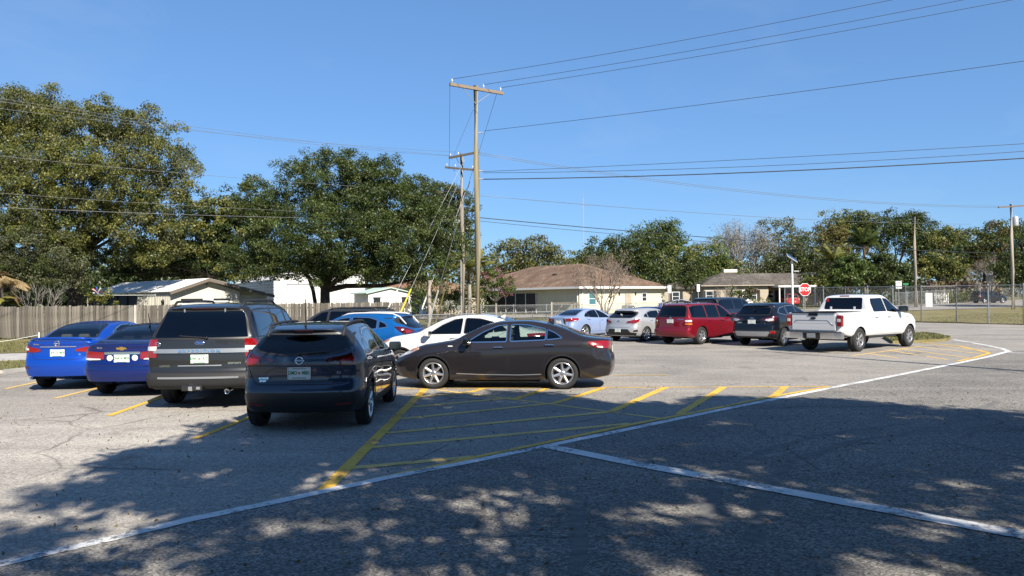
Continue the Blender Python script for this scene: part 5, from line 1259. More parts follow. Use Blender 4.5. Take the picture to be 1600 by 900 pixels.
class Caster:
    def __init__(s, bm, S): s.b = BVHTree.FromBMesh(bm); s.hl = S['L'] / 2; s.hw = max(p[1] for p in S['wid']); s.cr = 0.35
    def hit(s, mode, u, v, off):
        hl, hw = s.hl, s.hw
        if mode == 'L': o, d = (u, 3, v), (0, -1, 0)
        elif mode == 'P': o, d = (u, -3, v), (0, 1, 0)
        elif mode == 'R': o, d = (-hl - 2, u, v), (1, 0, 0)
        elif mode == 'F': o, d = (hl + 2, u, v), (-1, 0, 0)
        elif mode == 'T': o, d = (u, v, 4), (0, 0, -1)
        elif mode in ('RW', 'FW'):
            sg = 1 if u >= 0 else -1; a = abs(u); yc = hw - s.cr; e = -1 if mode == 'RW' else 1; xc = e * (hl - s.cr)
            if a <= yc: o, d = (e * (hl + 2), u, v), (-e, 0, 0)
            elif a <= yc + s.cr * 1.5708: t = (a - yc) / s.cr; d = (-e * math.cos(t), -sg * math.sin(t), 0); o = (xc - d[0] * 3, sg * yc - d[1] * 3, v)
            else: o, d = (xc - e * (a - yc - s.cr * 1.5708), sg * 3, v), (0, -sg, 0)
        o, d = Vector(o), Vector(d); loc, nr, _, _ = s.b.ray_cast(o, d)
        if loc is None:
            loc, nr, _, _ = s.b.find_nearest(o + d * 2.5)
        if nr.dot(d) > 0: nr = -nr
        return loc + nr * off, nr
    def panel(s, poly, mode, off, skirt=0.012, res=0.06):
        bm = clip_grid(poly, res, lambda x, y: 0, 0); inner = []
        for v in bm.verts: v.co, nr = s.hit(mode, v.co.x, v.co.y, off); inner.append((v, nr))
        nm = {v: nr for v, nr in inner}; be = [e for e in bm.edges if e.is_boundary]; low = {}
        for e in be:
            for v in e.verts:
                if v not in low: low[v] = (bm.verts.new(v.co), bm.verts.new(v.co - nm[v] * (off + skirt)))
        for e in be:
            p, q = e.verts; bm.faces.new((low[p][0], low[q][0], low[q][1], low[p][1]))
        for f in bm.faces: f.smooth = True
        bmesh.ops.recalc_face_normals(bm, faces=bm.faces)
        return bm
    def stroke(s, pts, mode, w, off, closed=False, step=0.05):
        P = [Vector(p) for p in pts] + ([Vector(pts[0])] if closed else []); Q = []
        for a, b in zip(P, P[1:]):
            n = max(1, int((b - a).length / step)); Q += [a.lerp(b, k / n) for k in range(n)]
        if not closed: Q.append(P[-1])
        bm = bmesh.new(); rw = []; N = len(Q)
        for i, p in enumerate(Q):
            t = (Q[(i + 1) % N if closed else min(i + 1, N - 1)] - Q[i - 1 if closed else max(i - 1, 0)]).normalized(); nr = Vector((-t.y, t.x)) * w / 2
            rw.append([bm.verts.new(s.hit(mode, *(p + nr), off)[0]), bm.verts.new(s.hit(mode, *p, off * 1.6)[0]), bm.verts.new(s.hit(mode, *(p - nr), off)[0])])
        for i in range(N if closed else N - 1):
            a, b = rw[i], rw[(i + 1) % N]
            for k in (0, 1):
                f = bm.faces.new((a[k], a[k + 1], b[k + 1], b[k])); f.smooth = True
        return bm

def bm_obj(bm, name, m, parent, **kw):
    me = bpy.data.meshes.new(name); bm.to_mesh(me); bm.free(); me.materials.append(m); return put(name, me, parent, **kw)
def bm_join(bms):
    out = bmesh.new()
    for b in bms:
        t = bpy.data.meshes.new('t'); b.to_mesh(t); b.free(); out.from_mesh(t); bpy.data.meshes.remove(t)
    return out

# ---- wheels
WHEELS = {}
def wheel_meshes(Rt, rim, width, spokes, style, rimmat):
    k = (Rt, rim, width, spokes, style, rimmat.name)
    if k in WHEELS: return WHEELS[k]
    h = width / 2
    ty = MB().lathe([(rim, -h * .80), (rim + .012, -h * .98), ((rim + Rt) / 2, -h * 1.05), (Rt - .035, -h * .98), (Rt - .012, -h * .86), (Rt, -h * .62), (Rt - .008, -h * .30), (Rt, -h * .28), (Rt, h * .28), (Rt - .008, h * .30), (Rt, h * .62), (Rt - .02, h * .9), (rim, h * .8)], 40).mesh('tyre', M['rubber'])
    mb = MB().lathe([(rim + .004, -h * .80), (rim + .006, -h * .90), (rim - .012, -h * .92), (rim - .022, -h * .78), (rim - .04, -h * .3), (rim - .045, h * .7)], 40)
    ri = rim - .015; ro = .055
    for i in range(spokes):
        a = 2 * math.pi * i / spokes; offs = (-.10, .10) if style == 'twin' else (0,)
        for of in offs:
            w0, w1 = (.026, .020) if style == 'twin' else ((.042, .027) if style == 'fat' else (.030, .023))
            a2 = a + of; c, s = math.cos(a2), math.sin(a2); u = Vector((c, 0, s)); v = Vector((-s, 0, c))
            p = [u * ro - v * w0, u * ro + v * w0, u * ri + v * w1, u * ri - v * w1]; y0, y1 = -h * .66, -h * .80
            f = [Vector((q.x, y0 if n_ < 2 else y1, q.z)) for n_, q in enumerate(p)]; m0, m1 = (f[0] + f[1]) / 2 + Vector((0, -.012, 0)), (f[2] + f[3]) / 2 + Vector((0, -.010, 0))
            bm = mb.bm; vv = [bm.verts.new(q) for q in (*f, m0, m1)]; bk = [bm.verts.new(q + Vector((0, .03, 0))) for q in f]
            for fc in ((vv[0], vv[4], vv[5], vv[3]), (vv[4], vv[1], vv[2], vv[5]), (vv[0], vv[3], bk[3], bk[0]), (vv[1], bk[1], bk[2], vv[2]), (vv[0], bk[0], bk[1], vv[1], vv[4]), (bk[0], bk[3], bk[2], bk[1])):
                bm.faces.new(fc)
    mb.lathe([(.001, -h * .78), (.03, -h * .77), (.062, -h * .70), (.07, -h * .5)], 20)
    rm = mb.mesh('rim', rimmat)
    mb = MB().lathe([(.02, .0), (rim * .72, .0), (rim * .72, .02), (.02, .02)], 28).lathe([(.02, h * .35), (rim - .03, h * .35), (rim - .03, h * .36), (.02, h * .36)], 24)
    hb = mb.mesh('wheel', M['brake'])
    WHEELS[k] = (hb, ty, rm); return WHEELS[k]

def plate(car, cs, y, z, txt=None, off=0.012, m='plate_white', tcol='plate_green', decor=True, mode='R', nframe=None):
    p, nr = cs.hit(mode, y, z, off); o = MB().box((0, 0, 0), (0.012, 0.31, 0.155), bev=0.004).obj('license_plate', M[m], car); o.location = p; o.rotation_euler = (0, 0, 0)
    Rm = Matrix(((0, 0, -1), (-1, 0, 0), (0, 1, 0))).to_4x4()
    if txt:
        for t, yy in txt:
            l_ = put('lettering', text_mesh(t, 0.074, M[tcol], 0.002, 0.001, 0.74), o); l_.matrix_local = Matrix.Translation((-0.0075, yy, 0.005)) @ Rm
    if decor:
        MB().lathe([(.001, -.002), (.018, -.002), (.018, .002), (.001, .002)], 12, 'Y').obj('orange_emblem', M['plate_orange'], o).matrix_local = Matrix.Translation((-0.0065, 0, 0.004)) @ Matrix.Rotation(R(90), 4, 'Z')
        for zz, hh in ((0.066, .008), (-.066, .010)): MB().box((-0.0065, 0, zz), (0.002, .20, hh)).obj('plate_band', M['plate_green'], o)
    if nframe: 
        mb = MB()
        for c, s in (((0, 0, .083), (.018, .335, .012)), ((0, 0, -.083), (.018, .335, .012)), ((0, .162, 0), (.018, .012, .17)), ((0, -.162, 0), (.018, .012, .17))): mb.box(c, s)
        mb.obj('plate_frame', M[nframe], o)
    return o

def lettering(car, cs, txt, y, z, size, m='chrome', sx=1.1, mode='R', off=0.004, bold=.002, spacing=1.0):
    p, nr = cs.hit(mode, y, z, off); o = put('lettering', text_mesh(txt, size, M[m], bold, .0015, sx, spacing), car)
    if mode == 'R': X, Yv = Vector((0, -1, 0)), Vector((0, 0, 1))
    else: X, Yv = Vector((1, 0, 0)) if mode == 'P' else Vector((-1, 0, 0)), Vector((0, 0, 1))
    Z = nr.normalized(); X = (X - Z * X.dot(Z)).normalized(); Yv = Z.cross(X)
    o.matrix_local = Matrix(((X.x, Yv.x, Z.x, p.x), (X.y, Yv.y, Z.y, p.y), (X.z, Yv.z, Z.z, p.z), (0, 0, 0, 1))); return o

def badge(car, cs, kind, y, z, mode='R'):
    p, nr = cs.hit(mode, y, z, 0.006)
    if kind == 'ring':
        mb = MB().lathe([(.052 + .008 * math.cos(a), .006 * math.sin(a)) for a in [k * math.pi / 3 for k in range(6)]], 24, 'Y', close=True); mb.box((0, -.004, 0), (.14, .012, .024), bev=.004); m = M['chrome']
    elif kind in ('oval', 'oval_black'):
        mb = MB().lathe([(.001, -.008), (.075, -.006), (.082, 0)], 24, 'Y'); 
        for v in mb.bm.verts: v.co.z *= .42; v.co.x *= 1.05
        m = M['badge_blue'] if kind == 'oval' else M['gloss_black']
    elif kind == 'bowtie':
        mb = MB(); a, b, c, d = .10, .035, .022, .036
        mb.prism([(-a, 0, -c * .9), (-b, 0, -c * .9), (-b, 0, -d), (b, 0, -d), (b * 1.2, 0, -c * .7), (a, 0, -c * .7), (a * .8, 0, c), (b, 0, c), (b, 0, d), (-b, 0, d), (-b * 1.2, 0, c), (-a * 1.1, 0, c)], (0, -.010, 0)); m = M['gold']
    elif kind == 'ellipse':
        mb = MB()
        for rx, rz, n in ((.06, .04, 20), (.028, .038, 16), (.045, .018, 16)):
            mb.path([(rx * math.cos(2 * math.pi * k / n), -.003, rz * math.sin(2 * math.pi * k / n) + (.01 if n == 16 and rx > .04 else 0)) for k in range(n + 1)], .006, 5)
        m = M['chrome']
    o = mb.obj('badge', m, car); Z = nr.normalized(); X = Vector((0, -1, 0)); X = (X - Z * X.dot(Z)).normalized(); U = Z.cross(X)
    o.matrix_local = Matrix(((X.x, -Z.x, U.x, p.x), (X.y, -Z.y, U.y, p.y), (X.z, -Z.z, U.z, p.z), (0, 0, 0, 1)))
    if kind == 'oval':
        mb = MB().path([(.086 * math.cos(2 * math.pi * k / 24), -.002, .036 * math.sin(2 * math.pi * k / 24)) for k in range(25)], .004, 5); mb.obj('badge_rim', M['chrome'], o)
        t = put('lettering', text_mesh('Ford', .042, M['chrome'], .001, .001, 1.3), o); t.location = (0, -.009, 0); t.rotation_euler = (R(90), 0, 0)
    return o

def sgn(f): return lambda c: c.y * f > 0.25
def build_car(S):
    bm = hull(S); cs = Caster(bm, S); hl = S['L'] / 2; hw = cs.hw; Rt = S['R']; xr, xf = S['wb']; ra = Rt * S.get('archk', 1.12)
    car = empty(S['name'], (S['X'], S['Y'], S.get('Z', 0)), R(90 - S['th']), S['label'], S.get('cat', 'car'), S.get('group')); pm = S['paint']
    regions = []   # (part name, material or None, mode, outline, condition)
    for xw in (xr, xf):
        P = [(xw + ra * math.cos(R(a)), Rt + ra * math.sin(R(a))) for a in range(-60, 241, 12)]
        P = [(x, max(z, -0.1)) for x, z in P]
        for f in (1, -1): regions.append((None, None, 'S', P, (lambda f: lambda c: c.y * f > hw * .55)(f)))
    for P, g in S['wins']:
        for f in (1, -1): regions.append(('side_window', g, 'S', rounded(P, .035), (lambda f: lambda c: c.y * f > .3 and c.z > .6)(f)))
    if S.get('ws'): regions.append(('windshield', S.get('wsg', M['g_clear']), 'T', rounded(S['ws'], .06), lambda c: c.z > .85))
    if S.get('rw'):
        md, P, g = S['rw']; regions.append(('rear_window', g, md, rounded(P, .06), (lambda c: c.x < -hl + S.get('rwx', 1.2) and c.z > .85) if md == 'R' else (lambda c: c.z > .85)))
    if S.get('bedhole'): regions.append((None, None, 'T', S['bedhole'], lambda c: c.z > 1.2))
    for P in S.get('doors', []):
        for f in (1, -1): regions.append(('door', pm, 'S', P, (lambda f: lambda c: c.y * f > .35)(f)))
    if S.get('gate'): regions.append((S.get('gatename', 'tailgate'), pm, 'R', rounded(S['gate'], .08), lambda c: c.x < -hl + .75 and abs(c.y) < hw * .93))
    if S.get('lid'): regions.append(('trunk_lid', pm, 'T', S['lid'], lambda c: c.z > .8))
    if S.get('hood'): regions.append(('hood', pm, 'T', S['hood'], lambda c: c.z > .6))
    seen = set()
    for nm, m, md, P, cd_ in regions:
        key = (md, tuple(P))
        if key in seen: continue
        seen.add(key)
        cut(bm, P, md, (lambda c: abs(c.y) > .25) if md == 'S' else cd_)
    bm.normal_update(); bm.verts.index_update()
    fs = list(bm.faces); C = np.array([f.calc_center_median() for f in fs]); lab = np.full(len(fs), -1)
    for ri, (nm, m, md, P, cd_) in enumerate(regions):
        a, b = AX[md]; ins = in_poly(P, C[:, a], C[:, b]) & (lab < 0)
        for i in np.nonzero(ins)[0]:
            if cd_(Vector(C[i])): lab[i] = ri
    vn = {v.index: tuple(v.normal) for v in bm.verts}; vc = {v.index: tuple(v.co) for v in bm.verts}
    def part(name, ids, m, parent):
        mp, V, F, Nn = {}, [], [], []
        for i in ids:
            f = []
            for v in fs[i].verts:
                if v.index not in mp: mp[v.index] = len(V); V.append(vc[v.index]); Nn.append(vn[v.index])
                f.append(mp[v.index])
            F.append(f)
        if not F: return None
        me = bpy.data.meshes.new(name); me.from_pydata(V, [], F); me.polygons.foreach_set('use_smooth', np.ones(len(F), bool)); me.update()
        me.normals_split_custom_set_from_vertices(Nn); me.materials.append(m); return put(name, me, parent)
    part('body', np.nonzero(lab < 0)[0], pm, car)
    doors = {}
    for ri, (nm, m, md, P, cd_) in enumerate(regions):
        if nm is None: continue
        o = part(nm, np.nonzero(lab == ri)[0], m, car)
        if nm == 'door' and o: doors[ri] = o
    bm.free(); dl = list(doors.values())
    # window surrounds, door gaps, arch lips
    tr = S.get('trim', 'plastic'); tw_ = S.get('trimw', .022)
    st = []
    for P, g in S['wins']:
        for md in ('L', 'P'): bm_obj(cs.stroke(rounded(P, .035), md, tw_, .004, True), 'window_trim', M[tr], car)
    if S.get('ws'): bm_obj(cs.stroke(rounded(S['ws'], .06), 'T', .03, .003, True), 'glass_seal', M['plastic'], car)
    if S.get('rw') and not S.get('rwx'): bm_obj(cs.stroke(rounded(S['rw'][1], .06), S['rw'][0], .035, .003, True), 'glass_seal', M['plastic'], car)
    st = []
    for P in S.get('doors', []):
        for md in ('L', 'P'): st.append(cs.stroke(P, md, .007, .0015, True, .08))
    if S.get('gate'): st.append(cs.stroke(rounded(S['gate'], .08), 'R', .010, .0015, True, .08))
    if S.get('lid'): st.append(cs.stroke(S['lid'], 'T', .008, .0015, True, .08))
    if S.get('hood'): st.append(cs.stroke(S['hood'], 'T', .008, .0015, True, .08))
    for P, md in S.get('gaps', []): st.append(cs.stroke(P, md, .008, .0015, False, .08))
    if st: bm_obj(bm_join(st), 'panel_gap', M['seam'], car, kind='stuff')
    zb = lambda x: float(prof(S['bot'], np.array([x]))[0])
    lw_ = S.get('lip', .035)
    for xw in (xr, xf):
        for md in ('L', 'P'):
            a0 = math.degrees(math.asin(max(-1, min(1, (zb(xw) + .07 - Rt) / ra)))); pts = [(xw + (ra + lw_ / 2 - .006) * math.cos(R(a)), Rt + (ra + lw_ / 2 - .006) * math.sin(R(a))) for a in np.linspace(a0, 180 - a0, 22)]
            bm_obj(cs.stroke(pts, md, lw_, S.get('lipoff', .006)), 'wheel_arch', M[S['lipmat']] if S.get('lipmat') else pm, car)
    # wheel wells
    for xw in (xr, xf):
        for f in (1, -1):
            mb = MB(); y0, y1 = f * (hw - .03), f * (hw - .42); rg = []
            for a in np.linspace(math.degrees(math.asin(max(-1, min(1, (zb(xw) + .03 - Rt) / (ra + .012))))), 180 - math.degrees(math.asin(max(-1, min(1, (zb(xw) + .03 - Rt) / (ra + .012))))), 18): rg.append((xw + (ra + .012) * math.cos(R(a)), Rt + (ra + .012) * math.sin(R(a))))
            A_ = [mb.bm.verts.new((x, y0, z)) for x, z in rg]; B_ = [mb.bm.verts.new((x, y1, z)) for x, z in rg]
            for k in range(len(rg) - 1): mb.bm.faces.new((A_[k], A_[k + 1], B_[k + 1], B_[k]))
            mb.bm.faces.new(B_)
            mb.obj('wheel_well', M['under'], car)
    # wheels
    tw = S.get('tw', .215); hb, ty, rm = wheel_meshes(Rt, S.get('rimr', Rt * .69), tw, S.get('spokes', 5), S.get('style', 'twin'), S.get('rimmat', M['rim']))
    for xw in (xr, xf):
        for f in (1, -1):
            wo = put('wheel', hb, car); wo.location = (xw, f * (hw - tw / 2 - S.get('inset', .025)), Rt); wo.rotation_euler = (0, random.Random(xw * 7 + f).uniform(0, 6), math.pi if f > 0 else 0)
            put('tyre', ty, wo); put('rim', rm, wo)
    # cabin
    sm = S.get('seatmat', M['seat']); zs = S.get('seatz', .50); bz = S.get('seatb', .30); x0 = S.get('seatx', 0.05)
    for y in (-.38, .38):
        mb = MB().box((x0 + .2, y, zs), (.52, .50, .16), bev=.05, seg=2).box((x0 - .14, y, zs + .34), (.14, .48, .62), ry=R(-14), bev=.05, seg=2); so_ = mb.obj('front_seat', sm, car)
        MB().box((x0 - .24, y, zs + .74), (.10, .26, .17), ry=R(-10), bev=.04, seg=2).obj('headrest', sm, so_)
    mb = MB().box((x0 - .75, 0, zs), (.50, 1.25, .16), bev=.05, seg=2).box((x0 - 1.06, 0, zs + .32), (.14, 1.25, .58), ry=R(-16), bev=.05, seg=2); so_ = mb.obj('rear_seat', sm, car)
    for y in (-.40, 0, .40): MB().box((x0 - 1.17, y, zs + .68), (.10, .24, .14), ry=R(-12), bev=.04, seg=2).obj('headrest', sm, so_)
    MB().box((x0 + 1.0, 0, zs + .30), (.35, 1.35, .25), bev=.06, seg=2).obj('dashboard', M['trim_in'], car)
    mb = MB(); c0 = Vector((x0 + .72, .38, zs + .38)); ax = Vector((-.9, 0, .43)).normalized(); q = ax.to_track_quat('Z', 'Y')
    mb.path([c0 + q @ Vector((.185 * math.cos(2 * math.pi * k / 18), .185 * math.sin(2 * math.pi * k / 18), 0)) for k in range(19)], .016, 6).tube(c0, c0 - ax * .3, .03, n=6).obj('steering_wheel', M['trim_in'], car)
    # mirrors
    mx, mz = S.get('mirror', (.72, 1.0)); ms = S.get('msz', 1.0)
    for f in (1, -1):
        p, nr = cs.hit('L' if f > 0 else 'P', mx + .05, mz - .04, 0); c = Vector((mx, p.y + f * .14 * ms, mz + .02))
        mb = MB().box(c, (.13 * ms, .22 * ms, .155 * ms), bev=.045 * ms, seg=3, rz=f * R(-8)); mb.tube((p.x, p.y - f * .02, p.z), c - Vector((0, f * .05, .05)), .022, n=6)
        mo_ = mb.obj('side_mirror', M[S['mirmat']] if S.get('mirmat') else pm, car, smooth_=False)
        MB().box(c + Vector((-.066 * ms, 0, .0)), (.006, .17 * ms, .11 * ms), bev=.002, rz=f * R(-8)).obj('mirror_glass', M['window_pane'], mo_)
    # handles
    for k, (hx, hz) in enumerate(S.get('handles', [])):
        for f, md in ((1, 'L'), (-1, 'P')):
            p, nr = cs.hit(md, hx, hz, .018); own = None
            for ri, d_ in doors.items():
                nm, m, md2, P, cd_ = regions[ri]
                if cd_(Vector((0, f, 0))) and in_poly(P, np.array([hx]), np.array([hz]))[0]: own = d_
            MB().box(p, (.20, .026, .030), bev=.011, seg=2).obj('handle', M[S.get('handlemat', 'chrome')] if S.get('handlemat') != 'paint' else pm, own or car)
    # lamps, bumpers and other panels: (name, material, mode, outline, lift[, mirrored])
    prev = None
    for it in S.get('panels', []):
        nm, m, md, P, off = it[:5]; mir = md in ('RW', 'FW') if len(it) < 6 else it[5]
        sides = (1, -1) if mir else (1,)
        for f in sides:
            Q = [(u * f, v) for u, v in P]
            if f < 0: Q = Q[::-1]
            b2 = cs.panel(rounded(Q, .02, 2), md, off); bm_obj(b2, nm, M[m] if isinstance(m, str) else m, car)
    for it in S.get('sides', []):
        nm, m, P, off = it
        for md in ('L', 'P'): bm_obj(cs.panel(P, md, off), nm, M[m] if isinstance(m, str) else m, car)
    for nm, m, pts, md, w_, off in S.get('strokes', []): bm_obj(cs.stroke(pts, md, w_, off), nm, M[m] if isinstance(m, str) else m, car)
    if S.get('rails'):
        xa, xb, yy, hh = S['rails']
        for f in (1, -1):
            pts = []
            for k in range(11):
                t = k / 10; p, nr = cs.hit('T', xa + (xb - xa) * t, f * yy, 0); pts.append(p + Vector((0, 0, -.005 if k in (0, 10) else hh)))
            MB().path(pts, .022, 8).obj('roof_rail', M[S.get('railmat', 'plastic')], car)
    if S.get('antenna'):
        ax_, ah, aa = S['antenna']; p, nr = cs.hit('T', ax_, S.get('anty', 0), 0)
        if ah > .12: MB().tube(p, p + Vector((-.10, 0, .03)), .012).tube(p + Vector((0, 0, .01)), p + Vector((-ah * math.sin(aa), 0, ah * math.cos(aa))), .012, .008, n=5).obj('antenna', M['plastic'], car)
        else:
            mb = MB(); mb.prism([(p.x + .08, -.02, p.z - .01), (p.x - .10, -.02, p.z - .02), (p.x - .10, -.02, p.z + .06)], (0, .04, 0)); mb.obj('shark_fin', pm, car)
    if S.get('wiper'):
        y0, z0, y1, z1 = S['wiper']; a, _ = cs.hit('R', y0, z0, .02); b, _ = cs.hit('R', y1, z1, .025); MB().tube(a, b, .014, .010, n=6).ico(a, .03, 1).obj('rear_wiper', M['plastic'], car)
    if S.get('stop'):
        y, z, w_ = S['stop']; bm_obj(cs.panel([(-w_, z - .016), (w_, z - .016), (w_, z + .016), (-w_, z + .016)], 'R', .006), 'high_brake_light', M['dark_red_lens'], car)
    for y, z, r_ in S.get('exhaust', []):
        MB().lathe([(r_, 0), (r_, .22), (r_ * .86, .22), (r_ * .86, 0), (r_, 0)], 16, 'Y', (0, 0, 0)).obj('exhaust_pipe', M['chrome'], car).matrix_local = Matrix.Translation((-hl + S.get('exin', .10), y, z)) @ Matrix.Rotation(R(-90), 4, 'Z')
    # sump, axles and silencer underneath
    zb0 = zb(0); MB().box((xr, 0, Rt), (.10, 1.5, .10)).box((xf, 0, Rt), (.10, 1.5, .10)).box((0, 0, zb0 - .03), (1.6, .9, .07)).obj('underbody', M['under'], car)
    return car, cs

def scaled(S, sx, sy, sz, **kw):
    """same body style at another size"""
    T = dict(S); f2 = lambda P, a, b: [(x * a, z * b) for x, z in P]
    T['L'] = S['L'] * sx
    for k in ('top', 'belt', 'bot'): T[k] = f2(S[k], sx, sz)
    for k in ('wid', 'roofw'): T[k] = f2(S[k], sx, sy)
    T['rear'] = f2(S['rear'], sz, sx); T['front'] = f2(S['front'], sz, sx); T['wb'] = (S['wb'][0] * sx, S['wb'][1] * sx)
    T['wins'] = [(f2(P, sx, sz), g) for P, g in S['wins']]; T['doors'] = [f2(P, sx, sz) for P in S['doors']]
    for k in ('ws', 'lid', 'hood'):
        if S.get(k): T[k] = f2(S[k], sx, sy)
    if S.get('rw'): md, P, g = S['rw']; T['rw'] = (md, f2(P, sy if md == 'R' else sx, sz if md == 'R' else sy), g)
    if S.get('gate'): T['gate'] = f2(S['gate'], sy, sz)
    T['handles'] = f2(S.get('handles', []), sx, sz); T['mirror'] = (S['mirror'][0] * sx, S['mirror'][1] * sz)
    T['panels'] = [(i[0], i[1], i[2], f2(i[3], sy, sz), *i[4:]) for i in S.get('panels', [])]
    T['sides'] = [(n_, m, f2(P, sx, sz), o) for n_, m, P, o in S.get('sides', [])]
    T['strokes'] = []; T['gaps'] = []; T['xs'] = []
    for k in ('wiper',):
        if S.get(k): y0, z0, y1, z1 = S[k]; T[k] = (y0 * sy, z0 * sz, y1 * sy, z1 * sz)
    if S.get('stop'): y, z, w_ = S['stop']; T['stop'] = (y, z * sz, w_)
    if S.get('rails'): a, b, c, d = S['rails']; T['rails'] = (a * sx, b * sx, c * sy, d)
    if S.get('antenna'): T['antenna'] = (S['antenna'][0] * sx, *S['antenna'][1:])
    T['exhaust'] = []; T.update(kw); return T
# ------------------------------------------------------------------ the parked vehicles
gd, gm, gc = M['g_dark'], M['g_mid'], M['g_clear']
P_BRIGHT = paint('bright_blue_paint', (0.002, 0.046, 0.33)); P_NAVY = paint('navy_paint', (0.002, 0.012, 0.105)); P_GREY = paint('grey_metallic_paint', (0.019, 0.0198, 0.0212), .4)
P_SLATE = paint('slate_blue_paint', (0.017, 0.028, 0.051)); P_BROWN = paint('dark_brown_paint', (0.0175, 0.0152, 0.0170)); P_WHITE = paint('white_paint', (0.54, 0.54, 0.535), .4, 0.0)
P_OCEAN = paint('ocean_blue_paint', (0.004, 0.085, 0.28)); P_ICE = paint('pale_blue_paint', (0.24, 0.31, 0.48), .4, .3); P_SILVER = paint('silver_paint', (0.42, 0.42, 0.43), .38, .5)
P_RED = paint('dark_red_paint', (0.17, 0.006, 0.014)); P_BLACK = paint('black_paint', (0.004, 0.005, 0.008)); P_CHAR = paint('charcoal_paint', (0.035, 0.037, 0.042)); P_CAR_RED = paint('red_paint', (0.30, 0.015, 0.015), .4, 0)

# --- dark brown sedan seen from its side
SEDAN = dict(name='parked_car', L=4.855, R=.334, rimr=.232, wb=(-1.325, 1.45), spokes=7, style='single', tw=.215, bulge=(.16, .22),
    bot=[(-2.43, .27), (-2.1, .22), (-1.5, .20), (1.5, .19), (2.1, .20), (2.43, .24)],
    top=[(-2.43, 1.0), (-2.38, 1.045), (-2.1, 1.075), (-1.80, 1.115), (-1.35, 1.285), (-1.0, 1.385), (-.5, 1.452), (0, 1.438), (.35, 1.365), (.75, 1.185), (1.05, 1.04), (1.3, 1.0), (1.8, .92), (2.15, .82), (2.35, .70), (2.43, .60)],
    belt=[(-2.43, .93), (-1.8, 1.0), (-1.2, 1.0), (0, .955), (.9, .925), (1.5, .87), (2.2, .70), (2.43, .55)],
    roofw=[(-2.43, .66), (-1.9, .72), (-1.3, .64), (-.8, .585), (-.3, .575), (.1, .59), (.5, .64), (1.0, .74), (1.5, .76), (2.2, .64), (2.43, .5)],
    wid=[(-2.43, .76), (-2.34, .82), (-2.05, .885), (-1.3, .91), (1.3, .91), (1.8, .885), (2.15, .82), (2.33, .73), (2.43, .60)],
    rear=[(.2, .14), (.35, .03), (.55, 0), (.70, .03), (.78, .07), (.95, .06), (1.05, .03)], front=[(.18, .12), (.35, .03), (.52, 0), (.68, .04), (.85, .16)],
    wins=[([(.72, .995), (.36, 1.215), (.06, 1.335), (-.14, 1.36), (-.14, 1.005)], gc), ([(-.22, 1.01), (-.22, 1.365), (-.6, 1.35), (-.97, 1.265), (-.97, 1.04)], gc), ([(-1.0, 1.042), (-1.0, 1.255), (-1.17, 1.185), (-1.33, 1.075)], gd)],
    ws=[(1.02, -.62), (1.07, 0), (1.02, .62), (.38, .50), (.34, 0), (.38, -.50)], rw=('T', [(-1.0, -.46), (-.97, 0), (-1.0, .46), (-1.72, .56), (-1.77, 0), (-1.72, -.56)], gm),
    doors=[[(.98, .34), (1.0, .88), (.80, .965), (.34, 1.25), (.02, 1.372), (-.175, 1.395), (-.16, .34)], [(-.19, .34), (-.20, 1.40), (-.62, 1.385), (-1.0, 1.29), (-1.37, 1.075), (-1.05, .93), (-1.0, .78), (-.93, .60), (-.90, .34)]],
    lid=[(-2.36, -.62), (-2.36, .62), (-1.83, .62), (-1.83, -.62)], hood=[(1.12, -.66), (1.12, .66), (2.05, .62), (2.28, .40), (2.28, -.40), (2.05, -.62)],
    handles=[(.03, .885), (-1.06, .93)], mirror=(.70, 1.0), seatz=.46, trim='chrome', trimw=.020,
    panels=[('tail_light', 'red_lens', 'RW', [(.42, .86), (.45, .99), (.95, 1.01), (1.33, 1.0), (1.30, .94), (1.12, .86)], .012), ('tail_light_lens', 'clear_lens', 'RW', [(.98, .865), (.98, .90), (1.16, .91), (1.12, .875)], .020), ('rear_reflector', 'dark_red_lens', 'RW', [(.50, .42), (.72, .42), (.72, .46), (.50, .46)], .006),
            ('headlight', 'clear_lens', 'FW', [(.52, .64), (.50, .72), (.92, .80), (1.42, .88), (1.40, .84), (1.12, .72)], .010), ('turn_signal', 'amber_lens', 'FW', [(1.22, .79), (1.20, .83), (1.42, .875), (1.38, .835)], .016), ('grille', 'plastic', 'F', [(-.38, .46), (.38, .46), (.44, .68), (-.44, .68)], .008, False), ('air_intake', 'plastic', 'F', [(-.6, .26), (.6, .26), (.55, .40), (-.55, .40)], .008, False)],
    strokes=[], gaps=[([(1.62, .66), (1.85, .64), (2.2, .60)], 'L'), ([(-2.36, .72), (-2.0, .70), (-1.74, .62)], 'L')])
S = dict(SEDAN, X=-.16, Y=17.18, th=-82.3, label='dark brown sedan with chrome window trim parked sideways nearest the camera', paint=P_BROWN, handlemat='chrome', antenna=(-1.0, .05, 0), mirmat='gloss_black')
car, cs = build_car(S)
bm_obj(cs.stroke([(.94, .335), (.4, .315), (-.4, .305), (-.88, .32)], 'L', .018, .006), 'sill_moulding', M['satin'], car)
bm_obj(cs.panel([(-1.95, .86), (-1.72, .86), (-1.72, .99), (-1.95, .99)], 'L', .0025, .004), 'fuel_flap', P_BROWN, car)
bm_obj(cs.stroke([(-1.95, .86), (-1.72, .86), (-1.72, .99), (-1.95, .99)], 'L', .006, .004, True), 'panel_gap', M['seam'], car)
bm_obj(cs.panel([(1.02, .905), (1.12, .905), (1.12, .925), (1.02, .925)], 'L', .006), 'side_repeater', M['clear_lens'], car)
plate(car, cs, 0, .80, None)

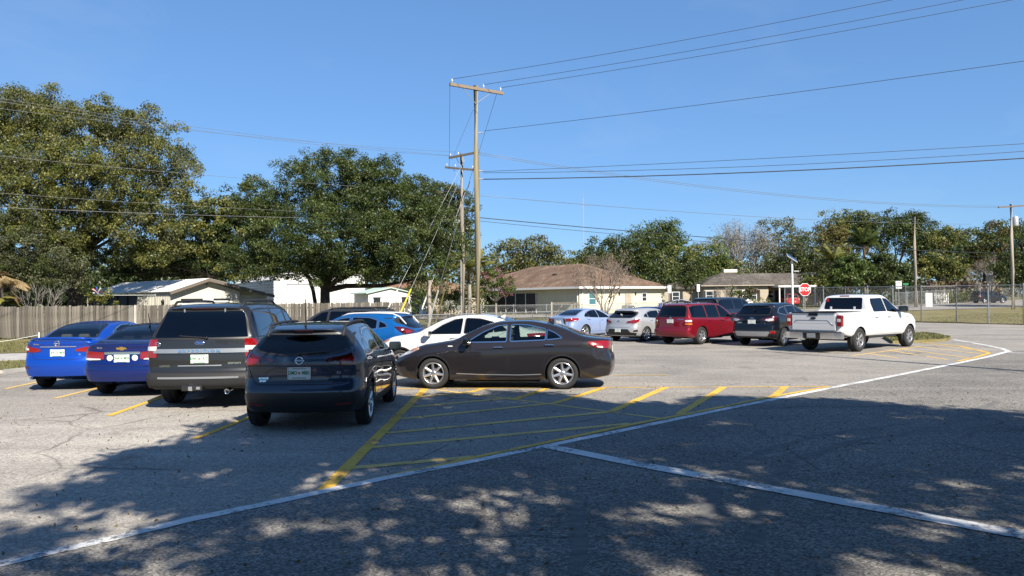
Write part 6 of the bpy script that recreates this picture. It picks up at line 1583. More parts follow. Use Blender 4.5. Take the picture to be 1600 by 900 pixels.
# --- dark slate crossover, nearest, seen from behind
CROSS = dict(name='parked_car', L=4.38, R=.338, rimr=.235, wb=(-1.36, 1.286), spokes=5, style='twin', tw=.215, bulge=(.20, .26), lipmat='cladding', lip=.07, lipoff=.010, inset=.005,
    bot=[(-2.19, .30), (-1.9, .24), (-1.4, .22), (1.5, .20), (2.0, .22), (2.19, .28)],
    top=[(-2.19, 1.475), (-2.08, 1.505), (-1.6, 1.548), (-.8, 1.578), (-.2, 1.572), (.2, 1.52), (.6, 1.35), (1.0, 1.14), (1.2, 1.07), (1.7, .98), (2.0, .88), (2.19, .70)],
    belt=[(-2.19, 1.13), (-1.5, 1.10), (0, 1.02), (.9, .98), (1.5, .90), (2.19, .60)],
    roofw=[(-2.19, .56), (-1.6, .60), (-.5, .61), (.1, .62), (.5, .67), (1.1, .79), (1.8, .74), (2.19, .52)],
    wid=[(-2.19, .79), (-2.08, .865), (-1.75, .918), (-1.2, .918), (0, .905), (1.3, .918), (1.8, .88), (2.05, .80), (2.19, .66)],
    rear=[(.25, .16), (.40, .04), (.56, 0), (.68, .02), (.76, .07), (1.0, .06), (1.10, .08), (1.16, .12), (1.44, .41), (1.465, .38), (1.49, .30), (1.56, .31)], front=[(.2, .12), (.4, .02), (.6, 0), (.78, .06), (.95, .16)],
    wins=[([(.88, 1.03), (.52, 1.27), (.24, 1.41), (-.12, 1.455), (-.12, 1.055)], gm), ([(-.20, 1.06), (-.20, 1.46), (-.75, 1.445), (-1.04, 1.37), (-1.06, 1.115)], gd), ([(-1.12, 1.125), (-1.10, 1.35), (-1.32, 1.27), (-1.42, 1.165)], gd)],
    ws=[(1.02, -.64), (1.08, 0), (1.02, .64), (.30, .52), (.26, 0), (.30, -.52)], rw=('R', [(-.60, 1.165), (-.3, 1.125), (.3, 1.125), (.60, 1.165), (.74, 1.25), (.60, 1.425), (-.60, 1.425), (-.74, 1.25)], gc),
    doors=[[(1.0, .36), (1.02, .90), (.92, 1.0), (.50, 1.31), (.22, 1.445), (-.17, 1.485), (-.15, .36)], [(-.18, .36), (-.19, 1.49), (-.78, 1.475), (-1.08, 1.39), (-1.10, 1.10), (-1.06, .90), (-.98, .72), (-.93, .36)]],
    gate=[(-.66, .70), (.66, .70), (.76, .90), (.78, 1.10), (.66, 1.45), (-.66, 1.45), (-.78, 1.10), (-.76, .90)], hood=[(1.15, -.70), (1.15, .70), (1.85, .64), (2.08, .40), (2.08, -.40), (1.85, -.64)],
    handles=[(.02, .93), (-.92, 1.0)], mirror=(.78, 1.06), seatz=.56, handlemat='paint', trimw=.018, trim='satin',
    panels=[('tail_light', 'dark_red_lens', 'RW', [(.36, 1.035), (.42, 1.075), (.70, 1.115), (1.05, 1.165), (1.30, 1.18), (1.16, 1.06), (.98, .965), (.62, .975), (.46, 1.0)], .014), ('tail_light_lens', 'red_lens', 'RW', [(.56, 1.0), (.60, 1.06), (.92, 1.09), (.92, .985)], .022),
            ('lower_bumper', 'plastic', 'RW', [(-1.2, .30), (1.2, .30), (1.24, .44), (.9, .57), (.5, .585), (-.5, .585), (-.9, .57), (-1.24, .44)], .008, False), ('reflector', 'red_lens', 'RW', [(.52, .40), (.80, .41), (.80, .43), (.52, .42)], .018),
            ('headlight', 'clear_lens', 'FW', [(.48, .72), (.50, .80), (.95, .88), (1.30, .90), (1.10, .78)], .010), ('grille', 'plastic', 'F', [(-.40, .50), (.40, .50), (.46, .78), (-.46, .78)], .008, False)],
    sides=[('sill_cladding', 'cladding', [(-.92, .22), (.86, .21), (.86, .35), (-.92, .36)], .008)])
S = dict(CROSS, X=-3.14, Y=13.3, th=-1.0, label='dark slate blue crossover with a bent antenna, nearest to the camera', cat='car', paint=P_SLATE, stop=(0, 1.462, .13), rails=(-1.75, .1, .56, .035), railmat='cladding', antenna=(-1.72, .42, .1), wiper=(0.0, 1.13, -.42, 1.16))
car, cs = build_car(S); cs_, c_ = cs, car
plate(car, cs, 0, .865, [('DMO', .092), ('MB0', -.092)], nframe='satin'); badge(car, cs, 'ring', 0, 1.045)
lettering(car, cs, 'SV', -.56, .86, .055); lettering(car, cs, 'ROGUE', .53, .79, .038, sx=1.2); lettering(car, cs, 'SPORT', .54, .75, .03, sx=1.2)
bm_obj(cs.stroke([(-.60, .735), (0, .725), (.60, .735)], 'R', .012, .004), 'gate_crease', M['plastic'], car)
bm_obj(cs.panel([(-.36, .94), (.36, .94), (.50, .87), (.40, .765), (-.40, .765), (-.50, .87)], 'R', .0015, .001), 'plate_recess', P_SLATE, car)
bm_obj(cs.stroke([(-.36, .945), (.36, .945), (.52, .87), (.40, .755), (-.40, .755), (-.52, .87)], 'R', .012, .003, True), 'recess_edge', M['gloss_black'], car)

# --- big grey SUV
BIGSUV = dict(name='parked_car', L=5.23, R=.40, rimr=.255, wb=(-1.41, 1.61), spokes=6, style='fat', tw=.265, bulge=(.14, .20), nx=120, inset=.03,
    bot=[(-2.615, .40), (-2.3, .36), (-1.9, .34), (1.6, .32), (2.3, .32), (2.615, .36)],
    top=[(-2.615, 1.82), (-2.5, 1.85), (-1.8, 1.885), (-.6, 1.90), (.2, 1.885), (.62, 1.82), (.95, 1.62), (1.35, 1.34), (1.55, 1.275), (2.2, 1.20), (2.5, 1.10), (2.615, .92)],
    belt=[(-2.615, 1.25), (1.3, 1.22), (2.3, 1.06), (2.615, .82)],
    roofw=[(-2.615, .69), (-2.2, .73), (.2, .73), (.7, .76), (1.4, .87), (2.2, .86), (2.615, .72)],
    wid=[(-2.615, .93), (-2.54, .965), (-2.3, .99), (0, 1.0), (2.0, .99), (2.4, .95), (2.615, .84)], beltw=.965,
    rear=[(.36, .06), (.48, .01), (.62, 0), (.655, .10), (.95, .115), (1.24, .14), (1.78, .42), (1.80, .38), (1.90, .42)], front=[(.3, .10), (.5, .01), (.8, 0), (1.0, .04), (1.2, .12)],
    wins=[([(1.20, 1.275), (.80, 1.60), (.55, 1.73), (.30, 1.76), (.30, 1.265)], gd), ([(.20, 1.265), (.20, 1.775), (-.72, 1.785), (-.72, 1.26)], gd), ([(-.84, 1.26), (-.82, 1.785), (-1.80, 1.775), (-2.02, 1.73), (-2.16, 1.50), (-2.20, 1.28)], gd)],
    ws=[(1.32, -.74), (1.38, 0), (1.32, .74), (.74, .62), (.70, 0), (.74, -.62)], rw=('R', [(-.845, 1.265), (.845, 1.265), (.70, 1.765), (-.70, 1.765)], gd),
    doors=[[(1.30, .50), (1.32, 1.18), (1.25, 1.30), (.80, 1.655), (.50, 1.79), (.25, 1.81), (.25, .50)], [(.22, .50), (.22, 1.815), (-.78, 1.825), (-.78, 1.2), (-.90, 1.0), (-.92, .50)]],
    gate=[(-.87, .66), (.87, .66), (.89, 1.2), (.74, 1.80), (-.74, 1.80), (-.89, 1.2)], hood=[(1.48, -.78), (1.48, .78), (2.45, .74), (2.45, -.74)],
    handles=[(.38, 1.10), (-.66, 1.10)], mirror=(1.0, 1.24), msz=1.4, seatz=.80, seatx=.3, handlemat='paint',
    panels=[('tail_light', 'red_lens', 'RW', [(.88, .93), (.885, 1.255), (1.14, 1.25), (1.24, 1.10), (1.17, .93)], .014), ('tail_light_lens', 'clear_lens', 'RW', [(.885, 1.055), (.885, 1.135), (1.20, 1.125), (1.20, 1.055)], .022),
            ('rear_bumper', 'cladding', 'RW', [(-1.25, .37), (1.25, .37), (1.25, .66), (.86, .645), (-.86, .645), (-1.25, .66)], .022, False), ('bumper_step', 'satin', 'R', [(-.70, .565), (.70, .565), (.70, .60), (-.70, .60)], .035, False),
            ('headlight', 'clear_lens', 'FW', [(.62, .90), (.62, 1.08), (1.1, 1.08), (1.2, .94)], .012), ('grille', 'chrome', 'F', [(-.55, .72), (.55, .72), (.58, 1.04), (-.58, 1.04)], .012, False)],
    sides=[('sill_cladding', 'cladding', [(-.92, .34), (1.12, .33), (1.12, .48), (-.92, .48)], .012)])
S = dict(BIGSUV, X=-5.72, Y=16.2, th=-3.2, label='big grey SUV with roof rails and a dark rear window', cat='car', paint=P_GREY, rails=(-2.1, .35, .62, .065), railmat='cladding', wiper=(-.12, 1.27, .36, 1.31), stop=(0, 1.79, .22), exhaust=[(-.50, .33, .045)], exin=.02)
car, cs = build_car(S)
plate(car, cs, 0, .905, [('KWL', .10), ('A17', -.10)], m='plate_white'); badge(car, cs, 'oval', 0, 1.19)
bm_obj(cs.panel([(-.83, 1.01), (.83, 1.01), (.83, 1.085), (-.83, 1.085)], 'R', .022), 'chrome_bar', M['satin'], car)
lettering(car, cs, 'EXPEDITION', 0, 1.048, .06, 'chrome', 1.6, 'R', .030, .003, 1.45); lettering(car, cs, 'LIMITED', .62, .78, .042, spacing=1.2); lettering(car, cs, 'ECOBOOST', -.60, .82, .038, bold=.004)
badge(car, cs, 'ellipse', .76, 1.17)
bm_obj(cs.panel([(-.42, .985), (.42, .985), (.38, .80), (-.38, .80)], 'R', .002, .001), 'plate_recess', P_GREY, car); bm_obj(cs.stroke([(-.38, .785), (.38, .785)], 'R', .020, .008), 'recess_edge', M['satin'], car)
for yy in (-.36, .36): p, _ = cs.hit('R', yy, 1.765, .02); MB().box(p, (.03, .03, .07), bev=.008).obj('glass_hinge', M['satin'], car)
hi = MB().box((-2.55, .1, .40), (.14, .36, .10), bev=.01).obj('hitch_box', M['plastic'], car); MB().box((-2.64, .1, .40), (.10, .08, .08), bev=.008).obj('hitch_receiver', M['chrome'], hi)
MB().box((-2.64, -.02, .40), (.03, .07, .05), bev=.005).obj('trailer_plug', M['satin'], hi)

# --- dark blue sedan
S = dict(SEDAN, L=4.60, R=.328, rimr=.215, wb=(-1.30, 1.385), X=-7.92, Y=17.75, th=-1.0, label='navy blue sedan with two round white stickers beside its plate', paint=P_NAVY, trim='plastic', handlemat='paint', tw=.205, bulge=(.20, .22),
    bot=[(-2.30, .34), (-1.9, .28), (-1.4, .20), (1.5, .19), (2.0, .20), (2.30, .24)],
    top=[(-2.30, 1.075), (-2.25, 1.11), (-2.0, 1.125), (-1.82, 1.15), (-1.3, 1.345), (-.85, 1.445), (-.3, 1.476), (.2, 1.435), (.6, 1.29), (1.0, 1.10), (1.2, 1.03), (1.7, .95), (2.0, .86), (2.2, .74), (2.30, .60)],
    belt=[(-2.30, 1.0), (-1.6, 1.02), (0, .97), (.9, .94), (1.5, .87), (2.30, .56)], roofw=[(-2.30, .66), (-1.9, .70), (-1.4, .63), (-.8, .59), (0, .585), (.5, .63), (1.0, .74), (1.6, .74), (2.30, .5)],
    wid=[(-2.30, .77), (-2.22, .83), (-1.95, .885), (-1.3, .90), (1.3, .90), (1.8, .87), (2.1, .79), (2.30, .60)], rear=[(.2, .14), (.36, .03), (.55, 0), (.70, .02), (.76, .05), (.98, .06), (1.06, .04), (1.12, .06)],
    wins=[([(.74, 1.0), (.40, 1.24), (.10, 1.37), (-.12, 1.395), (-.12, 1.02)], gm), ([(-.20, 1.025), (-.20, 1.40), (-.62, 1.385), (-.98, 1.30), (-.98, 1.06)], gm), ([(-1.01, 1.065), (-1.01, 1.29), (-1.15, 1.23), (-1.28, 1.12)], gm)],
    ws=[(.98, -.62), (1.03, 0), (.98, .62), (.36, .50), (.32, 0), (.36, -.50)], rw=('T', [(-.95, -.47), (-.92, 0), (-.95, .47), (-1.74, .57), (-1.79, 0), (-1.74, -.57)], gm),
    doors=[[(.98, .36), (1.0, .90), (.80, .98), (.36, 1.28), (.06, 1.405), (-.165, 1.43), (-.15, .36)], [(-.18, .36), (-.19, 1.435), (-.64, 1.42), (-1.0, 1.33), (-1.30, 1.10), (-1.04, .95), (-.98, .78), (-.92, .36)]],
    lid=None, gate=[(-.64, .66), (.64, .66), (.66, .98), (.56, 1.09), (-.56, 1.09), (-.66, .98)], gatename='trunk_lid', handles=[(.02, .91), (-.98, .95)], mirror=(.70, 1.02), antenna=(-.98, .28, .35),
    panels=[('tail_light', 'red_lens', 'RW', [(.36, .785), (.37, .93), (.72, .945), (1.10, .965), (1.24, .95), (1.16, .80), (.75, .765)], .014), ('tail_light_lens', 'clear_lens', 'RW', [(.42, .775), (.44, .80), (1.10, .82), (1.08, .785), (.75, .765)], .020), ('chrome_strip', 'chrome', 'R', [(-.36, .885), (.36, .885), (.36, .935), (-.36, .935)], .014, False),
            ('bumper_crease', 'plastic', 'R', [(-.60, .405), (.60, .405), (.60, .413), (-.60, .413)], .003, False), ('headlight', 'clear_lens', 'FW', [(.5, .68), (.5, .78), (1.3, .88), (1.1, .74)], .01)], gaps=[([(-2.2, .70), (-1.9, .70), (-1.7, .64)], 'P')])
car, cs = build_car(S)
plate(car, cs, 0, .80, [('DHA', .10), ('MD5', -.10)]); badge(car, cs, 'bowtie', 0, 1.005); lettering(car, cs, 'ECO', .46, 1.015, .05, spacing=1.1)
for yy in (.245, -.255): p, _ = cs.hit('R', yy, .81, .004); MB().lathe([(.001, -.004), (.055, -.004), (.06, 0)], 20, 'Y').obj('round_sticker', M['white_paint'], car).matrix_local = Matrix.Translation(p) @ Matrix.Rotation(R(-90), 4, 'Z')

# --- bright blue sedan
S = dict(S, L=4.625, R=.318, rimr=.215, wb=(-1.33, 1.37), X=-10.08, Y=19.15, th=-2.0, label='bright blue sedan with a trunk lip spoiler, leftmost of the cars', paint=P_BRIGHT, antenna=None, trim='chrome', trimw=.026, archk=1.14,
    wid=[(-2.31, .74), (-2.22, .81), (-1.95, .865), (-1.3, .88), (1.3, .88), (1.8, .85), (2.1, .77), (2.31, .58)], bot=[(-2.31, .33), (-1.9, .27), (-1.4, .19), (1.5, .18), (2.0, .19), (2.31, .24)],
    top=[(-2.31, 1.09), (-2.25, 1.12), (-2.0, 1.125), (-1.8, 1.145), (-1.25, 1.355), (-.8, 1.46), (-.2, 1.495), (.2, 1.455), (.6, 1.31), (1.05, 1.09), (1.25, 1.02), (1.7, .93), (2.0, .84), (2.2, .72), (2.31, .58)],
    rw=('T', [(-.92, -.46), (-.89, 0), (-.92, .46), (-1.72, .57), (-1.77, 0), (-1.72, -.57)], gc),
    wins=[([(.76, 1.0), (.40, 1.25), (.10, 1.385), (-.12, 1.41), (-.12, 1.02)], gc), ([(-.20, 1.025), (-.20, 1.415), (-.62, 1.40), (-1.0, 1.31), (-1.0, 1.06)], gc), ([(-1.03, 1.065), (-1.03, 1.30), (-1.22, 1.22), (-1.36, 1.10)], gc)], seatmat=M['seat_tan'],
    panels=[('tail_light', 'red_lens', 'RW', [(.385, .87), (.37, .915), (.46, .945), (.75, .985), (1.05, 1.035), (1.34, 1.06), (1.22, .96), (.92, .875), (.6, .855)], .014), ('tail_light_lens', 'clear_lens', 'RW', [(.72, .90), (.75, .945), (1.08, .99), (1.15, .97), (.95, .905)], .022), ('chrome_strip', 'satin', 'R', [(-.40, .965), (.40, .965), (.38, .985), (-.38, .985)], .012, False),
            ('reflector', 'dark_red_lens', 'RW', [(.62, .50), (.86, .51), (.86, .545), (.66, .54)], .006), ('headlight', 'clear_lens', 'FW', [(.5, .68), (.5, .78), (1.3, .88), (1.1, .74)], .01)], gate=[(-.52, .70), (.52, .70), (.66, .98), (.56, 1.09), (-.56, 1.09), (-.66, .98)], exhaust=[(.56, .30, .04)], exin=.03)
car, cs = build_car(S)
plate(car, cs, 0, .84, [('IFA', .10), ('M59', -.10)]); badge(car, cs, 'ring', 0, 1.05); lettering(car, cs, 'SENTRA', .47, 1.03, .036); lettering(car, cs, 'SR', -.46, .80, .04)
p, _ = cs.hit('T', -2.20, 0, 0); mb = MB(); mb.path([(-2.10, -.66, p.z + .005), (-2.20, -.5, p.z + .035), (-2.235, 0, p.z + .045), (-2.20, .5, p.z + .035), (-2.10, .66, p.z + .005)], .024, 8); mb.obj('lip_spoiler', P_BRIGHT, car)

# --- dark red SUV
MIDSUV = dict(name='parked_car', L=4.69, R=.362, rimr=.225, wb=(-1.35, 1.365), spokes=5, style='fat', tw=.225, bulge=(.15, .20),
    bot=[(-2.345, .34), (-2.0, .28), (-1.5, .26), (1.5, .25), (2.0, .26), (2.345, .30)],
    top=[(-2.345, 1.60), (-2.2, 1.64), (-1.5, 1.678), (-.4, 1.685), (.15, 1.655), (.5, 1.52), (.95, 1.20), (1.15, 1.10), (1.7, 1.03), (2.1, .93), (2.345, .74)],
    belt=[(-2.345, 1.09), (0, 1.06), (1.0, 1.03), (1.6, .96), (2.345, .66)], roofw=[(-2.345, .62), (-1.8, .65), (-.3, .65), (.2, .67), (.6, .73), (1.1, .82), (1.8, .78), (2.345, .60)],
    wid=[(-2.345, .84), (-2.25, .88), (-1.9, .905), (0, .912), (1.5, .905), (2.0, .86), (2.2, .78), (2.345, .66)], beltw=.965,
    rear=[(.28, .10), (.42, .01), (.60, 0), (.64, .07), (1.0, .09), (1.12, .12), (1.55, .33), (1.58, .28), (1.68, .32)], front=[(.25, .10), (.45, .01), (.7, 0), (.9, .06), (1.05, .14)],
    wins=[([(.84, 1.075), (.48, 1.38), (.22, 1.545), (-.02, 1.575), (-.02, 1.075)], gm), ([(-.10, 1.075), (-.10, 1.58), (-.92, 1.58), (-.92, 1.08)], gd), ([(-1.0, 1.08), (-1.0, 1.58), (-1.72, 1.565), (-1.92, 1.51), (-2.02, 1.11)], gd)],
    ws=[(.96, -.68), (1.02, 0), (.96, .68), (.38, .56), (.34, 0), (.38, -.56)], rw=('R', [(-.68, 1.125), (.68, 1.125), (.58, 1.535), (-.58, 1.535)], gd),
    doors=[[(1.0, .40), (1.02, 1.0), (.90, 1.09), (.48, 1.42), (.20, 1.585), (-.05, 1.605), (-.05, .40)], [(-.08, .40), (-.08, 1.61), (-.96, 1.61), (-.98, 1.1), (-1.02, .9), (-.94, .72), (-.90, .40)]],
    gate=[(-.70, .64), (.70, .64), (.74, 1.1), (.62, 1.57), (-.62, 1.57), (-.74, 1.1)], hood=[(1.12, -.74), (1.12, .74), (1.9, .70), (2.22, .45), (2.22, -.45), (1.9, -.70)],
    handles=[(.10, .95), (-.80, .96)], mirror=(.78, 1.12), msz=1.15, seatz=.66, handlemat='paint',
    panels=[('tail_light', 'red_lens', 'RW', [(.74, .82), (.755, 1.10), (1.06, 1.09), (1.08, .82)], .014), ('tail_light_lens', 'clear_lens', 'RW', [(.745, .93), (.75, 1.0), (1.06, 1.0), (1.06, .93)], .022), ('turn_signal', 'amber_lens', 'RW', [(.745, .82), (.745, .87), (1.07, .87), (1.07, .82)], .018),
            ('headlight', 'clear_lens', 'FW', [(.52, .76), (.52, .88), (1.05, .92), (1.2, .84)], .012), ('grille', 'plastic', 'F', [(-.4, .66), (.4, .66), (.44, .84), (-.44, .84)], .008, False)],
    sides=[])
S = dict(MIDSUV, X=8.04, Y=32.5, th=47.9, label='dark red SUV with roof rails between the silver hatchback and the black SUV', cat='car', paint=P_RED, rails=(-1.95, .05, .57, .075), wiper=(.0, 1.14, .36, 1.17))
S['sides'] = [(a, P_RED, c, d) for a, b, c, d in S['sides']]
car, cs = build_car(S); plate(car, cs, 0, .95, [('KTP', .1), ('L42', -.1)], decor=True) if False else plate(car, cs, 0, .95); badge(car, cs, 'ellipse', 0, 1.07); lettering(car, cs, 'HIGHLANDER', -.48, 1.03, .04)

# --- black SUV
S = dict(MIDSUV, L=4.52, R=.352, rimr=.24, wb=(-1.27, 1.42), X=10.72, Y=31.0, th=45.0, label='black SUV with a silver lower bumper, between the red SUV and the white pickup', cat='car', paint=P_BLACK, spokes=5, style='fat', lipmat='plastic', lip=.05,
    top=[(-2.26, 1.56), (-2.1, 1.60), (-1.4, 1.655), (-.5, 1.665), (.0, 1.63), (.4, 1.49), (.95, 1.19), (1.15, 1.11), (1.7, 1.02), (2.05, .90), (2.26, .70)], bot=[(-2.26, .34), (-1.9, .27), (-1.4, .24), (1.5, .23), (2.26, .28)], belt=[(-2.26, 1.18), (-1.2, 1.14), (0, 1.08), (1.0, 1.03), (1.6, .95), (2.26, .62)],
    roofw=[(-2.26, .58), (-1.8, .62), (-.3, .63), (.2, .65), (.6, .72), (1.1, .82), (1.8, .78), (2.26, .58)], wid=[(-2.26, .82), (-2.16, .875), (-1.85, .915), (0, .918), (1.4, .915), (1.9, .86), (2.26, .64)],
    rear=[(.28, .12), (.42, .02), (.58, 0), (.72, .03), (.80, .07), (1.05, .08), (1.16, .13), (1.52, .44), (1.56, .38), (1.66, .40)],
    wins=[([(.84, 1.09), (.46, 1.36), (.18, 1.505), (-.08, 1.54), (-.08, 1.11)], gm), ([(-.16, 1.115), (-.16, 1.545), (-.86, 1.53), (-.92, 1.16)], gd), ([(-1.0, 1.165), (-.96, 1.52), (-1.40, 1.45), (-1.72, 1.28)], gd)], trim='satin', trimw=.014,
    doors=[[(1.0, .40), (1.02, 1.0), (.90, 1.10), (.46, 1.40), (.16, 1.545), (-.12, 1.57), (-.12, .40)], [(-.15, .40), (-.15, 1.575), (-.92, 1.56), (-.98, 1.15), (-1.0, .9), (-.92, .72), (-.88, .40)]],
    rw=('R', [(-.66, 1.20), (.66, 1.20), (.60, 1.495), (-.60, 1.495)], gd), gate=[(-.66, .70), (.66, .70), (.76, 1.1), (.64, 1.52), (-.64, 1.52), (-.76, 1.1)],
    panels=[('tail_light', 'dark_red_lens', 'RW', [(.34, 1.02), (.40, 1.07), (.72, 1.12), (1.22, 1.17), (1.12, 1.03), (.95, .95), (.62, .95)], .014), ('tail_light_lens', 'clear_lens', 'RW', [(.52, 1.0), (.56, 1.05), (.92, 1.075), (.92, .985), (.7, .965)], .022), ('rear_bumper', 'plastic', 'RW', [(-1.2, .33), (1.2, .33), (1.22, .62), (.6, .64), (-.6, .64), (-1.22, .62)], .008, False),
            ('skid_plate', 'satin', 'R', [(-.62, .40), (.62, .40), (.72, .56), (.66, .58), (-.66, .58), (-.72, .56)], .020, False), ('reflector', 'red_lens', 'RW', [(.72, .50), (.98, .50), (.98, .60), (.72, .58)], .020), ('headlight', 'clear_lens', 'FW', [(.52, .76), (.52, .86), (1.05, .94), (1.25, .90)], .012)], sides=[('sill_cladding', 'plastic', [(-.86, .26), (.98, .25), (.98, .38), (-.86, .38)], .008)], handles=[(.04, 1.0), (-.82, 1.04)], antenna=(-1.9, .05, 0), exhaust=[(.45, .36, .04), (-.45, .36, .04)])
car, cs = build_car(S); plate(car, cs, 0, .94); badge(car, cs, 'oval', 0, 1.08); lettering(car, cs, 'ESCAPE', .52, .90, .045); lettering(car, cs, 'SE', -.52, .90, .05)

# --- silver hatchback
S = dict(CROSS, L=4.34, R=.322, rimr=.225, wb=(-1.30, 1.35), X=6.16, Y=35.06, th=46.0, label='silver hatchback with a black lower bumper beside the dark red SUV', cat='car', paint=P_SILVER, lipmat=None, lip=.03, lipoff=.005,
    top=[(-2.17, 1.36), (-2.05, 1.39), (-1.5, 1.44), (-.8, 1.465), (-.2, 1.455), (.2, 1.39), (.6, 1.22), (1.0, 1.04), (1.2, .98), (1.7, .89), (2.0, .78), (2.17, .62)], belt=[(-2.17, 1.02), (-1.4, 1.0), (0, .95), (.9, .91), (1.5, .84), (2.17, .54)], bot=[(-2.17, .26), (-1.8, .21), (-1.4, .18), (1.5, .17), (2.17, .22)],
    rear=[(.2, .14), (.35, .03), (.50, 0), (.66, .02), (.72, .06), (.92, .08), (1.02, .12), (1.30, .46), (1.35, .40), (1.42, .42)],
    wins=[([(.78, .95), (.44, 1.16), (.16, 1.30), (-.12, 1.34), (-.12, .98)], gm), ([(-.20, .985), (-.20, 1.345), (-.75, 1.325), (-1.05, 1.25), (-1.08, 1.04)], gd), ([(-1.12, 1.045), (-1.1, 1.235), (-1.3, 1.17), (-1.42, 1.08)], gd)],
    ws=[(.96, -.62), (1.02, 0), (.96, .62), (.32, .52), (.28, 0), (.32, -.52)], rw=('R', [(-.60, 1.05), (.60, 1.05), (.70, 1.12), (.60, 1.32), (-.60, 1.32), (-.70, 1.12)], gd),
    doors=[[(1.0, .32), (1.02, .85), (.84, .94), (.42, 1.2), (.14, 1.33), (-.17, 1.37), (-.15, .32)], [(-.18, .32), (-.19, 1.375), (-.78, 1.355), (-1.08, 1.27), (-1.10, 1.02), (-1.06, .85), (-.98, .68), (-.93, .32)]],
    gate=[(-.60, .64), (.60, .64), (.76, .9), (.74, 1.05), (.64, 1.33), (-.64, 1.33), (-.74, 1.05), (-.76, .9)], handles=[(.02, .87), (-.92, .93)], mirror=(.74, .99), seatz=.46,
    panels=[('tail_light', 'red_lens', 'RW', [(.40, .82), (.44, .90), (.80, .955), (1.22, .99), (1.10, .88), (.9, .81)], .014), ('lower_bumper', 'plastic', 'RW', [(-.95, .24), (.95, .24), (.98, .40), (.62, .42), (.50, .56), (-.50, .56), (-.62, .42), (-.98, .40)], .010, False), ('vent', 'plastic', 'RW', [(.80, .44), (1.05, .46), (1.02, .54), (.80, .52)], .010), ('reflector', 'dark_red_lens', 'RW', [(.82, .47), (1.0, .48), (1.0, .51), (.82, .50)], .016), ('headlight', 'clear_lens', 'FW', [(.48, .62), (.50, .70), (1.2, .78), (1.05, .68)], .01)],
    sides=[], stop=(0, 1.345, .14), antenna=(-1.85, .05, 0), hood=[(1.12, -.68), (1.12, .68), (1.85, .60), (2.06, .40), (2.06, -.40), (1.85, -.60)])
car, cs = build_car(S); plate(car, cs, 0, .50); badge(car, cs, 'ellipse', 0, .92)

# --- white pickup truck
S = dict(name='pickup_truck', L=5.85, R=.405, rimr=.25, wb=(-1.70, 1.98), spokes=6, style='twin', tw=.275, bulge=(.05, .20), nx=130, inset=.02, X=12.46, Y=27.81, th=51.2, lip=.05, lipoff=.008, archk=1.13,
    label='white crew cab pickup truck with a chrome rear bumper', cat='pickup truck', paint=P_WHITE, rimmat=M['rim_dark'],
    xs=[-1.06, -1.03, -1.0, -.97, -.94, -.9, -.86, -.82, -.78],
    bot=[(-2.925, .70), (-2.75, .62), (-2.2, .52), (-1.2, .50), (1.5, .48), (2.4, .46), (2.925, .50)],
    top=[(-2.925, 1.335), (-2.9, 1.35), (-1.10, 1.36), (-1.04, 1.365), (-1.0, 1.40), (-.93, 1.62), (-.84, 1.86), (-.75, 1.91), (-.4, 1.945), (.3, 1.945), (.62, 1.89), (1.0, 1.68), (1.42, 1.38), (1.6, 1.30), (2.2, 1.24), (2.65, 1.16), (2.925, .95)],
    belt=[(-2.925, 1.27), (-1.1, 1.29), (0, 1.31), (1.4, 1.24), (2.5, 1.06), (2.925, .85)],
    roofw=[(-2.925, .93), (-1.05, .93), (-.96, .86), (-.84, .76), (-.5, .74), (.5, .74), (1.0, .78), (1.5, .88), (2.3, .88), (2.925, .74)],
    wid=[(-2.925, .985), (-2.8, 1.0), (2, 1.0), (2.5, .975), (2.8, .90), (2.925, .82)], beltw=.975,
    rear=[(.42, .0), (1.4, .0)], front=[(.45, .06), (.7, 0), (1.0, .02), (1.2, .10)],
    wins=[([(1.22, 1.345), (.84, 1.62), (.58, 1.77), (.28, 1.80), (.28, 1.345), (.95, 1.30)], gm), ([(.20, 1.345), (.20, 1.80), (-.62, 1.785), (-.70, 1.62), (-.70, 1.345)], gd)],
    ws=[(1.36, -.74), (1.42, 0), (1.36, .74), (.72, .62), (.68, 0), (.72, -.62)], rw=('R', [(-.70, 1.42), (.70, 1.42), (.66, 1.83), (-.66, 1.83)], gd),
    doors=[[(1.36, .56), (1.38, 1.20), (1.26, 1.36), (.84, 1.67), (.52, 1.82), (.24, 1.84), (.24, .56)], [(.21, .56), (.21, 1.845), (-.66, 1.83), (-.76, 1.62), (-.80, .80), (-.74, .56)]],
    hood=[(1.5, -.78), (1.5, .78), (2.6, .78), (2.6, -.78)], bedhole=[(-2.86, -.80), (-2.86, .80), (-1.12, .80), (-1.12, -.80)], handles=[(.36, 1.14), (-.56, 1.14)], handlemat='satin', mirror=(1.16, 1.38), msz=1.45, mirmat='gloss_black', seatz=.88, seatx=.55,
    panels=[('tail_light', 'red_lens', 'RW', [(.80, .90), (.80, 1.255), (1.22, 1.255), (1.16, 1.08), (1.14, .90)], .012) if False else ('headlight', 'clear_lens', 'FW', [(.62, .86), (.62, 1.08), (1.1, 1.10), (1.2, .9)], .012), ('grille', 'chrome', 'F', [(-.55, .75), (.55, .75), (.58, 1.06), (-.58, 1.06)], .012, False)],
    rwx=2.4, gaps=[([(-.84, .58), (-.86, 1.33)], 'L'), ([(-.84, .58), (-.86, 1.33)], 'P')], stop=None)
car, cs = build_car(S); hl = S['L'] / 2
bd = MB(); bd.box((-1.99, 0, .84), (1.78, 1.64, .03)).box((-1.99, .815, 1.08), (1.78, .03, .50)).box((-1.99, -.815, 1.08), (1.78, .03, .50)).box((-1.10, 0, 1.08), (.03, 1.62, .50)).box((-2.865, 0, 1.08), (.03, 1.62, .50)); bd.obj('bed', M['plastic'], car)
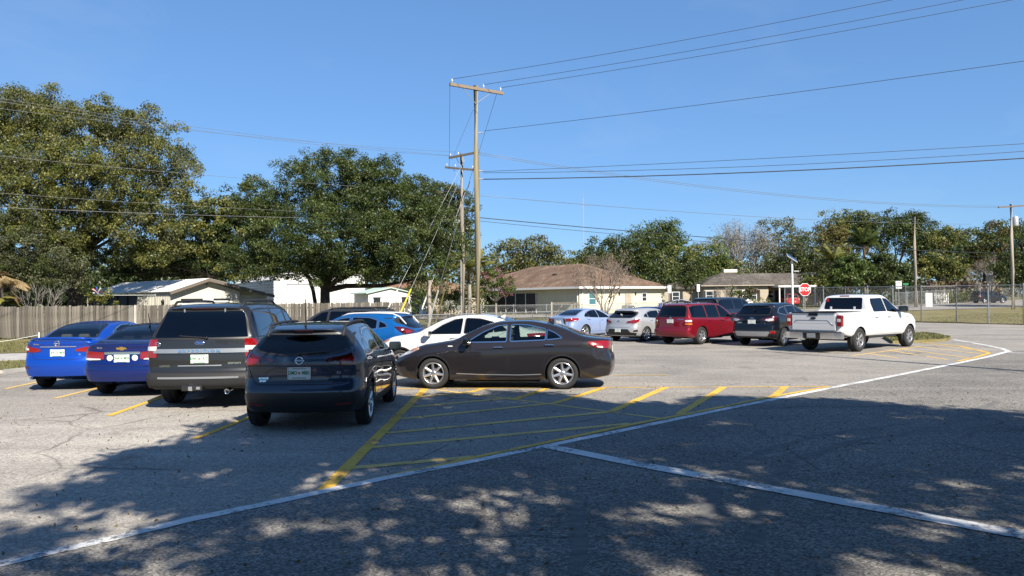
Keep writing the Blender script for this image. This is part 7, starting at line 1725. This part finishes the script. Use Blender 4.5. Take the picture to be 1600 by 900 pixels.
tgt = MB().box((-hl - .012, 0, 1.035), (.03, 1.56, .58), bev=.012, seg=2); tg = tgt.obj('tailgate', P_WHITE, car)
MB().box((-hl + .01, 0, 1.345), (.12, 1.60, .035), bev=.012).obj('tailgate_top', M['plastic'], tg)
mb = MB(); mb.prism([(-hl - .030, .66, 1.07), (-hl - .030, -.66, 1.07), (-hl - .030, -.56, .985), (-hl - .030, .56, .985)], (.004, 0, 0)); mb.obj('tailgate_band', P_WHITE, tg)
MB().path([(-hl - .030, .68, 1.0), (-hl - .030, .64, 1.085), (-hl - .030, -.52, 1.085), (-hl - .030, -.72, .93)], .009, 5).obj('tailgate_groove', M['satin'], tg)
MB().box((-hl - .03, 0, 1.275), (.03, .34, .09), bev=.02, seg=2).obj('handle', M['gloss_black'], tg)
MB().lathe([(.001, -.012), (.085, -.010), (.095, 0)], 24, 'Y').obj('badge', M['gloss_black'], tg).matrix_local = Matrix.Translation((-hl - .03, 0, 1.15)) @ Matrix.Rotation(R(-90), 4, 'Z') @ Matrix.Diagonal((1.1, 1, .42, 1))
for f in (1, -1):
    tl = MB().box((-hl + .045, f * .915, 1.075), (.15, .165, .37), bev=.012, seg=2).obj('tail_light', M['red_lens'], car)
    MB().box((-hl - .032, f * .905, 1.085), (.02, .11, .10), bev=.006).obj('tail_light_lens', M['clear_lens'], tl); MB().box((-hl + .05, f * .992, 1.18), (.13, .02, .05)).obj('side_marker', M['dark_red_lens'], tl)
rb_ = MB(); rb_.prism([(-hl - .05, -1.0, .47), (-hl - .16, -.80, .47), (-hl - .16, .80, .47), (-hl - .05, 1.0, .47), (-hl + .12, 1.0, .47), (-hl + .12, -1.0, .47)], (0, 0, .215))
bp_ = rb_.obj('rear_bumper', M['chrome'], car); MB().box((-hl - .03, 0, .695), (.22, 1.9, .02)).obj('bumper_step', M['plastic'], bp_); MB().box((-hl - .165, 0, .575), (.02, .62, .205), bev=.006).obj('plate_recess', M['gloss_black'], bp_)
hh = MB().box((-hl - .22, .28, .45), (.22, .07, .07), bev=.008).obj('tow_hitch', M['satin'], bp_); MB().ico((-hl - .32, .28, .55), .035, 2).tube((-hl - .32, .28, .44), (-hl - .32, .28, .53), .018, n=8).obj('hitch_ball', M['chrome'], hh)
pl = MB().box((-hl - .182, 0, .575), (.010, .305, .15), bev=.003).obj('license_plate', mat('plate_grey', (.30, .31, .32), .4), car)
MB().box((.0, 0, .47), (2.0, 1.9, .08), bev=.02).obj('running_board', M['plastic'], car)
for yy in (.43, -.43): p, _ = cs.hit('R', yy, 1.45, .012); MB().box(p, (.012, .07, .12), bev=.003).obj('window_sticker', M['white_paint'], car)
p, _ = cs.hit('R', .60, 1.74, .012); MB().box(p, (.012, .10, .10), bev=.003).obj('red_sticker', M['stop_red'], car)
p, _ = cs.hit('R', 0, 1.88, .005); MB().box(p, (.04, .34, .045), bev=.01).obj('high_brake_light', M['red_lens'], car)
lettering(car, cs, 'F-150', 1.78, 1.12, .075, 'satin', 1.1, 'P'); 

# --- vehicles further back
S = scaled(SEDAN, .99, 1.02, 1.055, X=-1.25, Y=20.1, th=-78, label='white sedan with tinted windows directly behind the brown sedan', cat='car', paint=P_WHITE, antenna=(-1.0, .05, 0), trim='plastic', seatz=.5); S['wins'] = [(P, gd) for P, g in S['wins']]
S['trim'] = 'plastic'; build_car(S)
S = scaled(CROSS, .94, 1.0, .985, X=-4.72, Y=23.2, th=-78, label='ocean blue crossover with silver roof rails behind the white sedan', cat='car', paint=P_OCEAN, rails=(-1.8, .2, .56, .03), railmat='rail_silver', trim='chrome', trimw=.03); S['wins'] = [(P, gd) for P, g in S['wins']]; build_car(S)
S = scaled(MIDSUV, 1.0, 1.0, .985, X=-6.25, Y=27.6, th=-72, label='charcoal SUV mostly hidden, only its roof and side windows in view', cat='car', paint=P_CHAR, rails=(-1.9, .05, .57, .04), nx=80); S['sides'] = []; S['rails'] = (-1.9, .05, .57, .04); build_car(S)
S = scaled(SEDAN, .94, .97, .985, X=3.72, Y=37.9, th=44, label='pale blue silver sedan, left of the silver hatchback', cat='car', paint=P_ICE, trim='plastic', handlemat='paint', style='twin', spokes=5); S['wins'] = [(P, gd) for P, g in S['wins']]; S['rw'] = (S['rw'][0], S['rw'][1], gd); car, cs = build_car(S); plate(car, cs, 0, .80)
S = scaled(SEDAN, .95, 1.0, .99, X=7.7, Y=42.2, th=46, label='dark navy sedan, only its roof showing behind the silver hatchback', cat='car', paint=P_NAVY, nx=70, trim='plastic'); build_car(S)
S = scaled(BIGSUV, 1.0, 1.0, 1.0, X=11.7, Y=42.0, th=46, label='big navy black SUV half hidden behind the dark red one', cat='car', paint=paint('midnight_paint', (.01, .014, .03)), nx=80); S['panels'] = [i for i in S['panels'] if i[0] in ('tail_light', 'rear_bumper')]; build_car(S)
cx_ = A(1232, 466, 101); S = scaled(MIDSUV, .95, 1.0, 1.0, X=cx_.x + .3, Y=101.8, Z=terr(0, 101), th=4, label='red vehicle parked in the shade of the carport', cat='car', paint=P_CAR_RED, nx=50, mc=8); S['sides'] = []; build_car(S)
cx_ = A(1058, 466, 76); S = scaled(SEDAN, .95, 1.0, 1.0, X=cx_.x, Y=76.5, Z=terr(0, 76), th=-85, label='grey car in the gap beside the blue bin', cat='car', paint=P_SILVER, nx=50, mc=8, trim='plastic'); build_car(S)
cx_ = A(1545, 450, 104); S = scaled(MIDSUV, 1.0, 1.0, 1.05, X=cx_.x, Y=104, Z=terr(0, 104), th=80, label='dark vehicle on the far street at the right edge', cat='car', paint=P_BLACK, nx=50, mc=8); S['sides'] = []; build_car(S)
